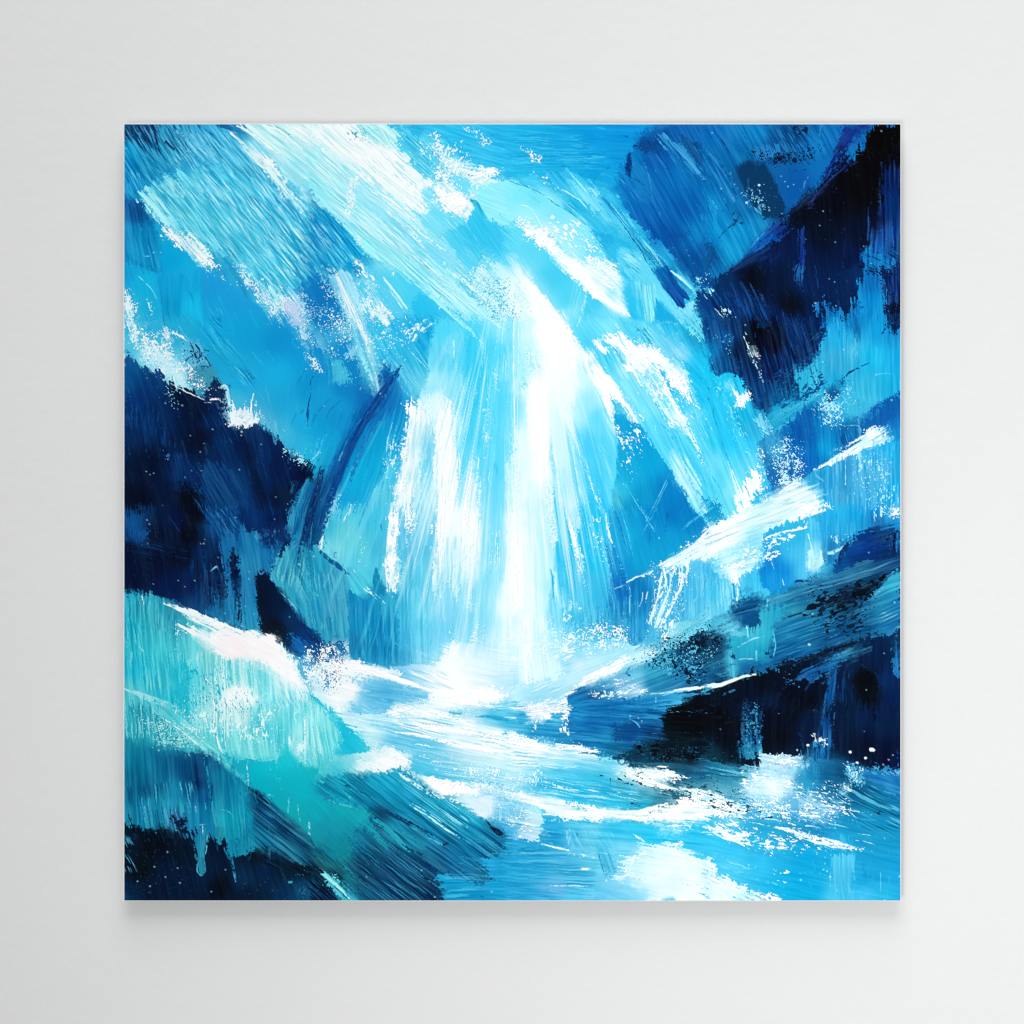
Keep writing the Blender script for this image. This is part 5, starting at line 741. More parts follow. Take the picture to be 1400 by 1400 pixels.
P('280,1120 320,1060 345,1030 380,1070 410,1110 400,1180 430,1260 380,1240 360,1200 330,1300 280,1420 200,1420 230,1320 260,1240', '300,1150,f8ffff 350,1120,ffffff 280,1300,f0ffff 250,1380,ffffff 380,1170,f0ffff', rough=4, ang=70); S('290,1170 340,1290', [2, 1], '1c90c4', dry=.1); P('370,1190 410,1280 340,1310', '20a0d8', rough=2); P('400,1200 440,1260 400,1270', '20a4dc', rough=2); K('300,1040 430,1080 440,1260 300,1260', 'ffffff', .5, 2.2)
P('-20,1260 60,1260 120,1310 160,1420 -20,1420', '0c8cc4', rough=2, tex=.04); K('-20,1280 80,1300 60,1400 -20,1400', '80dcf4', .5, 1.7)
P('150,1420 260,1340 380,1290 520,1220 560,1180 640,1150 700,1160 760,1200 800,1280 800,1340 700,1350 640,1370 600,1420', '640,1220,e0f4fc 700,1250,d8f0fc 500,1280,d8f4fc 550,1330,d0f0fc 350,1330,b0ecfa 400,1400,e8faff 250,1400,ffffff 700,1330,f4ffff', ang=158, rough=2.5, tex=.08); R('380,1240 760,1240 800,1350 560,1420 360,1400', 'ffffff', '48a0c8', ang=162, tl=30, tw=1.5, f=3); S('520,1220 580,1170 640,1150 690,1165', [2, 3, 4, 3], 'f8ffff', dry=.2); K('680,1120 780,1160 780,1260 700,1200', 'e8f8ff', .6, 2.2); K('800,1270 920,1250 900,1340 820,1350', 'e8fcff', .72, 2.4, f=2); S('620,1380 700,1350 790,1335', [3, 6, 3], 'f4ffff')
S('780,1260 900,1200', 1, '80d0f0', dry=.3); R('780,1200 960,1180 1000,1400 820,1400', '78c8ec', None, ang=88, f=4)

# ---- row 3 -------------------------------------------------------------
O(160, 690)    # left
P('40,-20 1220,-20 1180,150 1200,200 1130,400 1060,480 1100,580 1200,700 1400,900 1400,1080 1240,1040 1130,980 1060,900 980,880 800,830 600,760 420,660 250,620 40,600', '100,100,0a4c88 150,200,0a4080 80,300,001030 250,200,000c28 400,100,001440 300,400,001030 500,200,000818 550,60,000410 700,100,042c64 650,150,0a4884 800,80,002c64 950,80,002c68 1100,80,001c4c 450,350,000c28 600,350,00285c 500,550,00184c 650,550,023060 650,400,001840 350,550,001c4c 150,500,001034 700,650,0c5c94 600,650,06407c 1000,700,000c2c 1100,650,001440 1200,800,04285c 1150,850,042c5c 1100,880,000818 1350,950,0858a0 1250,950,045090', ang=82, rough=1.5, tex=.05, tw=3.5)
P('50,100 110,90 170,140 210,200 200,230 130,240 60,220', '0c5090', rough=3, dry=.25); K('40,180 240,200 260,300 160,320 40,320', '4484b8', .4, 1.7, ang=25); R('50,200 500,300 500,420 50,420', '0a3c78', '00081c', ang=12, tl=40, tw=2, f=5, a=.7)
P('520,-20 800,-20 830,80 880,180 1060,180 1140,260 1080,400 1040,480 960,430 950,560 960,760 970,880 880,860 800,830 700,790 600,740 640,640 740,600 740,480 720,350 690,220 600,80', '620,50,0c4888 700,150,0c5490 760,100,0a4c88 800,250,1468a4 900,260,1878ac 760,400,1068a0 900,400,2080b0 900,600,1c78b0 880,750,1c84b4 700,700,0c6498 830,600,1870a8 1000,350,1c78b4 1100,300,0c5c94', rough=1.5, tex=.06, ang=80)
R('540,0 820,0 880,180 700,220', '3c80b8', '04285c', ang=60, tl=14, tw=1.6, f=3); P('760,380 790,310 820,350 830,420 830,560 840,700 850,780 830,790 820,650 800,560 770,500', '001640', rough=1.5, ang=90); P('560,460 740,500 760,600 640,700 560,640', '042454', f=3, ang=90, tex=.12, rough=3, dry=.2)
S('590,100 650,150 690,220 720,340 740,480', [2, 1, 2, 1, 2], '0a2c60'); S('735,480 750,488 765,470', 2, '3088c0'); R('600,560 880,560 880,820 640,760', '3890c0', '001a44', ang=90, tl=40, tw=1.8, f=4, a=.9); R('480,340 760,420 720,700 500,680', '0c4c88', '000c28', ang=90, tl=50, tw=1.7, f=4, a=.7); R('860,160 1160,160 1060,300 960,260', '58a4d4', '022454', ang=70, tl=14, tw=1.6, f=2); P('990,170 1160,150 1180,200 1120,260 1040,300 1000,240', '062c64', rough=3, dry=.3); R('980,160 1180,160 1120,420 1020,420', '2c80bc', '02184c', ang=62, tl=20, tw=1.7, f=3)
P('960,480 1000,450 1060,530 1130,610 1240,740 1400,880 1400,1000 1250,940 1150,980 1060,890 990,880 960,760', '1000,650,00102c 1100,650,00183c 1080,850,000818 1200,780,022c5c 1300,900,03306c', rough=1.5, tex=.04); S('955,400 980,470 1020,440', [2, 3, 1], '3c88b8'); K('1060,820 1260,800 1260,1000 1140,980', '0a3c70', .4, 2); P('1180,900 1280,920 1400,1000 1400,1060 1240,1030', '0a5ca4', rough=2, f=1.5); S('1330,920 1400,880', 3, '001030', dry=.2)
S('640,450 680,420 690,450', [2, 3, 1], '68b4dc', dry=.2); S('590,270 610,240', 2, 'e0f0f8', dry=.2); D('205,102,1.4 222,130,1.3 248,540 418,515 463,557 530,515,1.2 690,358 810,85 1075,97 905,455 900,505 815,15 600,235 570,265,1 735,740 875,690 935,745 1178,765,1 985,855', 'a0d0ec', .9); rnd_dots('50,80 240,80 260,600 50,580', 110, '6898c0', .25, .7, 11, .6); rnd_dots('240,20 780,200 780,760 300,600', 60, '6898c8', .25, .6, 12, .6)
P('1200,-20 1420,-20 1420,350 1250,300 1180,220 1170,140', '1250,80,1c80b0 1350,60,0c5c94 1350,250,0c6090 1250,230,1c7cb0', ang=100, rough=2, tex=.14); R('1180,-20 1420,-20 1420,300 1200,240', '48b4dc', '063c70', ang=102, tl=40, tw=1.5, f=2)
P('1070,420 1120,310 1180,290 1290,280 1420,380 1420,900 1300,820 1200,690 1120,590 1050,510', '1120,400,40a8c8 1180,450,3498bc 1250,400,1c80a8 1250,550,30a0c4 1380,450,1c90b8 1350,650,2890b8 1150,560,3ca4c4 1300,720,2898c0', ang=80, rough=1.5, tex=.08); R('1060,300 1300,300 1300,640 1060,500', '78ccdc', '187098', ang=100, tl=40, tw=1.6, f=3); R('1200,400 1420,400 1420,880 1220,720', '58b8d8', '0c6c98', ang=65, tl=40, tw=1.6, f=3); K('1180,260 1300,260 1290,420 1200,380', '98dcec', .35, 1.8); D('1243,405,1.8 1345,350 1372,345', 'c0f0f8'); S('1110,590 1200,680 1240,740', [2, 2, 1], '78c8e0', dry=.2)
P('1350,280 1400,240 1420,300 1390,320', 'c8f4fc', rough=2, dry=.2)
P('40,600 170,610 260,620 310,650 430,700 500,750 600,800 800,860 1000,900 1120,950 1180,1020 1240,1060 1400,1200 1420,1420 40,1420', '100,640,20a0c4 200,680,289cb8 300,680,2898b8 380,720,2c90b0 100,850,10a4c4 200,900,40b8cc 150,1100,18b0d4 300,1000,50ccdc 260,800,3ca8c0 400,850,38a0bc 500,950,60ccd8 600,1050,88dce0 700,1200,a0e8ec 450,1150,18b8d4 800,1300,e0fcfc 1000,1200,70dce8 950,1350,88e8f0 1200,1300,b0f0fc 1100,1380,68dcec 480,1300,60d0e0 300,1200,48c4d8 100,1000,28b4cc 850,1150,98e4e8 1150,1200,c8f4f8 1350,1250,c0ecf8 80,1300,60c8d4 400,1350,10b4d0 620,1350,a8ecf0', ang=86, rough=1.5, tex=.1, tl=50)
R('60,600 440,680 440,900 60,800', '68d4e0', '14688c', ang=90, tl=36, tw=1.8, f=3, a=.85); R('500,1000 1400,1000 1400,1420 500,1420', 'd8fcfc', '38b8cc', ang=88, tl=50, tw=1.8, f=5, a=.8); R('40,800 500,850 480,1400 40,1250', '98e8ec', '1090b4', ang=84, tl=30, tw=1.7, f=5, a=.8); R('1020,1080 1400,1200 1400,1420 1100,1420', 'f0ffff', '38b0d4', ang=66, tl=44, tw=1.6, f=3, a=.8)
K('380,820 440,840 440,1000 460,1060 380,980', 'c8f8fc', .7, 2.2, f=2); K('440,740 620,800 680,880 520,860', '58b8cc', .6, 2.2); S('170,620 180,680', 2, 'd0f8fc', dry=.2); S('150,960 180,1000', 2, 'b0f0f8'); K('50,700 160,720 100,800 50,780', 'a0e8f4', .4, 2)
S('300,660 400,700 500,745 600,790 700,815', [3, 5, 9, 7, 6], 'f4fcff', dry=.15, dry1=.3); P('430,700 520,710 600,770 720,810 880,860 980,880 1000,930 820,890 700,880 560,800 440,740', 'e8faff', rough=3, dry=.25, ang=25); K('440,690 620,740 800,830 980,870 900,900 700,870 500,790', 'ffffff', .75, 2.4, f=3, ang=28); K('560,740 780,800 880,860 700,840', '2c88b0', .45, 2.2)
P('430,820 480,830 560,860 640,880 720,860 860,860 980,890 1050,880 1110,930 1140,990 1190,1030 1230,1100 1270,1180 1310,1270 1240,1260 1140,1240 1090,1180 1040,1100 960,1080 880,1060 800,1050 740,1060 680,1010 560,920', '500,850,ffffff 700,950,fcf4f8 850,980,fcf0f4 1000,1000,fff8f8 950,920,ffffff 1150,1100,ffffff 1220,1200,ffffff 650,900,ffffff', ang=30, rough=2, tex=.03)
S('560,910 650,960 720,1000 750,1050', [1, 1, 1, 1], 'a0e0ec', dry=.2); K('1130,980 1240,1020 1300,1160 1200,1080', 'a8e4f8', .6, 2.4); S('775,1060 770,1100 780,1150', [2, 1.4, 2], '18a8b8', dry=.2); S('905,1060 905,1170', [1.5, 2], '28b0c4', dry=.25); S('575,1165 650,1220', [3, 5], 'e8ffff', dry=.3); K('600,1180 780,1240 760,1280 640,1250', 'f0ffff', .5, 2.2, ang=30); P('760,1260 900,1240 960,1340 900,1420 700,1420 680,1380', 'f4ffff', f=5, rough=4, dry=.1)
S('40,1250 120,1280 220,1320 330,1360 430,1400', [4, 6, 9, 9, 8], 'a8e4ec', dry=.12, tex=.1); R('50,1250 400,1340 400,1400 50,1400', 'a0ecf4', '1898b8', ang=85, tl=24, tw=1.7, f=3); P('490,1060 520,1040 500,1120', '90e4ec'); P('400,1200 490,1220 480,1420 380,1380', '10b0d0', f=3, rough=3, op=.7)
P('1240,1040 1330,1020 1400,1060 1420,1260 1330,1280 1270,1200 1240,1120', '48a4d4', rough=3); K('1220,1020 1420,1020 1420,1300 1300,1280', 'e8fcff', .8, 2.2, f=3); K('1240,1030 1420,1040 1420,1200 1300,1180', '085098', .42, 2.2, f=3); S('1325,1300 1370,1340 1420,1400', [3, 5, 6], '08a8bc')
O(420, 690)    # left centre
P('-20,-20 180,-20 140,100 110,200 60,290 -20,290', '40,50,045088 80,150,084c80 20,220,0a5080', ang=104, tex=.12, rough=2)
P('160,-20 580,-20 560,200 530,330 500,400 520,560 420,560 300,440 200,400 110,330 110,180', '250,50,58c8e4 250,200,68ccdc 200,300,78d4e8 450,100,40bce4 350,300,60ccdc 480,300,40b4dc 350,400,58c8e4 400,500,50c0e0 130,150,3cb8dc', ang=95, rough=1.5, tex=.05); S('170,-10 140,100 120,200', [3, 3, 2], '98e0f4'); S('110,200 80,300', [3, 7], 'c8f4fc', dry=.2); R('120,200 260,380 200,400 110,300', '98e4f0', '1484b0', ang=60, tl=30, tw=1.6, f=2); S('300,20 240,120', [5, 2], 'b0e8f8', dry=.3); S('400,0 350,150', [3, 2], '18a0d0', dry=.15); S('500,130 508,170', 1.4, '1080b0'); K('340,180 430,180 400,420 340,400', 'b0ecf8', .5, 2, f=3, ang=100)
K('300,430 370,430 380,470 310,480', 'f0feff', .7, 2.4, f=2); P('300,450 400,440 440,520 460,560 400,620 350,640 280,560', '48c0dc', rough=4, ang=60)
P('-20,300 60,300 130,360 260,480 260,560 290,700 280,880 260,940 200,880 130,950 60,880 -20,780', '60,420,289cc4 150,480,3c9cc0 200,600,40a0c4 100,600,2c98bc 60,700,1890c0 180,800,3ca0c4 20,600,2ca8cc 230,850,38a0c4 100,850,2c98bc 150,700,4c9cc4', ang=82, rough=1.5, tex=.07); R('-20,400 280,500 280,940 -20,800', '68c4e4', '0c70a4', ang=82, tl=36, tw=1.6, f=3, a=.8); S('30,560 60,610 90,625', [1, 1.4, 1], '70c8e0'); S('0,680 20,760 60,800', 1.4, '043c74', dry=.2)
S('60,290 130,360 200,410 300,490', [3, 6, 8, 4], '085c94', dry=.15); K('200,400 310,480 290,530 240,500', 'b8ecf8', .6, 2, ang=48)
P('290,560 350,640 400,620 460,560 520,560 560,600 620,600 640,1110 480,1100 300,1060 270,1000 290,800 270,640', '350,720,1c8cc4 320,600,0c80b8 450,660,1890c4 550,700,28a0cc 500,850,0a84bc 400,850,1490c4 500,1000,0880b8 330,950,1c80b0 600,900,1c98cc 400,1050,1088bc', ang=90, rough=1.5, tex=.07, tl=60); P('450,460 480,430 500,480 530,560 520,620 460,600 440,540', '0c80b0', rough=1.5, tex=.05); R('280,700 640,640 640,1100 280,1040', '48b0dc', '0868a4', ang=88, tl=50, tw=1.8, f=5, a=.8)
S('400,570 500,650 575,720', [6, 4, 1], 'c0f0fc', dry=.35); K('390,580 560,680 560,720 430,660', 'c0f0fc', .5, 1.7, ang=42); K('300,640 400,640 400,720 320,720', 'a0e4f8', .4, 1.8)
P('620,240 870,-20 880,280 860,620 850,900 850,1100 700,1110 640,1110 620,640 640,560', '700,300,48b4e0 800,100,50b4e4 720,500,48b8e0 800,450,60c8ec 660,700,38acd8 780,700,60ccf0 760,900,58c4ec 680,900,38a8dc 800,1050,58c0ec 660,1050,2898cc', ang=90, rough=1, tex=.07, tl=70); P('560,-20 870,-20 870,280 620,300 600,240', '800,60,60c0ec 700,200,50b8e4 780,180,58bce8', ang=90, rough=1, tex=.06)
S('600,-10 580,200 560,400 575,600', [12, 13, 12, 13], 'e8faff', dry=.12, tex=.04); K('540,-20 640,-20 620,300 620,610 530,610 520,400 540,160', 'ffffff', .85, 2.1, f=2, ang=95); K('640,-20 740,-20 760,160 720,240 650,160', 'f0fcff', .75, 2.2, f=2); S('690,-10 700,120', [14, 12], 'e8fbff', dry=.3); K('600,280 700,300 700,420 620,420', 'a8e4f8', .5, 1.7); K('620,500 700,560 700,620 640,620', 'a8e4f8', .4, 1.7); R('640,560 850,560 850,1100 640,1100', '90e0f8', '38a4d4', ang=90, tl=70, tw=1.8, f=4)
P('880,-20 1170,-20 1190,240 1160,560 1140,720 1080,700 1040,560 1010,640 980,500 940,560 900,640 860,600 860,300', '920,60,ffffff 930,200,f4feff 1000,100,f0fcff 1100,60,ffffff 1100,250,ffffff 1090,450,f4ffff 1000,300,b0e8fa 980,450,a0e4f8 900,450,c8f0fc 1150,300,e0faff 1110,620,d0f4fc', ang=91, rough=2.5, de=5, tex=.06, tl=70); R('860,200 1190,200 1160,640 880,640', 'ffffff', '58bce8', ang=91, tl=60, tw=2, f=3, a=.95)
S('920,0 930,120 915,300 920,560', [20, 16, 9, 4], 'ffffff', dry1=.3, tex=.02); S('1110,-10 1110,200 1095,400 1100,560', [20, 22, 16, 8], 'ffffff', dry1=.3, tex=.02); S('880,300 870,440 865,600', [6, 5, 2], 'f0fcff', dry=.3); S('1010,400 1015,560 1020,680', [5, 6, 3], 'c8f0fc', dry=.2); S('1100,600 1110,700 1105,780', [12, 9, 5], 'd8f6fc', dry=.35)
P('1170,-20 1420,-20 1420,900 1130,900 1140,720 1160,560 1190,240', '1250,50,80d8f8 1220,300,88d8f8 1300,200,90e0fa 1350,50,b0ecff 1350,500,c8f4ff 1390,700,f8ffff 1280,500,a0e8fa 1200,500,88dcf4 1200,800,90e0f8 1330,850,b0ecfc 1390,400,e8fcff', ang=90, rough=1.5, tex=.05, tl=60); K('1340,-20 1420,-20 1420,340 1370,300', 'f0ffff', .55, 2.2); S('1390,-10 1395,300 1380,560 1405,900', [10, 10, 14, 10], 'fcffff', tex=.02, f=2); K('1240,140 1360,140 1340,480 1220,480', 'e8fcff', .55, 2, ang=90, f=4); R('1220,160 1360,180 1360,480 1220,480', 'f0ffff', '50c8e8', ang=90, tl=40, tw=1.6, f=3); S('1240,500 1225,560 1250,620', 1.4, 'd0f4fc', dry=.3)
P('860,640 900,640 960,560 1010,680 1060,700 1130,740 1130,900 1080,960 1000,940 900,1060 850,1100 850,800', '880,700,78d0f4 960,750,78ccf4 1020,760,60c4f0 1000,850,58c4f0 920,900,70ccf4 1080,850,80d4f6 880,1000,68ccf0', ang=90, rough=1, tex=.05); S('1020,760 1040,860', 4, '50bcec', op=.7, f=2); R('860,620 960,620 940,900 860,900', 'c0f0fc', None, ang=90, f=3)
P('560,1110 860,1080 940,1040 980,960 1060,960 1130,940 1250,900 1420,940 1420,1420 560,1420', '650,1160,60b4e4 750,1150,90d0f0 850,1150,c0e8fa 950,1100,f0fcff 1000,1020,f4ffff 1030,1180,f8ffff 1100,1100,d0ecfc 1180,1050,c0e8fc 1200,1150,b0e0fa 1250,980,a0e0f8 1350,1100,98d8f8 1300,1200,88d0f8 1350,1000,b8ecfc 1390,1180,90d4f8 700,1350,50b0e0 620,1250,40a4dc 1250,1300,ffffff 1400,1380,88d0f0 1000,1300,ffffff', ang=15, rough=3, tex=.05)
K('940,820 1010,850 1060,980 1020,1100 900,1100 880,1060 960,980', 'ffffff', .75, 2.3, f=4); K('1140,800 1240,790 1240,900 1180,960 1100,960 1090,900', 'f0fcff', .68, 2.2, f=3); K('860,1060 1100,960 1100,1200 900,1180', 'ffffff', .55, 2.2, f=8); P('940,1000 1000,960 1080,960 1060,1100 1000,1180 900,1150', 'fcffff', f=5, rough=4, op=.8); K('1240,960 1300,1080 1300,1180 1260,1200', 'e0f8ff', .55, 1.9); K('900,1060 950,1040 960,1110', 'b8e8f8', .5, 2); R('1300,1020 1420,1020 1420,1120 1300,1100', 'e8fcff', None, ang=0, tl=20, tw=1.6)
P('160,1040 200,1050 300,1060 400,1090 520,1110 600,1120 640,1140 620,1160 560,1180 640,1200 760,1230 850,1260 960,1260 1100,1250 1200,1240 1300,1270 1360,1290 1340,1320 1250,1360 1100,1380 900,1420 -20,1420 -20,1180 100,1120', '250,1100,fffcfc 400,1120,ffffff 500,1140,ffffff 650,1210,f8ffff 900,1290,ffffff 1200,1290,ffffff 1050,1330,ffffff 600,1280,50b4e0 450,1300,58b0e0 500,1230,78c0e8 300,1280,ffffff 200,1300,fcffff 80,1250,c8ecfa 60,1350,d0f8fa 380,1360,88ccf0 700,1290,68bce4 750,1360,b0e4f6 550,1380,60b4e4', ang=10, rough=2, tex=.05)
P('360,1180 480,1170 620,1210 760,1250 850,1290 760,1340 640,1340 560,1360 400,1340 360,1290 380,1230', '450,1240,60b4e0 550,1290,48a8dc 700,1300,60b8e4 600,1240,58b0e0', ang=8, rough=4, dry=.15, tex=.08); S('200,1080 400,1130 620,1190 850,1270', [12, 10, 8, 4], 'ffffff', tex=.02); S('800,1130 950,1200 1100,1260', [4, 9, 10], 'ffffff', dry=.1); S('700,1140 900,1220 1000,1250', [2, 3, 3], 'ffffff', dry=.15); R('640,1120 940,1130 1040,1260 860,1260', 'ffffff', '40a4d8', ang=22, tl=50, tw=1.7, f=2)
K('170,1140 340,1160 360,1260 200,1240', '28b0d0', .6, 2.4, f=4); K('240,1150 460,1160 560,1240 400,1230', '60c0e4', .5, 2.2, ang=10); K('360,1180 560,1180 540,1260 400,1250', 'f4ffff', .5, 2.2, ang=10); R('160,1060 320,1080 320,1300 160,1300', None, 'e8d8d0', ang=20, f=3)
P('-20,800 60,880 130,950 260,940 270,1020 160,1040 60,1100 -20,1020', '60,900,003c78 150,980,085090 220,1000,1068a4 40,980,064480', rough=2, tex=.05); S('0,880 60,920 110,980', [5, 6, 2], '042860', dry=.15)
K('-20,1010 170,1030 170,1200 60,1200 -20,1140', 'f0fcff', .75, 2.1, f=2); K('0,1020 170,1050 160,1300 100,1200 20,1130', '0c5090', .5, 2.1, f=3, ang=90); S('110,1050 130,1150 135,1290', [8, 6, 4], '1870b0', dry=.35); P('-20,1240 40,1320 120,1420 -20,1420', '20bcd4', rough=2)
S('20,1290 70,1350 120,1420', [6, 9, 10], '08b0d0')

O(690, 690)    # centre right
P('-20,-20 130,-20 130,480 140,760 -20,760', '20,100,d0f8ff 60,50,f4ffff 50,400,ffffff 100,300,f8ffff 120,600,f8ffff 30,700,d0f6fc 10,300,e8fcff', ang=90, rough=1, tex=.03, f=3); S('40,-10 50,300 60,560 90,800', [16, 22, 18, 10], 'ffffff', tex=.01, f=3); S('75,380 80,480 95,640', [1, 1.4, 1], 'b0e4f0', dry=.2); S('115,300 120,700', [3, 3], 'ffffff')
P('130,-20 290,-20 300,260 340,460 340,760 140,780', '200,50,b8e8fc 180,250,c8f0fc 250,200,a8e8fc 230,500,c8f4ff 160,600,f0ffff 280,700,b8f0fc 300,550,a0e4f8 200,700,e8feff', ang=90, rough=1, tex=.035, f=4, tl=70); K('270,-20 350,-20 370,340 300,300 280,180', 'f8ffff', .85, 2.1, f=1)
P('350,-20 400,-20 440,200 500,420 550,580 560,700 500,900 300,1000 280,760 340,460 340,340 360,200', '390,150,18b0e8 430,350,20b4ec 400,460,38bcec 450,550,40b8e8 380,700,60ccf0 480,800,38b0e0 350,900,70d0f0 330,800,50bce8', ang=85, rough=1, tex=.05); S('310,440 330,540 320,660', [2, 5, 2], '18a0d4', dry=.1); S('345,460 350,600 370,720', [4, 7, 4], 'c8f0fc', dry=.3); P('360,600 440,640 500,700 380,720', 'b0e4f8', rough=4, dry=.3)
P('520,-20 700,-20 740,280 730,480 720,620 700,700 600,700 550,560 500,300 450,60', '600,100,10b8f0 560,300,20b8ec 620,400,18b8ec 680,200,20b8ec 580,550,40b8e8 680,600,28a0dc 640,550,30acdc', ang=85, rough=1, tex=.04); K('400,-20 470,20 560,400 560,600 500,480 440,260', 'f0fcff', .8, 2.2, f=2); S('410,0 450,160 500,340 530,480 550,600', [4, 6, 8, 7, 3], 'e0faff', dry=.35); P('400,-20 500,-20 520,140 480,200 430,80', 'a8e0fa', f=2, rough=2); S('565,230 580,320 610,430', 1.4, '60d4f8', dry=.1)
P('720,-20 900,-20 1260,-20 1400,160 1420,300 1200,300 1060,400 900,480 820,540 740,580 720,480 700,280', '780,50,1898d4 900,60,0c94d0 1000,60,0080c4 1150,60,0074bc 1250,100,0078bc 1000,200,0888c8 850,200,10a0d8 900,350,0c98d0 1050,300,0894cc 770,300,1898d4 800,450,0888cc 750,480,0874c0 1150,230,0890cc', ang=72, rough=1, tex=.03)
S('740,10 800,180 840,380', [3, 3, 1], '1078b8', dry=.2); S('800,60 840,200 880,380', [1, 1.4, 1], '70d0f0', dry=.15); R('720,0 900,0 880,380 780,300', '58c4ec', '0878b8', ang=70, tl=50, tw=1.6, f=3); K('640,-20 740,0 740,140 690,160 660,80', 'f0fcff', .75, 2.1); S('690,60 710,200 750,290', [4, 5, 2], 'f0feff', dry=.2); K('720,240 780,340 820,430 860,520 820,520 760,400', 'c8f4ff', .6, 1.8, f=2); S('900,-10 980,110 1050,225', [1, 1.4, 1.4], '98e0f8', dry=.1); S('920,0 990,100', 1, '60c8f0'); S('1060,-10 980,120 930,220', [1.4, 1.2, 1], '48b8e4', dry=.2); S('1020,0 960,120', 1, '58c0e8'); D('1052,226,1.3', 'c0f4ff')
P('700,280 720,260 760,340 860,600 880,700 760,720 700,700 730,560', '740,400,0a80c4 780,580,0664b4 750,650,0870bc 850,620,0868b4', f=1.5, rough=2, tex=.04, ang=85)
P('820,540 900,480 1050,420 1080,400 1060,560 1040,700 1000,800 960,920 900,960 860,960 800,900 700,900 600,860 560,780 600,700 700,700 860,640', '900,540,0c74b8 950,600,1078b8 1000,500,2490cc 900,700,1880c0 950,800,1c8cc8 800,720,1078b8 850,850,2890cc 700,780,2898d0 1020,650,1c80b8 650,720,38a4d8 780,850,2c98cc', ang=90, rough=1.5, tex=.07, tl=50); R('560,640 960,640 960,960 560,900', '60c4ec', '0c6cac', ang=90, tl=44, tw=1.8, f=5, a=.9); S('860,580 850,700 860,800', [3, 2, 1], '68c0e8', dry=.4); K('740,640 880,600 880,720 780,720', '90d8f4', .35, 1.7, ang=90)
K('560,680 610,690 600,780 570,760', 'e8faff', .6, 1.8); K('370,700 460,760 470,820 400,820', 'e8fcff', .75, 2.3, f=2); P('380,820 470,800 480,880 400,920', '68c8ec', rough=2)
S('830,525 900,495 980,470 1060,430', [2, 4, 4, 7], 'd8f8ff', dry=.25); S('750,570 830,540', 1.2, 'b0e8fc', dry=.1); S('830,540 860,590', [3, 1], 'b0e8fc', dry=.3); S('1060,430 1200,340 1300,280 1420,180', [3, 6, 10, 14], 'f8ffff', dry=.08)
P('1040,420 1150,350 1260,280 1420,180 1420,400 1330,380 1260,370 1250,450 1200,420 1100,420', '1300,300,e0f4fc 1200,360,d8f6fc 1380,280,d8f0fc', ang=150, rough=2, tex=.08, dry=.1)
P('1060,440 1240,420 1300,380 1420,400 1420,760 1300,780 1150,800 1120,860 1060,920 960,960 960,880 1000,780 1040,660', '1300,450,50b8e8 1250,600,48b4e4 1380,600,68c4ec 1350,500,58bce8 1100,700,58b8e4 1150,800,3ca8d8 1200,500,2c98d0 1080,500,38a0d4 1300,720,68c8ec 1200,680,40a8d8', ang=90, rough=1, tex=.06, tl=60)
K('1050,400 1270,380 1240,500 1100,480', 'f4ffff', .65, 2.2, f=2); S('1070,460 1050,600 1020,700 980,800 960,900', [3, 4, 8, 7, 3], 'c8e8f8', dry=.3); S('1130,440 1130,560 1070,720 1000,880', [4, 4, 7, 2], 'c0e8fc', dry=.25); S('1200,430 1200,540 1150,660 1110,740 1070,860', [6, 7, 5, 5, 2], 'f0fcff', dry=.15); S('1250,400 1240,470 1210,530', [4, 4, 4], 'e8faff', dry=.15); S('1080,420 1100,520 1090,600', [3, 3, 2], 'e0f8ff', dry=.2); K('1140,580 1200,600 1180,700', 'd8f4fc', .5, 2); S('1160,700 1210,790', 1.6, '88ccec'); S('1100,560 1040,700', 2, '1c74b0', dry=.25); K('1040,620 1100,640 1060,760 980,860', 'e0f4ff', .55, 2, ang=115)
S('1020,560 1020,680', 1.6, 'a0dcf4', dry=.3); S('970,590 960,680', [3, 1.5], 'd0f4fc', dry=.35); S('940,600 935,650 915,700', 1.4, 'b8e8fc', dry=.2); K('1300,680 1420,680 1420,780 1320,780', 'd0f0fc', .55, 2, ang=90); S('1130,830 1150,780', [6, 3], 'f8ffff'); K('1050,860 1130,860 1110,960 1050,980', 'f4ffff', .8, 2.3, f=2, ang=115); S('1215,560 1215,790', [3, 3], '2c98d0', dry=.2); R('1220,460 1420,460 1420,760 1220,760', '90d8f4', '38a0d8', ang=90, tl=44, tw=1.6, f=3)
P('-20,760 140,720 300,780 340,900 300,1000 400,1060 340,1180 200,1220 -20,1260', '50,800,b8ecfc 200,820,e8fcff 160,1000,e0fcff 50,1000,90d8f4 250,1000,a8e4f8 30,1100,a0e0f8 200,1160,d0f4fc 280,920,c0f0fc 80,900,d8f8fc 20,1200,90d8f4', ang=85, rough=2, tex=.06, f=3); S('140,760 150,900 140,1100 150,1240', [12, 18, 9, 6], 'f4ffff', tex=.03, f=3, op=.8); S('20,845 150,800 280,770', [1, 1.5, 1], 'f4ffff', dry=.2); K('120,1120 240,1140 180,1240 130,1240', 'ffffff', .65, 2.4); R('-20,1040 140,1040 140,1160 0,1160', 'd0f4ff', None, ang=0, tl=30, tw=1.6, f=3); K('20,860 80,880 80,960 40,960', 'f4ffff', .6, 2)
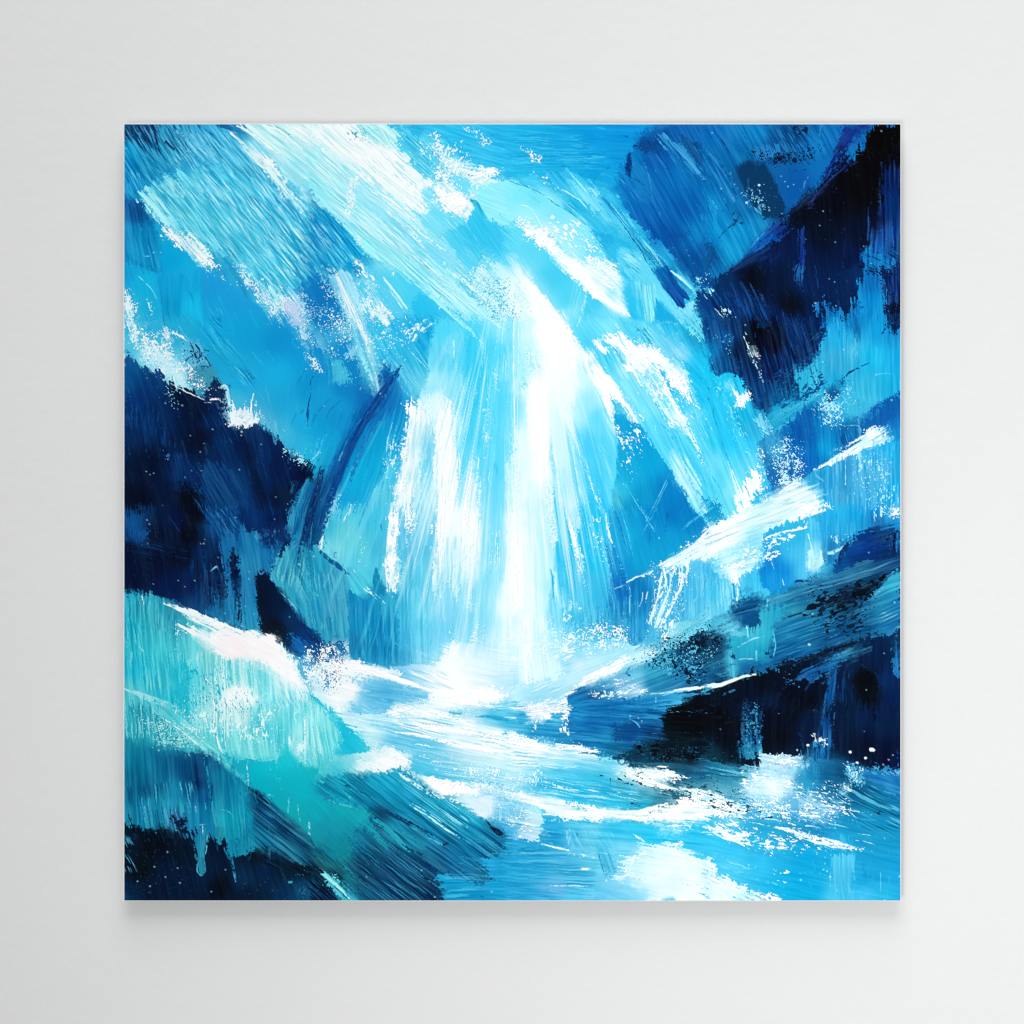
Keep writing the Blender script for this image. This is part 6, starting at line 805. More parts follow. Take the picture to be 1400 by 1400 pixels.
P('310,920 460,900 500,940 720,920 860,940 900,1000 1040,980 1100,960 1200,900 1280,840 1420,780 1420,880 1260,920 1140,980 1000,1060 860,1100 700,1180 560,1200 440,1280 400,1340 200,1360 160,1380 -20,1380 -20,1280 200,1220 340,1180 440,1120 360,1060 300,1030', '400,1000,90d8f4 500,1000,60c8ec 600,980,78d0f0 700,950,88d4f0 820,980,88d8f0 780,1040,a0dcf4 900,1040,c0ecf8 500,1100,c8e8f8 600,1060,b0e4f8 350,1200,a8e0f8 200,1280,98dcf4 30,1330,b0e8f8 1000,1010,98d8f0 1180,950,78ccec 1300,880,70d0ec 1400,830,68c8ec 400,1100,60c0e8 450,1180,b8e4f8 300,1290,98d8f4 600,1100,b0e4f8', ang=158, rough=2, tex=.05)
K('320,900 480,920 500,1060 420,1080 300,1040', 'e8fcff', .7, 2.3, f=4, ang=165); S('340,970 460,920', [2, 4], 'f4ffff', dry=.15); K('520,1000 760,910 740,1000 600,1060 500,1100', 'e8fcff', .6, 2.3, f=5); S('760,880 790,890 780,920 750,915', [2, 3, 3, 2], 'e8fcff', dry=.1); K('640,840 760,900 740,940 640,900', '90dcf4', .5, 1.9); K('880,980 1040,960 1040,1040 900,1060', 'f0ffff', .65, 2, f=3); K('320,1080 440,1080 420,1160 330,1160', '50b8e0', .5, 2.2)
P('150,1380 300,1330 400,1320 500,1240 600,1160 680,1120 760,1070 830,1050 820,1090 720,1150 600,1230 500,1240 440,1300 440,1420 160,1420', 'ffffff', ang=155, rough=2.5, tex=.02); S('550,1200 680,1130 820,1065', [12, 10, 4], 'ffffff', tex=.01); R('200,1200 460,1120 400,1280 160,1340', 'e8fcff', '68c0e8', ang=160, f=3)
P('420,1310 500,1240 640,1210 680,1190 800,1130 860,1100 1000,1060 1140,980 1260,920 1300,860 1420,840 1420,1240 1240,1250 1000,1290 860,1320 720,1330 700,1420 440,1420', '520,1280,0a5c9c 500,1350,0c6cac 600,1300,0a4c84 750,1180,70b0d4 850,1130,58b4d8 900,1180,68b8dc 1000,1150,2c98bc 1000,1220,1c78a8 1100,1050,288cb4 1200,1000,0c4870 1300,950,083860 1380,900,042c4c 1150,1150,187cac 1250,1120,185c8c 1350,1100,0a5484 1350,1200,084c80 1150,1230,2878a8 800,1250,90c0e4 900,1260,b0d4ec 650,1380,0a64a4 750,1310,1c78b0 600,1220,3c8cc0', ang=160, rough=2.5, tex=.08)
K('860,1040 1140,960 1300,860 1420,840 1420,1240 1200,1240 1000,1140 860,1110', '021830', .62, 2.9, f=6); K('1140,940 1300,850 1420,860 1420,1140 1260,1120', '020c20', .6, 3, f=5); K('900,1060 1300,920 1420,1000 1400,1220 1100,1220', '48a8d0', .5, 2.4, f=6, ang=150); K('1160,960 1420,900 1420,1160 1200,1120', '70c8e8', .35, 2.2); S('1420,1240 1300,1255 1160,1280 1000,1290', [3, 3, 3, 3], 'c8f0fc', dry=.15)
K('600,1220 760,1160 900,1160 960,1240 860,1290 700,1310', 'd8e8f8', .68, 2.3, f=5, ang=165); K('560,1260 860,1230 1060,1260 900,1320 700,1340 560,1330', 'e8f8ff', .6, 2.2, f=3, ang=165); K('480,1240 700,1240 760,1320 540,1340', '04386c', .45, 2.4); S('860,1100 830,1150 870,1170', [2, 4, 2], '0c5c90', dry=.3); S('1060,1290 1200,1260 1420,1240', [2, 4, 4], 'f0ffff', dry=.15); S('900,1310 1050,1290', [3, 3], 'c8ecf8', dry=.4)
P('440,1340 560,1340 720,1340 900,1320 1100,1290 1250,1280 1420,1280 1420,1420 440,1420', '500,1380,0c74b4 700,1380,0c64a4 850,1370,0c6cb0 950,1360,1078b8 1100,1350,2c90cc 1180,1320,38a0d4 1000,1320,1c80bc', rough=2, ang=175, tex=.08); P('1110,1420 1200,1350 1250,1320 1420,1270 1420,1420', '000410', rough=2.5, tex=.03); S('1030,1300 1030,1350 1045,1390', [2, 2, 3], 'a8e0f8', dry=.3); K('1180,1280 1230,1270 1220,1330', 'c0ecfc', .5, 2)

O(960, 690)    # right
P('820,-20 1360,-20 1360,300 1100,300 1000,260 900,400 800,400 700,560 480,600 460,560 380,440 440,360 560,120 700,80', '900,60,20a4e0 1050,60,1098d8 850,180,28a4e0 1000,180,2098d4 700,200,48b4e4 750,300,60c4e8 600,300,2098d8 520,400,0a80cc 650,450,0c8cd8 450,480,1484cc 560,500,1890d8 900,280,1c78b8 850,350,1870b0 760,400,a0dcf0 1200,40,108cd0 1200,100,1868a8 1300,60,2094d4', ang=90, rough=2, tex=.06, tl=60)
P('-20,180 60,140 160,100 300,30 440,0 600,-20 860,-20 800,50 700,80 560,120 480,160 440,200 380,260 300,300 160,300 60,380 -20,340', '100,160,ffffff 200,150,f4ffff 60,250,f0feff 300,100,e8fcff 450,50,d0f6fc 600,40,d8f4fc 700,30,f4ffff 550,90,d0f4fc 350,200,90d8f0 200,250,f0ffff 250,280,b0e8f4', ang=158, rough=2, tex=.07); R('0,100 500,0 860,0 500,150 160,290 0,330', 'ffffff', '58b0cc', ang=160, tl=30, tw=1.5, f=4)
S('600,120 700,75 800,45 880,10', [4, 5, 4, 3], 'ffffff', dry=.15); K('820,-10 920,-10 900,40 840,50', 'f8ffff', .7, 2.4); K('180,140 300,120 320,220 220,200', '48a8cc', .35, 2.4); K('240,220 360,180 330,280 250,300', '1c8cc0', .55, 2.4)
P('60,380 160,310 380,200 420,250 380,420 380,450 300,460 220,540 160,480 60,440', '150,380,b8ecf8 250,350,98e0f4 320,300,80d4f0 200,440,e0f8fc 330,430,c0ecf8 100,400,68ccf0', ang=165, rough=3, tex=.08, dry=.08); K('-20,330 400,260 400,400 200,470 60,440', 'f4ffff', .55, 2.2, f=4, ang=165); P('-20,360 60,380 60,440 160,500 200,540 240,640 160,740 -20,820', '20,420,38a8e0 50,600,48bce8 150,600,58c4ec 20,750,78ccec 100,700,60c4e8', ang=90, rough=1.5, tex=.06)
P('380,440 460,560 440,620 360,620 240,640 230,540 300,460', '300,520,48bce8 400,570,40b8e8 350,500,30b0e4', ang=90, rough=1.5, tex=.06); S('200,440 215,520 190,560', [8, 9, 3], 'f4ffff', dry=.15); S('230,420 240,520 265,560', [2, 2, 1], 'e0fcff', dry=.2); S('240,560 235,660', [4, 3], 'd0f4fc', dry=.15); S('210,540 220,640', [4, 3], '1880b8', dry=.2); R('0,460 240,540 240,700 0,700', 'a0e0f4', '2c98cc', ang=90, tl=40, tw=1.8, f=3)
P('440,160 600,110 720,80 720,280 700,560 640,520 480,600 400,560 380,440 440,360 400,280', '500,180,18a0dc 600,200,28acdc 650,350,48b8e8 450,420,0878c8 550,450,0c80d0 500,500,1090d8 680,450,50b8e8', ang=90, rough=1.5, tex=.05, f=1.5); S('400,250 480,210 580,180 700,150 750,140', [3, 5, 4, 5, 3], 'f0ffff', dry=.3); K('400,240 700,140 640,240 500,300 400,320', 'e8fcff', .62, 2.3, f=3, ang=162); K('380,300 640,280 560,340 440,400 380,400', 'f0ffff', .55, 2.2, f=3, ang=160); S('470,390 490,450', [2, 1.5], '98dcf4'); P('720,80 800,120 820,360 780,440 720,440', '760,300,80ccec 780,200,40b4e4 770,400,b0e4f8', ang=88, rough=2, tex=.07)
P('740,340 820,340 820,390 790,430 740,440', 'b0e4f4', rough=3, dry=.15, ang=90); K('760,380 840,380 840,460 780,470', 'd8f8ff', .6, 2.2, ang=80); S('720,200 750,320', [2, 2], 'b0e8fc', dry=.2); K('860,180 1060,180 1000,280 900,320', 'a8e0f8', .5, 2, ang=80, f=4); S('860,330 900,320 1000,260', [5, 6, 3], 'a0dcf4', dry=.25); R('700,80 1060,100 1060,260 840,340', '78ccf0', '1478bc', ang=88, tl=40, tw=1.7, f=4); S('420,900 400,1000', 1, '083c6c'); S('545,510 555,550', [1, 3], 'a0e0f8'); K('540,540 720,470 720,510 600,560', 'a8e4f8', .45, 2)
K('1140,-20 1290,-20 1260,110 1160,90', 'c0ecfc', .55, 2, ang=90, f=2); P('1280,60 1300,10 1325,10 1325,70 1290,80', 'f4ffff', rough=2.5); S('1215,0 1220,100', [3, 3], 'c8f0fc', dry=.3); S('1170,40 1175,110', 1.4, 'a0e4f8', dry=.2)
P('1000,260 1060,200 1140,160 1260,150 1360,180 1360,1420 1300,1420 900,500 900,400', '1050,300,003c88 1150,300,00307c 1200,350,002c68 1080,380,04306c 1250,200,0a3c70 1320,250,0a4080 1300,350,042050 950,420,044888', ang=165, rough=3, tex=.05); K('1000,200 1360,140 1360,300 1240,300 1000,260', '021438', .6, 2.8, f=4, ang=150); K('1100,160 1360,150 1360,340 1280,360', '3890c0', .35, 2.2, ang=88); S('1310,200 1300,380', [4, 3], '020c28', dry=.2); S('1330,180 1325,330', 2, '1c70b0', dry=.3); S('1000,250 950,330 920,430', [5, 7, 4], '042c60', dry=.15)
P('165,750 220,680 280,640 340,620 440,640 540,600 640,530 740,490 860,460 950,440 1060,400 1200,380 1360,330 1360,560 1200,620 1100,660 900,760 700,800 560,860 400,840 330,840 240,800', '250,680,1c6090 350,650,105484 300,760,0a5088 350,800,0c5484 550,640,2c84b0 700,550,3080ac 850,500,2c78a4 700,640,1c6894 850,600,1c6898 1000,480,28709c 1100,450,1c608c 1250,420,0c4478 1300,450,083c70 1150,550,083050 1200,600,042448 1000,620,042040 900,700,0a2c48 700,750,1c7098 600,700,2484a8 1300,540,1c6c98', ang=163, rough=2.5, tex=.09, tl=60); R('440,640 1360,340 1360,480 700,640 460,720', '70b0d4', '083c6c', ang=163, tl=60, tw=2, f=4, a=.9); S('160,750 240,730 340,700 400,680', [1, 2, 2, 1], '043458'); S('160,740 240,660 340,620', 1.6, '0a4c7c', dry=.1); S('625,540 640,520 680,520 670,540', 3, '0a3c6c'); P('700,520 770,470 790,490 740,510', '084878', rough=2)
P('380,720 440,680 560,700 560,780 480,840 460,1040 380,1060 220,1070 160,1000 160,920 240,860 330,850 390,800', '450,740,30a4c4 500,740,1c94c0 300,960,28a0c4 250,1020,2098bc 400,900,2ca8c8 400,1000,1890b8 350,870,48b4d0', rough=3, tex=.05, ang=90); P('240,800 330,850 390,800 380,720 300,740', '064c80', rough=3, tex=.04); S('380,720 385,840', 1.4, '0a4c78'); P('60,780 165,750 250,800 240,860 300,870 240,900 150,900 -20,860', '100,830,58b4d8 180,850,60bcdc 60,800,38a4cc', rough=3, tex=.06, dry=.15); K('80,820 260,800 300,920 160,900', 'b0e8f8', .5, 2.2); S('300,830 310,900', 2, '98dcf0', dry=.2); S('240,970 330,920 420,890 460,885', [1, 3, 2, 1.4], '88dcf4', dry=.2); S('440,690 450,640', 3, '78c8e8', dry=.2)
P('560,760 700,740 900,700 1100,660 1200,580 1300,480 1360,460 1360,860 1160,920 1000,960 800,1020 640,1080 500,1110 440,1130 460,1000 480,860', '600,850,1878a8 700,780,2074a0 700,900,1070a0 850,800,106090 850,950,084c80 1000,850,0c4c80 1100,750,186898 1300,550,30a0c4 1250,650,2484b0 1330,700,1070a8 1250,750,2880ac 1300,830,1c74a8 550,1000,0a6094 650,1000,045490 1100,850,0c5484 550,1080,0c5088 1000,700,0c3c60', ang=160, rough=2.5, tex=.08)
K('560,760 900,520 1300,440 1200,620 1000,760 700,780', '020c1c', .72, 3, f=5, ang=163, st=3); K('860,560 1260,460 1200,640 1000,700', '000818', .6, 3, f=4); K('900,640 1160,640 1180,900 900,940', '001028', .55, 2.8, f=5, ang=158, st=3.5); K('1100,500 1260,440 1200,620 1080,640', '68a8c8', .35, 2.2); S('800,700 900,640 1000,560', [7, 10, 6], '020c1c', dry=.35); S('560,770 700,730', [3, 3], '0a3048', dry=.3); S('1160,640 1220,570 1290,490', [2, 3, 2], '70b8d8', dry=.3); K('700,640 820,620 800,700 740,740', '48b8cc', .5, 2.2, ang=165); R('1160,740 1360,700 1360,860 1160,860', '98d4ec', '0c5c94', ang=158, tl=30, tw=1.6, f=3); R('560,800 900,760 960,960 560,1060', '3890bc', '04406c', ang=162, tl=50, tw=2, f=4)
K('380,1040 500,880 520,960 480,1080 400,1060', '043458', .55, 2.2, ang=88, f=2); S('480,870 490,960 480,1030', [4, 5, 4], '48b4d4', dry=.2); S('365,1000 370,1110', [3, 2.5], '60c0dc', dry=.1); S('240,1055 300,1050 360,1050', 1.4, 'a0e0f0', dry=.35); D('728,952,2.2 750,743,1.6 1147,613,1.4 1310,665 1135,325,1.2', 'a8dcf4')
P('-20,860 60,860 160,900 170,1000 160,1080 200,1180 60,1240 -20,1240', '20,920,0c3c60 100,950,0a4064 80,1000,083458 60,1100,186c98 130,1060,1c608c 100,1180,0a4068 20,1050,083c5c 20,1180,186090', ang=165, rough=3, tex=.07); K('-20,860 170,880 160,1040 0,1040', '020c20', .65, 2.8, f=3); K('-20,900 160,900 160,1020 20,1020', '50a8cc', .4, 2.2); P('160,1010 220,1010 230,1070 380,1070 500,1100 440,1140 300,1160 200,1200 160,1110', '300,1110,0c5c94 190,1100,48a8c8 400,1100,0a5890', rough=2, tex=.05); S('195,1010 205,1190', [8, 7], '48acd0', tex=.1); S('200,1020 215,1060', [7, 5], '0c4c78', dry=.1)
P('-20,1240 100,1230 200,1200 300,1160 440,1130 560,1080 700,1050 850,980 1000,940 1160,900 1360,860 1360,1420 -20,1420', '50,1350,000c20 150,1280,000818 400,1200,000818 300,1300,000c24 600,1130,001028 800,1030,021c3c 1000,1000,021c3c 600,1250,00081c 750,1200,000c24 1000,1080,001c44 950,1250,001c48 1100,1200,000814 1120,1350,00040c 1200,1000,001c44 1250,1200,002458 1050,1350,001838 700,1380,000410 450,1380,00183c 1330,900,062c54 1300,1350,001c4c', rough=2, tex=.04, ang=92)
P('640,1180 700,1120 850,1060 960,1010 1050,980 1120,950 1110,970 1040,1020 980,1060 920,1110 860,1150 800,1180 760,1200 700,1190', '900,1070,1c70a8 800,1120,105894 1000,1020,28749c 700,1160,0a4c88', ang=158, rough=4, dry=.15, tex=.12); K('540,1180 880,1080 780,1220 600,1260', '2070a8', .45, 2.2, ang=155, f=3); S('500,1100 700,1050 860,990 1000,950 1150,905', [8, 9, 8, 6, 4], '021430', dry=.25); S('-10,1245 60,1235 130,1225 200,1200 300,1165 420,1150', [4, 8, 6, 5, 4, 2], 'd8f4fc', dry=.12); S('0,1265 60,1250', [7, 3], '28a0bc'); S('130,1300 240,1250', [3, 3], '2870a4', dry=.35); K('200,1250 400,1230 400,1420 280,1420', '184878', .3, 2.4)
P('885,1110 920,1110 910,1200 880,1420 820,1420 850,1250', '0a4c88', rough=1.5, tex=.08, ang=97); P('1080,1130 1190,1140 1200,1250 1160,1320 1120,1360 1080,1320 1060,1260 1040,1190', '00040c', rough=3, f=3, op=.8); S('1080,1090 1180,1150 1210,1300', 1.4, '0c2c50', dry=.3); P('1320,970 1350,960 1360,1180 1320,1170 1300,1080', '1468a4', rough=3, ang=85, dry=.1); S('1320,880 1325,930', 4, '1468a4', dry=.3); K('420,1060 700,1080 680,1260 480,1240', '68a8d0', .22, 1.8); rnd_dots('560,1060 1100,980 1100,1240 560,1240', 30, '88b8d8', .3, .7, 21, .7); D('1240,1013,.9 1118,1262,.9', 'a0c8e0'); R('900,1120 1040,1120 1040,1400 900,1400', '0c3c70', None, ang=90, f=5)

# ---- row 4 -------------------------------------------------------------
O(160, 960)    # lower left
P('40,-20 1420,-20 1420,460 1380,480 1250,420 1200,360 1160,290 1100,380 1040,400 900,390 820,480 720,340 640,350 560,340 480,340 360,340 300,310 240,300 40,250', '100,60,38b0c4 200,100,30a4bc 150,200,28a4bc 80,230,28a0b8 350,60,60ccd8 450,50,10b0cc 300,180,38b4c4 420,230,38b4c8 350,300,28a0b8 560,100,90e4e8 700,80,c8f0f0 850,100,d8f4f0 640,200,50ccd8 800,300,58ccd8 950,330,68d4dc 1000,200,38c4d4 1050,80,78dce4 1120,200,28bcd0 1250,200,98e4ec 1350,150,a8f0f0 1250,300,a0e4ec 1300,400,68d4dc 1200,100,50ccdc 950,130,38c0d4 700,320,48c4d4', ang=86, rough=3, tex=.08, tl=50)
R('500,-20 1420,-20 1420,460 1200,360 700,340', 'd0f8fc', '1ca8c4', ang=88, tl=44, tw=1.8, f=4, a=.95); R('40,-20 500,-20 560,320 40,250', '98e4ec', '107898', ang=84, tl=26, tw=1.6, f=3, a=.9); K('240,80 540,160 560,340 360,340 240,280', '98e8ec', .55, 1.8, f=3); K('240,60 500,200 500,320 260,280', '106c90', .42, 1.9, f=4)
P('200,-20 340,-20 480,80 540,180 600,220 720,300 840,440 900,520 880,560 800,480 700,400 600,350 520,260 400,170 300,90', '300,20,70d0dc 400,90,50c8d8 500,180,70d4dc 650,300,78dce0 800,440,48c8d8', ang=40, rough=2, tex=.1); S('310,100 420,180 520,260 580,310', [2, 2, 3, 3], 'd8fcfc', dry=.15); S('540,340 640,350 720,400 800,460 880,540', [1.5, 2, 2, 2, 2], 'c8f8fc', dry=.15); S('680,230 700,300 720,340', [3, 3, 2], 'f0ffff'); S('600,80 620,180', 2.4, 'e8fcff', dry=.2); S('655,60 665,160', [1.4, 2], 'f0ffff', dry=.2)
P('700,-20 920,-20 920,160 860,180 740,180 700,100', 'c8f4f6', f=12, rough=3, ang=88, tex=.08, op=.3); P('820,160 900,190 980,240 1060,300 1100,370 1020,400 900,380 780,340 720,250', '70d8e0', ang=80, rough=2, tex=.1, dry=.05); S('740,190 850,190 960,260 1040,310', [2, 2, 2, 1], 'c0f4f8', dry=.15); S('900,390 1000,395 1090,380 1110,310', [2, 2, 2, 1.6], 'c8f8f8', dry=.15); S('1280,80 1285,430', [3, 2], 'f0ffff', dry=.25); S('1330,40 1350,200 1380,440', [3, 2, 2], 'e8ffff', dry=.2); P('1220,280 1290,270 1270,340 1250,420 1230,340', 'f4ffff', rough=2, dry=.1); S('1180,240 1180,350', 4, 'e0fcfc', dry=.15); K('920,160 1060,200 1040,300 940,240', '10b0cc', .6, 2.6)
K('40,170 110,170 110,250 40,250', 'c8f4f8', .5, 2); S('470,360 475,430', [3, 5], '68bcd4'); S('490,350 510,385', 2, '98e0ec')
P('720,340 820,390 960,400 1090,390 1160,290 1220,380 1290,440 1420,460 1420,960 1330,950 1240,850 1180,800 1120,740 1040,660 960,600 900,570 880,520 800,440', '850,420,10a8c4 1000,450,00b4cc 1150,400,00b8cc 1000,550,00a8c0 1200,550,04acbc 1300,600,0cb0bc 1250,750,14a0a8 1350,800,1098a8 1120,650,08a0b4 1380,900,108898 1380,650,08a4b4 1350,500,08b4c4', rough=1.5, tex=.03); P('1330,480 1400,460 1420,560 1360,540', '70d0dc', rough=3); S('1000,625 1080,632', 1.4, '80e0e8', dry=.3); S('885,420 895,540 885,600', [1.5, 3, 4], 'c8f8fc', dry=.15); D('885,625,4 845,535,1.4 915,590,2', '50bcd4'); S('1175,650 1168,770', [2, 2], 'a0f0f4', dry=.2); S('1235,700 1250,830', [2, 2.4], '98ecf4', dry=.35); K('1160,740 1300,780 1300,860 1240,840', '88e8f0', .5, 2); S('1313,820 1313,915', [2.6, 3.6], 'e8ffff', dry=.1); D('1113,520,1.4 1125,590', '78dce4')
P('40,250 200,290 300,320 420,330 520,350 560,340 600,352 660,370 730,410 800,470 870,540 900,580 920,640 930,760 940,980 860,1000 820,1060 750,1000 740,930 700,920 620,900 600,1050 560,1050 520,920 440,900 350,860 240,860 130,850 40,870', '100,320,10809c 100,500,086c90 60,400,0880a4 200,400,0c78a0 300,380,08648c 400,400,0c5c8c 480,420,045080 560,450,003468 600,380,064878 650,420,086490 700,500,0c7ca0 800,500,0874a0 850,600,0c88ac 880,750,0c94b4 750,650,0c80a8 550,550,00285c 500,600,0c5c8c 400,600,1488b0 350,700,2098bc 450,720,1c98bc 250,700,1484ac 150,700,107ca8 100,780,1488ac 300,800,1080a4 550,750,0c80b0 600,650,045890 680,700,1088ac 750,800,10a0b8 820,900,0c94b4 600,870,1880b0 880,950,0c7ca0 200,600,085c84 380,780,4878b0', ang=86, rough=2.5, tex=.08, tl=60, tw=3.2)
R('40,560 540,520 520,900 40,860', '50b8d8', '044068', ang=82, tl=40, tw=2, f=5, a=.9); R('560,360 920,560 930,980 640,880', '40b4cc', '04507c', ang=84, tl=60, tw=1.8, f=6, a=.6); S('595,380 620,500 640,650 680,830 710,930', [4, 3, 4, 6, 8], '2490b4', dry=.1); S('650,560 640,720', 2, '002450', dry=.2); S('720,730 770,750 800,790', 1.4, '58c4dc', dry=.2); S('535,710 545,790', [2, 3], 'a8c8e8', dry=.2); S('600,670 610,740', 2, '48c0e4', dry=.2); S('430,540 435,600', 2, '70c8e4', dry=.3)
P('40,870 130,850 240,860 350,870 440,900 520,930 550,1050 600,1060 610,980 625,905 680,920 740,930 760,1010 820,1060 860,990 940,980 1100,1000 1200,1040 1300,1080 1400,1130 1420,1420 40,1420', '100,950,001830 200,1000,000c1c 300,950,000818 400,1000,001428 350,1150,001838 150,1150,000c18 100,1300,001838 250,1300,001430 450,1250,001838 600,1200,001c40 680,1000,001430 700,1250,000818 650,1100,001838 850,1200,022c50 950,1050,021428 1000,1150,002048 1150,1150,021c30 1150,1280,002850 1250,1280,0a4870 1350,1250,0a5484 900,1320,001834 1300,1150,001020 60,1330,063c68', rough=3, tex=.04, ang=75)
S('575,900 575,1000 577,1060', [18, 12, 10], '1880a8', tex=.08); P('555,1060 600,1060 605,1140 590,1175 570,1180 548,1150 545,1100', '2480a0', rough=.8, f=.8); S('548,1110 550,1155 575,1180 598,1160 602,1100', [1, 1, 1, 1, 1], '58b4cc', dry=.15); S('700,880 700,950 715,960', [14, 9, 3], '1c88a4'); S('618,905 610,1000 600,1050', 1.2, '70c0d4', dry=.2); S('560,835 610,830', 1.2, '78c0dc', dry=.2); S('585,840 590,920', [2, 2], 'b0dcf0', dry=.2); S('750,1000 790,1100 815,1240', [10, 5, 1], '1478a0', dry=.15); S('780,1110 800,1180 818,1260', 1.2, '68b8d4', dry=.15); P('740,920 940,920 940,1000 860,1060 800,1060 760,1010', '0c80a4', ang=85, rough=3, dry=.1, de=3); S('900,1000 900,1100', [8, 2], '0c4c70', dry=.3)
R('40,870 140,950 140,1160 40,1160', '50a8d0', '041c38', ang=62, tl=30, tw=1.7, f=2, a=1); R('120,840 540,880 540,980 100,960', '185c80', '000c18', ang=70, tl=16, tw=1.8, f=3); K('160,860 340,870 300,920 160,920', '001020', .5, 2.4, ang=75); S('180,700 190,840', [7, 7], '50a8c8', dry=.5); P('380,790 470,800 540,900 520,950 440,900', '021c40', f=1.5, rough=3, dry=.2, ang=70); K('380,800 470,820 440,900', '1c6088', .4, 2)
P('900,570 960,600 1040,660 1100,730 1180,800 1250,860 1320,930 1380,990 1420,1020 1420,1160 1330,1120 1180,1060 1040,1010 950,990 925,900 930,760', '950,640,022c54 1000,720,063c68 1050,800,084c78 1150,850,042c50 1250,950,0c4c74 1350,1020,105880 1000,900,0c6c94 1100,950,106c94 1200,1010,186c8c 950,950,0c7ca0 1300,950,043050', ang=40, rough=2, tex=.16, tl=60); R('900,570 1420,1000 1420,1160 930,990', '3c90b4', '021838', ang=38, tl=60, tw=1.6, f=2, a=.8); S('915,590 980,640 1050,700', [2, 4, 3], '001028', dry=.2); K('1200,840 1320,880 1380,980 1280,940', '001028', .6, 2.6); S('1000,640 1060,700', [3, 2], '2080a4', dry=.2)
S('1040,1000 1035,1085', [5, 4], '1c5c7c', dry=.2); R('950,1000 1420,1150 1420,1260 1000,1120', '0c4060', '000408', ang=28, tl=30, tw=2, f=3); K('1160,1100 1420,1120 1380,1230 1180,1240', '48a8c8', .42, 2.2, ang=20); S('1165,1225 1200,1225', 3, '48b8cc'); K('1200,1220 1420,1220 1420,1360 1240,1360', '186088', .5, 2.4, f=4); P('1340,1280 1420,1280 1420,1400 1340,1400', '0c2040', rough=3, dry=.3); K('60,1100 120,1040 80,1340 40,1340', '1c5c90', .4, 2)
rnd_dots('80,900 480,960 500,1340 60,1340', 170, '88b0c8', .2, .65, 31, .75); rnd_dots('480,1100 1200,1200 1200,1340 480,1340', 60, '90b8d0', .25, .7, 32, .7); D('740,1140,1.2 330,1190,1.2 415,1130 645,1290,1.4 430,1230 140,1220 255,1120 405,870,1.2 285,325,1.4 225,1253 345,1020', 'b8d8e8')

O(420, 960)    # lower left of centre
P('-20,-20 80,-20 180,100 220,200 230,310 180,340 170,370 80,440 -20,460', '40,100,90ecf0 100,150,78dce4 150,250,68d8e4 60,300,98e8ec 100,400,60ccd4 20,400,90e4e8', ang=82, rough=2, tex=.1); R('-20,-20 220,200 180,440 -20,440', 'd8fcfc', '28b0c4', ang=80, tl=50, tw=1.6, f=2)
P('50,-20 120,-20 180,60 260,130 330,200 400,250 430,310 440,340 330,350 260,360 170,340 230,310 220,220 180,120', '150,80,0cb8dc 250,200,0cb4d8 350,300,14b8d8 280,320,10b4d4', ang=42, rough=1.5, tex=.04)
P('120,-20 1420,-20 1420,640 1180,640 1000,600 900,600 840,560 740,500 700,460 700,400 680,350 540,330 450,290 400,240 300,170 200,60', '200,20,fcffff 300,60,b0e4f4 450,40,68bce8 420,80,c0ecfc 550,30,70bce8 350,120,c8f0fa 600,70,d8f4fc 500,150,a0dcf4 450,200,c8f0f8 600,160,88d4f0 800,60,f8ffff 750,120,e8fcff 850,150,e0f8fc 1000,150,c8eef8 1100,60,b8e0f4 1250,80,50bce4 1350,100,1ca0d4 1100,150,f4fcff 1200,200,c0e8f8 1300,250,f8fcff 1200,300,ffffff 1000,230,e8f8fc 900,200,d0f0fa 700,200,68c4e8 600,250,50b4e4 750,300,38b0e4 850,320,30b0e4 900,280,60c0e8 1000,320,a0d8f0 1100,350,c0e8f8 800,400,30b4e0 950,400,40b0e0 1000,450,58c4e8 1100,450,68c8e8 1200,400,b0e4f0 1300,380,d8f8fc 850,470,30b0e0 1350,500,88d4f0 1250,500,70c8ec 750,430,28a8d8 640,300,50b8e4 1390,20,70d0f0', ang=12, rough=2, tex=.07)
R('280,100 940,100 1420,300 1420,400 900,240 600,230', 'ffffff', '48b4dc', ang=14, tl=60, tw=1.9, f=4, a=1); R('600,50 1420,180 1420,350 1000,300 560,160', 'ffffff', '60c0e4', ang=12, tl=60, tw=2, f=5, a=1); S('480,80 600,70 620,90', [3, 3, 2], 'f8ffff', dry=.2); P('300,-20 560,-20 540,70 440,60 340,90 300,40', '58b8e8', f=1.5, rough=3, ang=5, tex=.08, dry=.15)
S('560,50 700,20 860,-20', [8, 14, 12], 'fcffff', dry=.1); S('600,80 800,70 1000,100 1200,140', [10, 13, 9, 6], 'f8ffff', dry=.2, dry1=.4); S('600,200 800,230 1000,280 1200,320 1420,360', [3, 5, 8, 9, 12], 'ffffff', dry=.15); S('700,150 900,170 1100,200 1420,250', [6, 9, 9, 11], 'fcffff', dry=.25); S('740,280 900,310', [3, 2], 'e8fcff', dry=.3)
P('980,60 1060,50 1200,20 1420,-20 1420,160 1300,110 1180,100', '1200,60,a0d8f0 1350,40,68ccf0 1400,100,10a0d4 1250,90,40b8e0', ang=5, rough=2, tex=.08); S('1150,95 1250,95 1420,125', [2, 5, 6], '1890c8', dry=.1); S('1340,210 1420,225', [4, 5], '1888c0', dry=.15); S('970,65 1060,75', 3, '2c98b8', dry=.2); S('740,5 840,0', 2, '3098b8', dry=.2)
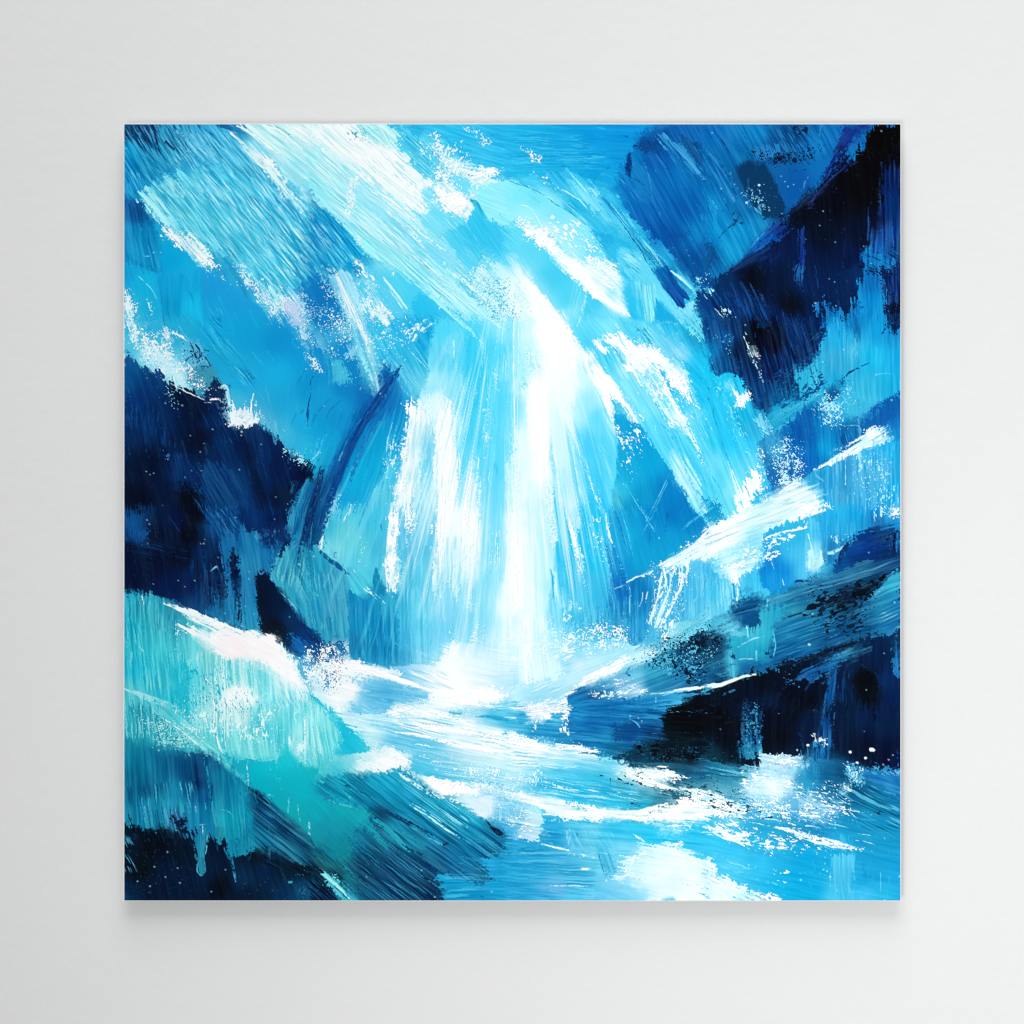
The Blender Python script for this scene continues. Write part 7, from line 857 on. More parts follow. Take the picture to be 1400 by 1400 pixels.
K('920,360 1020,380 1000,440 920,400', 'd8f4fc', .5, 2); K('920,420 1420,380 1420,640 1100,600', 'd8f8fc', .62, 2.1, f=6); K('1100,360 1240,380 1240,460 1120,440', 'f0fcff', .6, 2.1); K('960,480 1200,480 1420,560 1420,600 1000,540', '58c8e8', .45, 1.9, f=4)
P('740,500 840,510 960,520 1080,550 1180,570 1290,590 1420,600 1420,660 1290,640 1180,640 1080,650 960,640 880,660 820,590', '800,520,ffffff 1000,570,fffcfc 1150,600,fffcfc 1300,610,f8ffff 900,600,ffffff', ang=10, rough=2.5, tex=.03); K('740,480 900,500 1100,540 1080,600 860,560', 'ffffff', .7, 2.2, f=3); K('860,600 1000,620 960,700 900,680', 'e8fcff', .65, 2.2)
P('1180,580 1420,600 1420,940 1340,880 1220,800 1100,720 1000,650 1090,640 1180,640', '1230,620,70bce8 1350,620,88ccf0 1250,680,c0e0f8 1350,720,78c8ec 1200,740,e8f0fc 1300,800,48a8d8 1380,830,2890cc 1380,700,60bce4 1120,680,c0ecf8', ang=10, rough=2, tex=.06); P('1100,650 1260,640 1260,760 1180,760 1090,700', 'd4ecf8', f=2, rough=3); R('1240,620 1420,620 1420,840 1260,800', 'd8f0fc', '3898cc', ang=88, tl=24, tw=1.7, f=3); R('1240,620 1420,620 1420,840 1260,800', 'e0f8ff', None, ang=8, tl=24, tw=1.6, f=3); K('1160,740 1300,760 1340,840 1220,800', 'f0fcff', .62, 2.2, ang=30)
P('40,540 80,440 240,350 440,330 540,290 640,340 690,360 705,410 690,450 600,460 480,480 320,490 200,500 120,520', '100,490,70d0d8 200,440,68d0dc 300,400,88d8e4 400,380,c8ecf4 480,340,d8f0fa 500,420,ffffff 650,400,ffffff 400,450,f8ffff 600,430,ffffff', rough=3, tex=.04, de=2); P('360,410 480,390 620,340 670,340 700,410 640,450 500,465 340,480', 'ffffff', rough=4, dry=.05); K('440,280 700,330 710,440 560,440 460,360', 'ffffff', .6, 2.3, f=3)
P('-20,450 60,450 80,460 40,540 40,600 120,650 240,690 400,730 440,770 420,800 480,860 540,960 560,1040 460,920 380,860 330,870 320,960 300,1060 240,1060 160,1000 60,960 -20,900', '40,560,08a8b4 100,700,10a8b0 250,740,10a8ac 380,760,18b4b8 200,850,1c98a0 100,850,1090a0 250,950,0c7880 150,960,107c88 450,830,18a8b8 500,920,1c98a8 20,800,10a8b8', ang=42, rough=2, tex=.05); S('120,655 240,695 340,720', [2, 4, 2], '68d0d4', dry=.3); R('200,850 340,840 340,1060 200,1040', '188890', '044c60', ang=130, tl=12, tw=2, f=4)
P('40,560 120,520 240,490 480,480 640,460 700,490 800,560 860,620 980,700 1160,760 1240,800 1320,860 1420,960 1420,1000 1340,1040 1280,1060 1200,1060 1250,1160 1280,1200 1200,1250 1140,1240 900,1160 880,1200 930,1300 940,1420 340,1420 320,1300 330,1100 320,960 330,870 380,860 460,920 560,1040 600,1010 500,900 460,830 430,790 440,760 400,730 300,700 200,670 100,640 40,600', '80,570,0c6488 120,600,084c78 200,540,107ca0 350,530,0c5484 300,570,0c6c94 450,540,0c98c0 250,620,0c7ca0 400,650,0c7ca4 550,560,14a4cc 550,650,0c90b8 700,620,1c9cc8 700,720,0c8cb8 850,720,20a8cc 850,800,0c94bc 1000,800,1c9cc0 1100,780,28b0d4 1000,700,30b4dc 1100,880,0c84b0 1250,900,0c78a4 1350,950,0c6c98 650,800,0c78a0 750,900,0c6488 500,760,063458 480,820,022c54 600,850,108cac 700,960,0c7ca0 550,900,0c6888 850,900,0c7cac 950,960,065c88 1000,1050,08649c 1150,1050,0870a0 1200,1150,0c5880 1100,1180,106c9c 600,1050,043860 450,1000,054064 400,1100,043458 550,1150,063c68 700,1100,084470 700,1250,042c50 850,1280,062c50 800,1130,084c78 500,1300,0c4470 400,1300,0a5878 900,1080,08507c', ang=37, rough=2.5, tex=.14, tl=60)
R('40,480 700,460 1420,950 1280,1200 940,1400 340,1400 330,860 440,760 60,640', '38a8cc', '04345c', ang=36, tl=60, tw=1.7, f=3, a=.7, td=.38); R('340,880 900,1160 940,1400 340,1400', '2c7098', '021c3c', ang=44, tl=60, tw=1.6, f=4, a=.6); R('640,470 1180,780 1000,900 600,560', 'b0f0fc', '0c6c98', ang=36, tl=60, tw=1.7, f=4, a=.9); R('50,500 420,500 400,720 80,640', '30b0cc', '002440', ang=34, tl=40, tw=2, f=3, a=1)
S('700,700 800,760 900,830 970,880 1040,920', [2, 2.4, 3, 3, 2], 'b8f0fc', dry=.1); S('720,690 850,770 960,850', 2, '90dcf0', dry=.25); S('700,840 800,900 880,950 930,975 955,965', [2, 2, 3, 4, 3], '48b8d8', dry=.1); S('600,760 760,850 900,930', [3, 3, 2], '022c58', dry=.15); S('500,720 620,790 740,860', [6, 5, 2], '04305c', dry=.25); S('930,970 960,960', 4, '04305c'); K('420,790 560,790 580,860 480,860', '021c48', .65, 2.6, ang=30); K('480,820 540,810 540,850', '98d4e8', .4, 1.8); S('260,560 300,580', 4, '043458', dry=.2); S('340,600 470,650', 2, '043c68', dry=.3)
S('460,800 560,870 640,960 700,1020', [7, 9, 8, 4], '1c98b4', dry=.15); S('620,860 740,940 850,1020', [6, 8, 6], '1888a8', dry=.25); S('560,900 660,980 780,1040 860,1100', [4, 4, 4, 2], '032c50', dry=.3); K('560,900 900,1000 1000,1200 800,1160', '1c6c90', .45, 2.4, ang=40, st=4, f=4); K('680,1080 900,1150 920,1300 760,1240', '021430', .42, 2.4, f=4, ang=40); S('350,860 330,890', 5, '041c34', dry=.2); S('600,470 740,560 860,640', [5, 6, 3], 'c0f4fc', dry=.35); K('640,460 900,580 960,700 860,680 700,560', 'c8f4fc', .45, 2, ang=38); K('900,660 1200,780 1160,800 980,740', '053c60', .45, 2, ang=30); S('1250,850 1300,880 1340,910', [4, 9, 4], '042040', dry=.1); S('1220,800 1260,850', 3, '043458', dry=.2)
S('1050,920 1200,1020', [2, 1], '48b0d4', dry=.3); S('1000,1100 1100,1100 1200,1160', 1.6, '1c84b4', dry=.3); S('960,1150 1030,1240', [3, 5], '044478', dry=.2); D('1260,1288,1.4 1050,1215,1.3 290,645,1.3 405,1190,1 870,1328,1.2 780,1145,1 1090,850,1.3 125,1052,1.4', 'b0e4f0')
P('-20,1000 60,980 200,1060 320,1180 340,1420 -20,1420', '60,1080,063c50 150,1100,105c6c 250,1100,187c84 280,1200,0c6c80 60,1200,021834 120,1250,001028 50,1300,022850 150,1350,02204c 280,1300,0c5478 200,1180,021c38', ang=42, rough=2, tex=.12); R('-20,980 320,1060 340,1400 100,1400', '2890a0', '021428', ang=42, tl=50, tw=1.9, f=3, a=1); P('90,1150 160,1180 260,1280 340,1340 440,1360 460,1420 360,1420 280,1380 200,1300 130,1220', '200,1240,48b8cc 300,1330,38b0d0 400,1380,40b0dc', ang=42, rough=2, dry=.15, tex=.16); S('90,1155 200,1250 300,1350', [5, 5, 2], '98e4ec', dry=.2); S('0,1100 60,1140 130,1160', [8, 8, 4], '021428', dry=.2); K('40,1280 180,1280 200,1400 40,1400', '00081c', .5, 2.6); S('200,1080 300,1180 400,1280', [4, 5, 5], '105878', dry=.3); K('330,1100 360,1400 340,1400', '021c38', .4, 2)
P('920,1170 1140,1240 1200,1250 1280,1200 1230,1130 1200,1060 1280,1060 1340,1040 1420,1020 1420,1420 940,1420 930,1300 890,1200', '1000,1220,1098cc 1000,1350,0c90c4 1250,1100,20a0dc 1350,1100,1c94cc 1300,1250,1098d0 1200,1320,1090c8 1390,1200,209cd4', ang=2, rough=2, tex=.06); R('920,1180 1420,1040 1420,1400 940,1400', '58bce8', '0878b0', ang=1, tl=50, tw=1.7, f=4, a=.8); D('1260,1290,1.4', 'a8e8fc'); K('900,1180 1280,1200 1260,1260 1000,1220', '085888', .35, 2.2, ang=38)

O(690, 960)    # lower right of centre
P('-20,-20 440,-20 1120,-20 1100,60 1060,240 940,290 840,350 780,390 640,360 400,310 200,280 -20,200', '50,60,70c8ec 100,110,1890c8 50,150,48b4e0 200,200,1c8cc4 300,150,1484c0 350,120,40a8d8 500,60,1484c4 600,50,0c68a8 450,150,0c68a8 600,150,0860a4 700,100,0864a8 850,50,1078b8 1000,60,0c74b0 900,150,045090 1000,200,063c70 850,230,0c5c98 700,250,1c80b8 550,250,0c70b0 600,310,2088bc 400,250,1c84bc 750,320,186890 100,200,50b4dc', ang=6, rough=2, tex=.08, tl=50); R('440,-20 1080,0 1060,240 840,340 460,260', '3c98cc', '04386c', ang=5, tl=50, tw=2, f=4, a=.9); R('-20,60 460,80 500,260 -20,200', '80d0ec', '0c74b0', ang=4, tl=50, tw=2, f=4, a=.9); P('720,160 880,130 940,220 860,270 740,260', '04407c', f=3, op=.7)
S('850,110 900,140 930,180', 2, '4898c8', dry=.35); D('855,92,1.3 910,105,1.2 935,125', 'a0d4ec')
P('150,0 440,0 445,80 400,90 380,60 300,95 250,120 200,110 170,130 160,60', 'fcf8fc', ang=2, rough=3, tex=.04); K('160,90 280,90 260,230 180,220', 'f4fcff', .62, 2.4, f=3, ang=90); K('370,80 460,80 460,290 420,250 370,180', 'e8fcff', .62, 2.3, f=2, ang=85); S('0,30 80,40 160,30', [5, 5, 4], 'f4fcff', dry=.3); S('-20,100 80,105', 3, 'b0e0f4', dry=.3)
P('-20,200 60,210 150,250 250,270 400,300 520,300 620,320 640,345 620,380 700,390 800,400 860,430 960,430 1120,430 1100,460 1160,500 1270,510 1240,530 1130,560 1200,600 1280,620 1420,600 1420,860 -20,860', '50,280,f8ffff 200,330,f0fcff 350,330,e0f8fc 500,320,ffffff 600,340,ffffff 100,400,e0f4fc 300,400,b0e8f8 450,370,a8e4f8 600,400,78ccec 700,430,68c8e8 350,470,48c0e8 500,450,58c4ec 250,500,40bce8 150,500,80d4f0 30,500,a8e8f8 60,450,b8ecfc 400,560,20b8e8 250,580,28b0e4 550,530,38bce8 650,520,38bce4 700,600,18a4d8 500,620,18b0e4 800,560,2890b8 850,620,20a8d0 950,680,18a4cc 950,620,187898 750,680,18b4e0 850,470,d0ecf4 1000,500,f4fcff 1100,540,e8fcff 950,540,e8f8fc 800,500,c0ecf8 1150,620,0c6884 1100,600,104c6c 900,700,1498c4 1250,640,a8e0f4 1350,650,ffffff 1300,720,ffffff 1050,670,1c6c88 1200,700,e8f8fc', ang=9, rough=2, tex=.07)
R('-20,220 600,320 500,440 -20,460', 'ffffff', '68c8ec', ang=6, tl=60, tw=2.1, f=4, a=1.1); R('200,420 900,500 900,720 100,600', '88dcf4', '0c98cc', ang=9, tl=60, tw=1.9, f=6, a=.8); S('-10,215 100,235 250,280', [5, 5, 4], 'f8ffff', dry=.25); S('350,290 500,310 640,330', [5, 7, 5], 'ffffff', dry=.1); S('0,260 200,300 400,330', [10, 9, 5], 'fcffff', dry=.2); S('480,340 620,350 720,375', [2, 3, 2], '186c90', dry=.3); K('640,340 820,360 780,400 660,370', 'f0fcff', .45, 2.2, ang=15); K('600,340 800,370 860,410 680,390', '0a4868', .5, 2.3, ang=12, f=3); S('720,380 780,370 860,310', [3, 6, 4], '083c5c', dry=.35)
K('-20,460 160,500 200,600 -20,580', 'f0fcff', .6, 2, f=4); K('-20,460 150,480 160,580 -20,580', '70cce8', .4, 2, f=4)
P('1060,240 1100,40 1160,-20 1420,-20 1420,430 1280,430 1180,400 1000,420 900,430 830,400 780,380 870,310 960,270', '1200,100,000208 1300,150,000208 1350,50,000410 1380,300,00081c 1200,300,041824 1000,330,04283c 900,350,052c44 1100,370,000c18 1280,380,000818 950,390,083c5c 1380,400,063450', ang=5, rough=3, tex=.04); K('860,300 1420,260 1420,430 900,420', '1c5070', .42, 2.4, f=4, ang=5); K('900,260 1160,260 1200,400 860,380', '000818', .6, 2.8, f=4, ang=8); rnd_dots('1200,200 1420,200 1420,420 950,420', 80, '80a0b8', .3, .75, 41, .8)
P('860,430 1160,420 1420,430 1420,600 1280,580 1140,560 1200,500 1100,460', '1200,450,0a4064 1350,480,0c5080 1300,550,186488 1380,560,1c6c90 1180,430,083454 1100,440,0a4c6c', ang=6, rough=2.5, tex=.08); S('1140,560 1280,580 1420,590', [2, 3, 3], '083048', dry=.3)
K('800,440 1120,430 1270,510 1160,560 960,540 780,490', 'f8ffff', .8, 2.5, f=3, ang=12); S('840,500 960,540 1100,580 1200,600', [5, 10, 7, 3], 'f4fcff', dry=.2); S('900,450 1000,480 1150,500 1260,512', [3, 9, 7, 2], 'fcffff', dry=.2); S('1040,435 1120,440', 3, 'f8ffff', dry=.2)
K('540,460 800,500 1240,600 1200,680 1040,600 800,560 640,520', '0a3448', .62, 2.4, f=3, ang=14, st=3); P('1100,590 1200,600 1240,640 1190,700 1120,690 1150,650', '0a4860', rough=4, dry=.2); K('800,660 1060,680 1240,720 1060,740 820,700', '0a4460', .55, 2.5, f=2, ang=4, st=3); K('840,600 1040,600 1060,680 940,640', '105870', .45, 2.4, ang=10); K('580,650 780,670 780,690 650,690', '105878', .5, 2); S('720,520 715,570', 1.4, '0c5878'); K('940,640 1200,640 1200,700 1060,740', '78ccdc', .45, 2.2, ang=150)
P('-20,590 100,600 200,630 400,670 550,700 700,740 850,740 1000,730 1120,700 1200,660 1300,640 1420,600 1420,780 1300,790 1150,810 1000,820 860,810 640,800 400,800 280,760 250,740 150,680 -20,640', '50,615,ffffff 200,650,ffffff 350,690,e8f8fc 300,720,f8ffff 500,740,f4ffff 700,770,ffffff 900,780,ffffff 1100,750,ffffff 1300,700,ffffff 1390,650,fcffff', ang=8, rough=2, tex=.06); R('250,660 1200,740 1420,640 1420,760 1000,810 400,790', 'ffffff', '70c4e0', ang=4, tl=60, tw=1.8, f=3); S('500,700 700,745 900,745 1100,700', [4, 5, 6, 8], 'f8ffff', dry=.1); P('350,680 420,720 400,800 320,760', 'e0f0fc', f=3, op=.7)
P('1080,600 1280,610 1420,680 1420,620 1300,590', 'f0fcff', rough=3, dry=.35, ang=15); K('1200,580 1420,600 1420,680 1280,660', '4898b8', .4, 2.4, ang=20)
P('-20,640 150,690 240,740 250,800 270,850 230,900 240,960 180,950 100,930 -20,940', '30,680,60c0e8 100,720,88c8ec 200,760,c0ecf4 50,760,78c4e8 180,840,c8e8f4 80,820,60b8e0 30,880,40a4dc 150,890,b0dcf4 200,920,c0e8f8', ang=12, rough=2, tex=.07); K('-20,650 240,700 250,850 240,960 80,940 -20,860', 'f0fcff', .42, 2.2, f=8, ang=10); S('-10,805 120,820 260,850', [2, 2, 2], 'e8fcff', dry=.1); S('-10,812 150,838 250,860', 1.2, '2c88a8', dry=.25); K('20,720 120,720 120,800 40,800', 'e8fcff', .4, 1.8, ang=88); D('105,915,3', 'f0f8ff')
P('250,790 350,770 400,800 440,820 700,810 1000,820 1160,830 1420,800 1420,1100 1300,1050 1200,970 900,980 880,1000 760,1120 700,1240 640,1420 -20,1420 -20,940 120,930 240,960 270,900', '350,820,28a4dc 330,900,1890cc 450,850,48b8e4 600,850,68c8ec 550,950,68c4e4 700,900,40bce8 750,840,28b8e8 900,850,28bcec 1000,900,20bcec 1300,900,20b4e8 1200,880,28b8e8 1380,980,30bcec 650,1050,60c4e4 480,1000,58b8e4 200,1000,1c94cc 50,1100,1c9cd4 200,1150,2ca4d8 350,1100,40a8d8 500,1200,50b8e4 350,1250,60b4e0 100,1300,2098d0 300,1350,3ca4dc 500,1350,48b8e4 700,1150,60c4ec 800,1000,70ccf0 600,1300,50bce8', ang=5, rough=2, tex=.06)
R('-20,960 640,1000 640,1400 -20,1400', '78ccec', '1080b8', ang=1, tl=60, tw=1.8, f=6, a=.85); S('250,965 400,1000 480,1015', [2, 3, 2], 'd8f4fc', dry=.25); R('400,840 760,860 760,1040 440,1000', 'a8e4f8', '38a8d4', ang=60, f=6, a=.5); S('430,860 440,1000', [8, 7], '78c8ec', dry=.3); P('620,980 700,1010 760,1140 740,1160 700,1200 680,1190 650,1080', '38a8d4', ang=68, rough=2, tex=.12, dry=.1); S('640,1040 670,1140 695,1200', [3, 3, 1], '1c84b8', dry=.15); S('700,1020 750,1130', [2, 2], '1c80b4', dry=.3); S('490,890 495,910', 2, '1c74a8'); K('400,1020 620,1000 640,1060 480,1080', 'd8f8ff', .5, 2.1, ang=5, f=3); K('500,1110 600,1110 600,1150 520,1150', 'e8f8fc', .5, 2.2); S('520,1135 580,1135', 4, 'd8f0fc', dry=.2); P('200,1220 420,1260 400,1300 240,1290', '70a8e0', f=8, op=.45); S('300,1250 460,1250 600,1255', 1.6, 'c8e8f8', dry=.25)
K('1020,800 1280,820 1260,900 1120,900', 'e8fcff', .65, 2.2, f=2, ang=10); P('1000,820 1240,830 1180,890 1080,880', '90d8f0', rough=3, dry=.25); K('1320,760 1420,780 1400,900 1320,860', 'e8f8ff', .6, 2.2)
P('880,1000 960,960 1100,960 1220,970 1200,1000 1260,1060 1420,1060 1420,1420 1100,1420 1000,1360 960,1300 860,1240 760,1200 740,1160 800,1120 780,1080 860,1040', '950,1020,b8ecf8 1050,1020,d8f4fc 1000,1100,d8f4fc 1100,1150,e8f8ff 900,1100,b0e8f8 850,1180,c8f0fc 1000,1200,e8faff 1200,1100,e8f8ff 1300,1200,e8f8ff 1100,1300,e0f0fc 1200,1350,f0faff 1380,1100,d0f4fc 980,1280,b8e4f8 1390,1350,f4fcff 1150,1240,d0f0fc', rough=5, rs=9, tex=.05, ang=10, de=6, f=2)
K('780,1080 900,1000 960,950 1220,950 1240,1010 1000,1030 900,1130 780,1160', 'e8fcff', .72, 2.4, f=4, ang=150); K('1200,1000 1340,1020 1340,1050 1240,1050', 'f4ffff', .6, 2.2, ang=10); K('740,1100 900,1100 1000,1200 940,1260 800,1220', 'e8fcff', .5, 2.3, f=4); K('800,880 900,900 960,960 900,1000', 'c8f0fc', .45, 2, ang=45); S('880,900 960,960', [3, 3], 'e0f8ff', dry=.3); K('1200,1150 1280,1160 1280,1200', '68c8dc', .5, 2.2); K('940,1280 1020,1340 1160,1400 960,1400', 'a0d8f4', .5, 2.2); S('680,1215 740,1215', [4, 3], 'e8f8fc', dry=.3); P('640,1200 780,1220 960,1290 1000,1420 620,1420', '700,1280,60bce8 850,1320,68c4ec 950,1380,68c8f0', f=6, rough=4, op=.8); S('950,1350 1080,1350', [3, 3], 'e8fcff', dry=.3); P('1080,1340 1140,1330 1160,1350 1090,1360', '48b0dc', rough=2)

O(960, 960)    # lower right
P('-20,-20 1360,-20 1360,480 1200,440 1120,460 1060,430 980,410 860,400 700,350 600,370 500,360 400,350 400,450 300,440 200,430 60,410 -20,400', '100,100,00040c 300,50,001030 150,250,000818 50,350,063044 450,100,00081c 600,100,000818 700,150,001438 550,250,000410 450,300,000818 700,280,001438 780,80,001434 950,100,001838 950,300,001030 1100,100,001c44 1100,300,000c28 1250,150,001c44 1250,350,000c2c 1330,400,001440 900,380,043458 650,330,001030', rough=2, tex=.04, ang=90)
P('280,-20 400,-20 395,200 390,350 400,380 330,390 250,380 260,250 280,120', '340,60,103c64 330,150,04305c 350,250,0c4c84 300,320,186c98 370,350,2088b0', rough=2, dry=.15, ang=90, tex=.12); K('260,-20 400,-20 400,400 250,380', '3890b8', .5, 2.2, f=2); K('280,-20 400,-20 390,160 280,200', '020c24', .45, 2.4); S('388,260 385,380', [3, 4], '70c8e0', dry=.25); K('0,300 260,320 260,420 0,400', '1c6480', .45, 2.2, ang=5)
P('835,-20 885,-20 880,150 875,300 850,450 830,480 700,480 740,380 760,320 790,300 810,150', '850,50,0c4880 850,200,0a4888 830,300,0c5c98 780,400,1468a4 820,430,1068a4', ang=94, rough=2, tex=.12, dry=.08); R('640,300 900,280 860,480 660,480', '3c98d0', '04305c', ang=90, tl=26, tw=1.8, f=3); K('720,200 870,220 860,300 740,300', 'd8f0f8', .55, 2.4, f=2); S('760,210 770,260 800,240 830,260 865,255', [3, 4, 2, 2, 2], 'e0f4fc', dry=.2); P('750,265 780,260 790,280 760,295', '2c80bc'); D('718,290,2.4 765,213,1.6 805,248,2', 'e8f4fc')
P('-20,400 60,410 200,430 400,450 500,470 620,430 700,400 860,400 980,420 1060,430 1120,460 1360,480 1360,1420 -20,1420', '50,450,0c6490 100,500,186c90 150,540,1c789c 250,500,40a4c8 200,600,28789c 30,560,145878 350,500,78c0e0 450,550,c8e8f8 500,600,e8f4fc 350,600,b0e0f4 600,480,b0d8f0 550,520,c0e8f4 650,520,2080b4 700,560,1c90c0 750,500,1478ac 850,500,0c5888 950,480,06406c 900,560,0c5c88 950,640,0c6894 1050,600,08507c 1100,650,0c608c 1150,700,0c80ac 1250,700,0c709c 1320,650,0c70a8 1300,850,0c88bc 1100,800,1088bc 1000,850,1088bc 1200,950,1490c4 950,950,18a0d4 800,850,1080b8 700,870,1080b8 600,850,1488bc 500,820,1c9ccc 400,850,1c98cc 300,880,1c9cd0 350,950,28b0e0 100,950,30c0f0 200,1000,30b8ec 500,1050,20a8e0 700,1050,08a0dc 650,1200,04a0d8 800,1150,0ca0d8 400,1100,30b8ec 200,1100,48c4f0 550,1250,08a8e0 750,1300,08a4dc 950,1200,38acdc 900,1300,48bce8 950,1350,48bce8 1100,1200,1498d0 1200,1150,1494cc 1300,1200,1c9cd8 1100,1300,38b4e8 1250,1320,28b0e0 1330,1100,1094cc 1340,1350,18a0d8 850,1050,10a0d8 100,700,50b8e0 300,700,48a0d0 450,720,80c4e8 600,700,60a8d8 550,780,3898cc 200,800,70c8e8', ang=12, rough=2, tex=.05)
R('0,420 320,440 320,560 0,560', '60b8d8', '083c5c', ang=10, tl=30, tw=1.7, f=3, a=1); R('940,520 1360,560 1360,940 1100,880 900,640', '60b8dc', '043858', ang=26, tl=50, tw=1.8, f=4, a=1); R('860,860 1040,900 1030,1400 860,1300', '80d0f4', '18a0d8', ang=88, tl=50, tw=2.2, f=4); P('870,1060 1040,1040 1000,1340 920,1400 890,1200', '940,1200,48b4e0 960,1320,48bce8', ang=88, rough=1.5, tex=.07, dry=.05); S('1215,1160 1215,1330', 1.4, '58c0ec', dry=.1); S('1030,1290 1030,1400', 1.4, '80d8f8', dry=.15); S('870,1150 870,1260', 1.4, '70ccf0', dry=.2); P('1040,1300 1140,1280 1160,1400 1020,1400', '50bcec', f=8, op=.6); S('1195,760 1225,735', [3, 2], '043454', dry=.15)
K('230,440 620,440 700,500 600,640 240,620', 'f4fcff', .62, 2.2, f=7, ang=5, st=3); P('320,560 400,500 500,480 600,520 620,600 500,630 340,620', 'e0f4ff', f=9, rough=4, op=.55, ang=5, dry=.15); P('380,430 560,450 700,440 560,500 400,500', '90ccec', f=3, ang=88, dry=.2, tex=.1)
P('400,350 500,365 600,380 700,370 660,400 620,440 520,460 440,450 400,420', '450,380,b0d8f0 550,420,c0dcf0 620,400,90c8e8', rough=4, dry=.15, ang=8); K('400,350 720,350 640,440 440,440', 'f4fcff', .7, 2.3, f=2, ang=8); K('160,340 520,380 520,470 200,440', '021c34', .5, 2.4, ang=5, st=3); K('560,330 620,330 600,370', 'f0fcff', .7, 2.6); R('640,380 860,400 840,520 640,520', '58b0e0', None, ang=88, f=3); K('730,380 840,360 820,450 740,460', 'c0e8fc', .6, 2.2); S('645,320 640,330', 3, 'd0e8f4'); K('20,280 120,290 100,340 40,340', '2880a0', .45, 2.2)
P('-20,600 60,610 160,640 240,680 300,720 300,780 200,790 100,780 -20,770', '50,680,ffffff 150,720,ffffff 250,750,f4ffff 50,630,d0f0fc', ang=12, rough=3, tex=.05, de=3); R('0,600 280,680 280,780 0,760', 'ffffff', '58b0d4', ang=12, f=3); S('-10,605 80,625 160,660', [3, 4, 3], 'f4fcff', dry=.1); S('0,590 80,620 150,640', 1.6, '184c68', dry=.25)
K('160,640 420,660 460,760 420,840 240,800', 'e8fcff', .62, 2.3, f=3, ang=10); K('-20,760 240,800 330,900 340,1000 260,980 160,940 20,880', 'f4ffff', .75, 2.4, f=4, ang=22); S('0,820 120,900 240,940 330,990', [4, 8, 9, 6], 'e8f8ff', dry=.3); K('300,620 640,620 640,820 420,800', 'd0f0fc', .55, 2.2, f=5); S('480,755 600,760', [6, 6], 'f0fcff', dry=.45)
P('640,660 720,610 800,640 900,650 930,690 950,740 900,780 800,800 740,830 680,760', '720,680,c0dcf4 850,700,a8d0f0 800,760,c8e0f8', rough=5, dry=.3, f=5, op=.6); K('600,640 720,600 920,640 960,740 900,820 760,860 640,780', 'f0faff', .55, 2.2, f=8, ang=15); K('640,620 940,640 940,820 700,840', '3c90c8', .35, 2); K('640,740 720,800 720,840 640,840', 'b8ecfc', .5, 2, ang=60)
S('500,850 620,880 760,930 880,960 1000,990 1090,1000 1155,1015', [3, 7, 11, 11, 8, 5, 1], 'd8ecfa', dry=.2); K('540,860 760,890 1000,960 1120,1000 980,1020 800,990 620,920', 'f0faff', .62, 2.2, f=2, ang=15); K('640,960 760,980 880,1060 840,1080 720,1020', 'd8f4fc', .5, 2.1); K('380,930 600,930 600,1010 420,1000', 'f0fcff', .65, 2.3, f=2, ang=10); S('430,980 580,995', [5, 4], 'f8ffff', dry=.2); K('360,980 480,1010 460,1040 380,1020', 'f0fcff', .6, 2.2); K('400,840 480,850 480,900 400,880', 'e0fcff', .4, 2); S('600,1000 640,960', [3, 3], 'd8f8fc', dry=.35)
K('940,680 1040,740 1040,770 950,760', 'e0fcff', .5, 2, ang=30); S('1000,740 1050,790', 1.4, 'a8dcf0'); S('870,750 920,830 960,900', 1, '48b4d8', dry=.3); S('1040,780 1070,850', 1, '48acd4', dry=.3); P('965,570 985,565 995,600 960,600', 'e8f8fc', rough=2); S('940,630 1000,600', 2, '98d4ec', dry=.3)
P('980,430 1010,440 1060,470 1110,460 1090,530 1060,560 1020,530 980,480', '48a0cc', rough=3); K('970,420 1110,450 1100,560 1000,540', 'b8e8fc', .75, 2.3, f=2); P('1110,470 1180,490 1260,480 1360,500 1360,600 1290,620 1220,560 1150,530', '1200,520,186cb0 1290,580,2c84bc 1340,530,1468b0', rough=3, ang=20, dry=.08, tex=.1); K('1100,440 1360,440 1360,520 1200,510', '68b0e0', .5, 2.2, ang=25, f=2); S('1120,465 1200,490', 3, '3090cc', dry=.2); S('1330,560 1350,640', [2, 3], '58a8d8', dry=.3)
D('1007,337,2.6 1152,320,4 1165,323,3 1055,410,2.2 1030,418,1.6 1112,378,2.2 1232,422,1.3 1298,358,1.1 990,405,1.4 1270,390,1.4', 'e8f4fc'); D('670,1210,1.8 315,1110,1.5 360,1125,1.2 832,1100,1.4 850,1150,1.6 825,1140,1.4 870,1190,1.8 1345,1187,1.4 215,950,1 1243,1348,1.4 740,780,1.6', 'c8f4ff'); D('1105,195,.8 520,75,.8 755,50 120,180,.9', '88a8c0'); rnd_dots('0,0 400,0 400,340 0,340', 45, '6888a8', .25, .6, 51, .7)
K('460,1130 600,1150 590,1190 500,1170', 'f0fcff', .75, 2.4, f=2, ang=20); K('410,1190 580,1200 570,1240 460,1220', 'f0fcff', .75, 2.4, f=2, ang=10); K('700,1000 860,1040 860,1120 760,1080', 'd0f4fc', .35, 1.9); S('60,800 200,860 300,900', [3, 4, 3], '28a8d8', dry=.4)
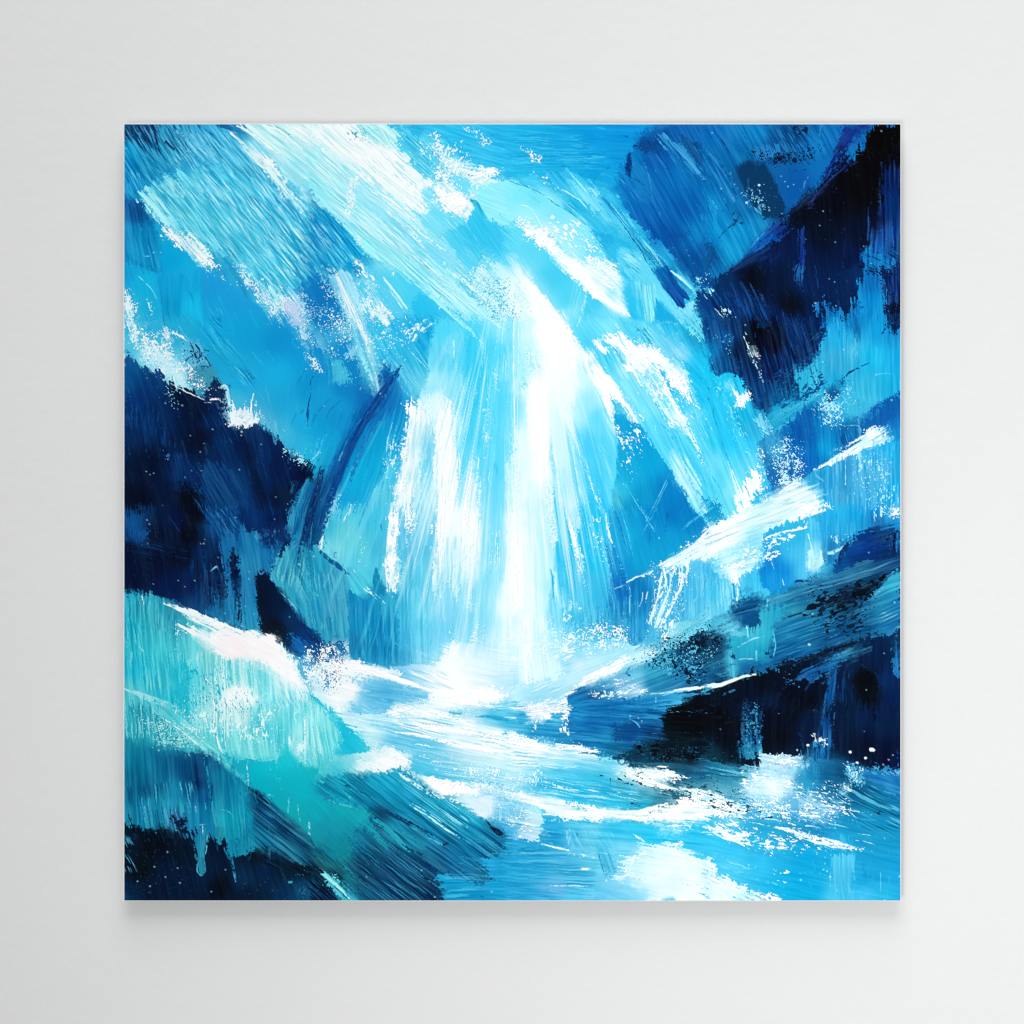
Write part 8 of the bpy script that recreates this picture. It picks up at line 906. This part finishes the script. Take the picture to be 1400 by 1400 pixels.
P('-20,1060 60,1065 90,1100 100,1160 180,1190 260,1240 330,1290 420,1330 550,1330 540,1420 -20,1420', '50,1200,e0f4ff 30,1100,e0f8fc 150,1250,e8f8ff 100,1350,e8f8ff 300,1350,90dcf4 200,1300,e0faff 400,1370,78d0f0 500,1370,60c8f0 240,1240,d8f8fc', ang=25, rough=4, tex=.06, de=3); K('160,1180 340,1260 540,1320 540,1400 300,1400 200,1300', 'f4ffff', .72, 2.3, f=3, ang=30); K('60,1100 110,1180 60,1180', '48b0d0', .5, 2.2); K('120,1280 170,1290 160,1320 120,1310', '48b0c8', .6, 2.2); K('160,1180 260,1220 240,1260', '70c8e8', .45, 2); R('200,1220 520,1320 520,1400 260,1400', 'f4ffff', '48b8dc', ang=30, tl=30, f=3)
smear(900, 3)
smear(500, 4, 10, 26, 1.5, 4., op=.7, dl=.09)
smear(26, 5, 24, 70, 1.2, 3.2, pts='560,1000 700,1005 900,1050 900,1100 640,1060', col='ffffff', ang=10, op=.8)
smear(34, 6, 24, 80, 1.2, 3., pts='860,1060 1150,1080 1190,1160 1000,1150 860,1120', col='f0fbff', ang=10, op=.8)
smear(20, 7, 20, 60, 1.2, 3., pts='640,1080 1000,1130 1100,1200 700,1190', col='a8e4f8', ang=8, op=.6)
smear(22, 8, 30, 60, 1.5, 4., pts='400,420 520,400 560,480 470,700 400,760', col='0a5ca4', ang=118, op=.45)
smear(26, 9, 30, 70, 1.5, 4., pts='180,500 400,620 400,760 180,780', col='0a4484', ang=72, op=.5)
smear(26, 10, 30, 70, 1.5, 4., pts='980,400 1130,380 1180,450 1060,560 1000,520', col='0a4c90', ang=75, op=.5)
smear(30, 11, 30, 70, 1.2, 3., pts='190,240 330,180 500,340 400,400', col='a8eefc', ang=50, op=.5)
# ---- veils of thin paint over the fall ------------------------------------
O(0, 0, 1)
smear(40, 12, 24, 60, 2, 6, pts='270,930 400,930 440,1030 280,1030', col='98e8ec', ang=88, op=.55, dry=.35)
smear(24, 13, 24, 60, 1.5, 4, pts='270,930 400,930 440,1030 280,1030', col='e4fefe', ang=86, op=.7, dry=.35)
smear(30, 14, 20, 50, 1.5, 4, pts='200,860 300,900 300,1000 180,1000', col='58d0dc', ang=88, op=.5, dry=.3)
smear(26, 15, 24, 70, 1.5, 4, pts='1020,1080 1180,1080 1180,1150 1030,1150', col='2c98d0', ang=12, op=.6, dry=.35)
smear(26, 16, 20, 60, 1.2, 3, pts='1000,1060 1180,1070 1190,1150 1030,1140', col='eef9ff', ang=10, op=.8, dry=.35)
smear(24, 17, 20, 60, 2, 6, pts='370,1030 440,1040 520,1150 470,1180 420,1100', col='089cb8', ang=44, op=.5)
smear(26, 18, 24, 60, 2, 5, pts='640,470 690,470 690,700 640,700', col='58d0f8', ang=90, op=.45, dry=.3)
smear(16, 19, 24, 70, 1.5, 4, pts='576,600 596,600 592,790 572,790', col='48bcec', ang=93, op=.7, dry=.25)
smear(14, 20, 24, 70, 1.2, 3, pts='624,700 640,700 636,860 618,860', col='88dcf6', ang=91, op=.7, dry=.25)
smear(18, 21, 30, 80, 2, 5, pts='756,640 790,640 800,820 764,820', col='40c0f0', ang=82, op=.5, dry=.3)
smear(20, 22, 30, 70, 2, 6, pts='950,1180 1000,1170 1060,1200 1000,1230', col='c8ecfa', ang=20, op=.4)
F(705, 250, '590,470 640,430 700,400 780,430 860,560 840,700 790,850 740,930 640,930 590,860 520,830 560,600', 'd8f8ff', 75, .38, .42, 30)
F(705, 250, '590,520 700,470 800,520 830,700 780,880 620,900 540,800', 'ffffff', 110, .36, .5, 26)
F(705, 200, '560,560 640,520 660,800 640,840 560,820 520,760', 'ffffff', 120, .42, .5, 18, dry=.3)
F(705, 200, '440,640 560,520 560,880 500,900 470,860 430,780', '80d8f4', 120, .36, .38, 24)
F(720, 200, '770,680 850,680 860,860 740,880', 'b8f0ff', 120, .38, .42, 22)
F(700, 260, '600,480 700,470 690,700 600,700', '30c4f4', 140, .40, .5, 16)
F(700, 260, '650,560 700,540 690,860 650,860', '58ccf4', 120, .40, .45, 14)
F(705, 200, '770,560 830,600 840,840 760,840', '20b4ec', 110, .40, .5, 16)
F(705, 200, '560,780 680,780 680,900 560,900', '50c0ec', 120, .42, .45, 18)
F(705, 150, '560,800 680,780 670,880 560,890', '6cd0f4', 130, .45, .5, 18)
F(705, 150, '650,740 690,740 690,860 650,860', '80dcf8', 150, .42, .45, 10)
F(705, 150, '750,780 850,760 850,880 760,890', '48bce8', 130, .45, .5, 16)
F(705, 150, '716,660 775,640 775,900 725,900', 'a4eaff', 120, .55, .55, 10)
F(705, 150, '672,520 694,520 694,800 672,800', '50ccf8', 120, .6, .5, 8)
G(330, 290, 90, 60, '80e0f8', .22, 50)
G(752, 500, 22, 80, 'ffffff', .8, -8); G(735, 600, 17, 90, 'ffffff', .7, -2); G(708, 770, 16, 90, 'ffffff', .55)
G(590, 530, 34, 12, '88e2fa', .55); G(606, 660, 12, 90, 'ffffff', .55); G(645, 700, 10, 70, 'ffffff', .5); G(640, 930, 55, 20, 'ffffff', .6); G(705, 860, 30, 40, 'e8fcff', .25); G(660, 400, 50, 40, 'a8f0ff', .3); G(560, 300, 110, 34, 'b8f4ff', .3, 42)
G(480, 240, 90, 26, 'e8ffff', .3, 40)
S('590,372 640,412 690,452', [10, 14, 6], 'a8f0fc', dry=.2); S('560,380 620,430 660,470', [6, 9, 3], '90e8fa', dry=.3); S('620,372 660,404 700,430 720,450', [5, 8, 8, 3], 'd0faff', dry=.25)
G(470, 470, 24, 30, '0c88cc', .35); G(400, 1000, 50, 50, '98f0f4', .3); G(220, 900, 50, 50, '30c8dc', .3); G(440, 1080, 60, 40, '04aac8', .55); G(475, 1140, 50, 34, '0c88ac', .6)
G(505, 560, 20, 42, '0660ac', .55, 30); G(470, 630, 14, 50, '0458a0', .5, 28); G(430, 690, 15, 46, '043c78', .55, 18); G(440, 400, 30, 24, '0870b8', .45, 50); G(385, 470, 40, 24, '0a84cc', .3); G(460, 570, 26, 20, '0878c0', .35)
S('548,500 520,540 490,590 462,650 440,720', [3, 12, 10, 10, 13], '043f86', dry=.1, op=.9); S('520,560 495,610 470,680', [6, 9, 4], '0870b8', dry=.3, op=.8); S('440,640 425,700 410,760', [8, 12, 10], '042c62', dry=.15, op=.9)
G(580, 640, 18, 90, 'c8f6ff', .35, 6); G(620, 800, 40, 60, 'a0e8fa', .35); G(680, 600, 26, 120, '60d8fa', .3); G(800, 620, 24, 90, '58d0f8', .35, -14); G(680, 900, 110, 22, 'f0fdff', .5, -3)
G(980, 1080, 60, 14, 'c8f0fc', .3, 8); G(620, 1040, 90, 20, 'd8f4fc', .35, 8); G(880, 1200, 60, 26, 'd8f2fc', .3)
# ---- broken marks that tie the patches together ---------------------------
K('420,360 520,360 600,440 560,520 440,520 400,440', 'd4f6ff', .40, 2.2, f=30)
K('360,360 440,400 440,540 400,500', 'c8f2ff', .45, 2.0, f=20)
K('640,370 700,360 730,440 660,460', '2cb4dc', .5, 2.0, f=14)
K('560,180 640,180 690,250 640,300 580,240', 'f4ffff', .5, 2.3, f=22)
K('720,290 790,290 860,360 850,420 760,350', 'ffffff', .6, 2.2, f=16, ang=42)
K('800,440 900,450 960,560 940,640 860,540', 'f0ffff', .6, 2.2, f=22, ang=52)
K('940,470 1010,520 1050,640 1000,640', '78dcfa', .5, 2.0, f=18, ang=65)
K('1000,200 1080,190 1150,180 1120,240 1040,240', '021c44', .66, 2.4, f=18)
K('1000,250 1060,240 1070,300 1010,300', '80c8ec', .35, 1.8, f=14)
K('1180,360 1230,350 1230,440 1190,400', '021848', .62, 2.4, f=12)
K('1020,500 1130,480 1160,540 1060,580', '0c4c88', .55, 2.3, f=18, ang=150)
K('1100,530 1180,510 1170,590 1110,600', 'a8e4f8', .6, 2.2, f=16)
K('1030,600 1110,590 1110,670 1050,680', 'c0ecfc', .62, 2.1, f=16)
K('170,440 230,440 330,560 300,560 190,500', 'f0fcff', .66, 2.2, f=16)
K('230,440 300,470 310,540 250,520', '0c4070', .5, 2.1, f=14)
K('400,870 470,870 480,960 420,940', 'e8fcff', .66, 2.0, f=12); K('420,890 480,880 470,960 430,950', '0c5c98', .45, 2.0, f=10)
K('700,850 860,830 900,890 760,920 700,900', 'e4fbff', .58, 2.2, f=20)
K('860,860 980,830 1000,900 920,930 860,920', '04283c', .42, 2.4, f=16); K('860,860 1000,830 1000,930 860,930', '78c8e0', .3, 2.0, f=18)
K('1080,780 1220,780 1200,900 1100,880', '03203c', .58, 2.5, f=20, ang=160, st=3)
K('820,1040 960,1040 1080,1100 1120,1150 960,1120 840,1080', '06405c', .48, 2.4, f=18, ang=10, st=3)
K('1020,1050 1160,1050 1190,1130 1060,1150 1000,1110', 'e4f6ff', .48, 2.2, f=24, ang=10)
K('920,1110 1120,1110 1180,1180 1040,1190', 'e0f6ff', .45, 2.2, f=24, ang=12)
K('620,1030 760,1030 780,1090 640,1080', 'e8fbff', .58, 2.1, f=20)
K('480,1010 640,1010 720,1060 600,1070', 'd8f4fc', .45, 2.0, f=24, ang=12)
K('640,1050 740,1070 740,1150 660,1120', 'd8f4ff', .42, 2.1, f=18, ang=88)
K('200,940 400,940 400,1040 240,1030', 'd8fcfc', .5, 2.1, f=26, ang=88); K('200,900 320,880 400,980 240,1020', '18b0cc', .42, 2.1, f=24, ang=80)
K('170,960 300,980 300,1030 200,1030', 'a8ecf0', .5, 1.9, f=14)
K('840,520 900,560 870,700 840,640', 'e0fbff', .5, 1.9, f=16, ang=64)
K('780,640 830,700 850,800 800,760', 'e4fbff', .5, 1.9, f=14, ang=70)
K('880,760 960,760 940,880 870,880', 'd8f6ff', .5, 2.0, f=16, ang=105)
K('1150,600 1230,600 1230,720 1150,700', 'a8e4fa', .42, 1.8, f=18, ang=90)
R('170,170 330,170 420,260 500,350 420,400 300,360 200,280', 'c8f6ff', '0c78b4', ang=51, tl=18, tw=1.3, f=18, a=.7)
R('340,170 560,170 700,400 640,420 460,300', 'f4ffff', '48b8dc', ang=41, tl=26, tw=1.3, f=20, a=.55)
R('540,1010 900,1080 880,1120 600,1070', 'ffffff', '38a8d8', ang=9, tl=40, tw=1.5, f=16, a=.6)

# ------------------------------------------------------------------ the printed sheet: a fine grid that carries the paint colours
paint = finish()
lin = np.where(paint <= .04045, paint / 12.92, ((paint + .055) / 1.055) ** 2.4)
lin = np.clip(lin * PAINT_WHITE, .0006, PAINT_WHITE).astype(np.float32)
g = (np.arange(N, dtype=np.float32) / (N - 1) - .5) * 1061 * PX
vx, vz = np.meshgrid(g, -g)
co = np.stack([vx.ravel(), np.full(N * N, -DEPTH, np.float32), vz.ravel()], 1)
i = (np.arange(N - 1)[:, None] * N + np.arange(N - 1)[None, :]).ravel()
quads = np.stack([i, i + N, i + N + 1, i + 1], 1).astype(np.int32)
me = bpy.data.meshes.new('printed_sheet')
me.vertices.add(N * N); me.vertices.foreach_set('co', co.ravel())
me.loops.add(quads.size); me.loops.foreach_set('vertex_index', quads.ravel())
me.polygons.add(len(quads)); me.polygons.foreach_set('loop_start', np.arange(0, quads.size, 4, dtype=np.int32))
me.update(calc_edges=True)
ca = me.color_attributes.new('paint', 'FLOAT_COLOR', 'POINT')
rgba = np.ones((N * N, 4), np.float32); rgba[:, :3] = lin.reshape(-1, 3)
ca.data.foreach_set('color', rgba.ravel())
m_print, nt, b = mat('printed_paint')
at = nt.nodes.new('ShaderNodeVertexColor'); at.layer_name = 'paint'
nt.links.new(at.outputs['Color'], b.inputs['Base Color'])
b.inputs['Roughness'].default_value = .7
b.inputs['Specular IOR Level'].default_value = .03
me.materials.append(m_print)
sheet = bpy.data.objects.new('printed_sheet', me)
C.collection.objects.link(sheet); sheet.parent = art
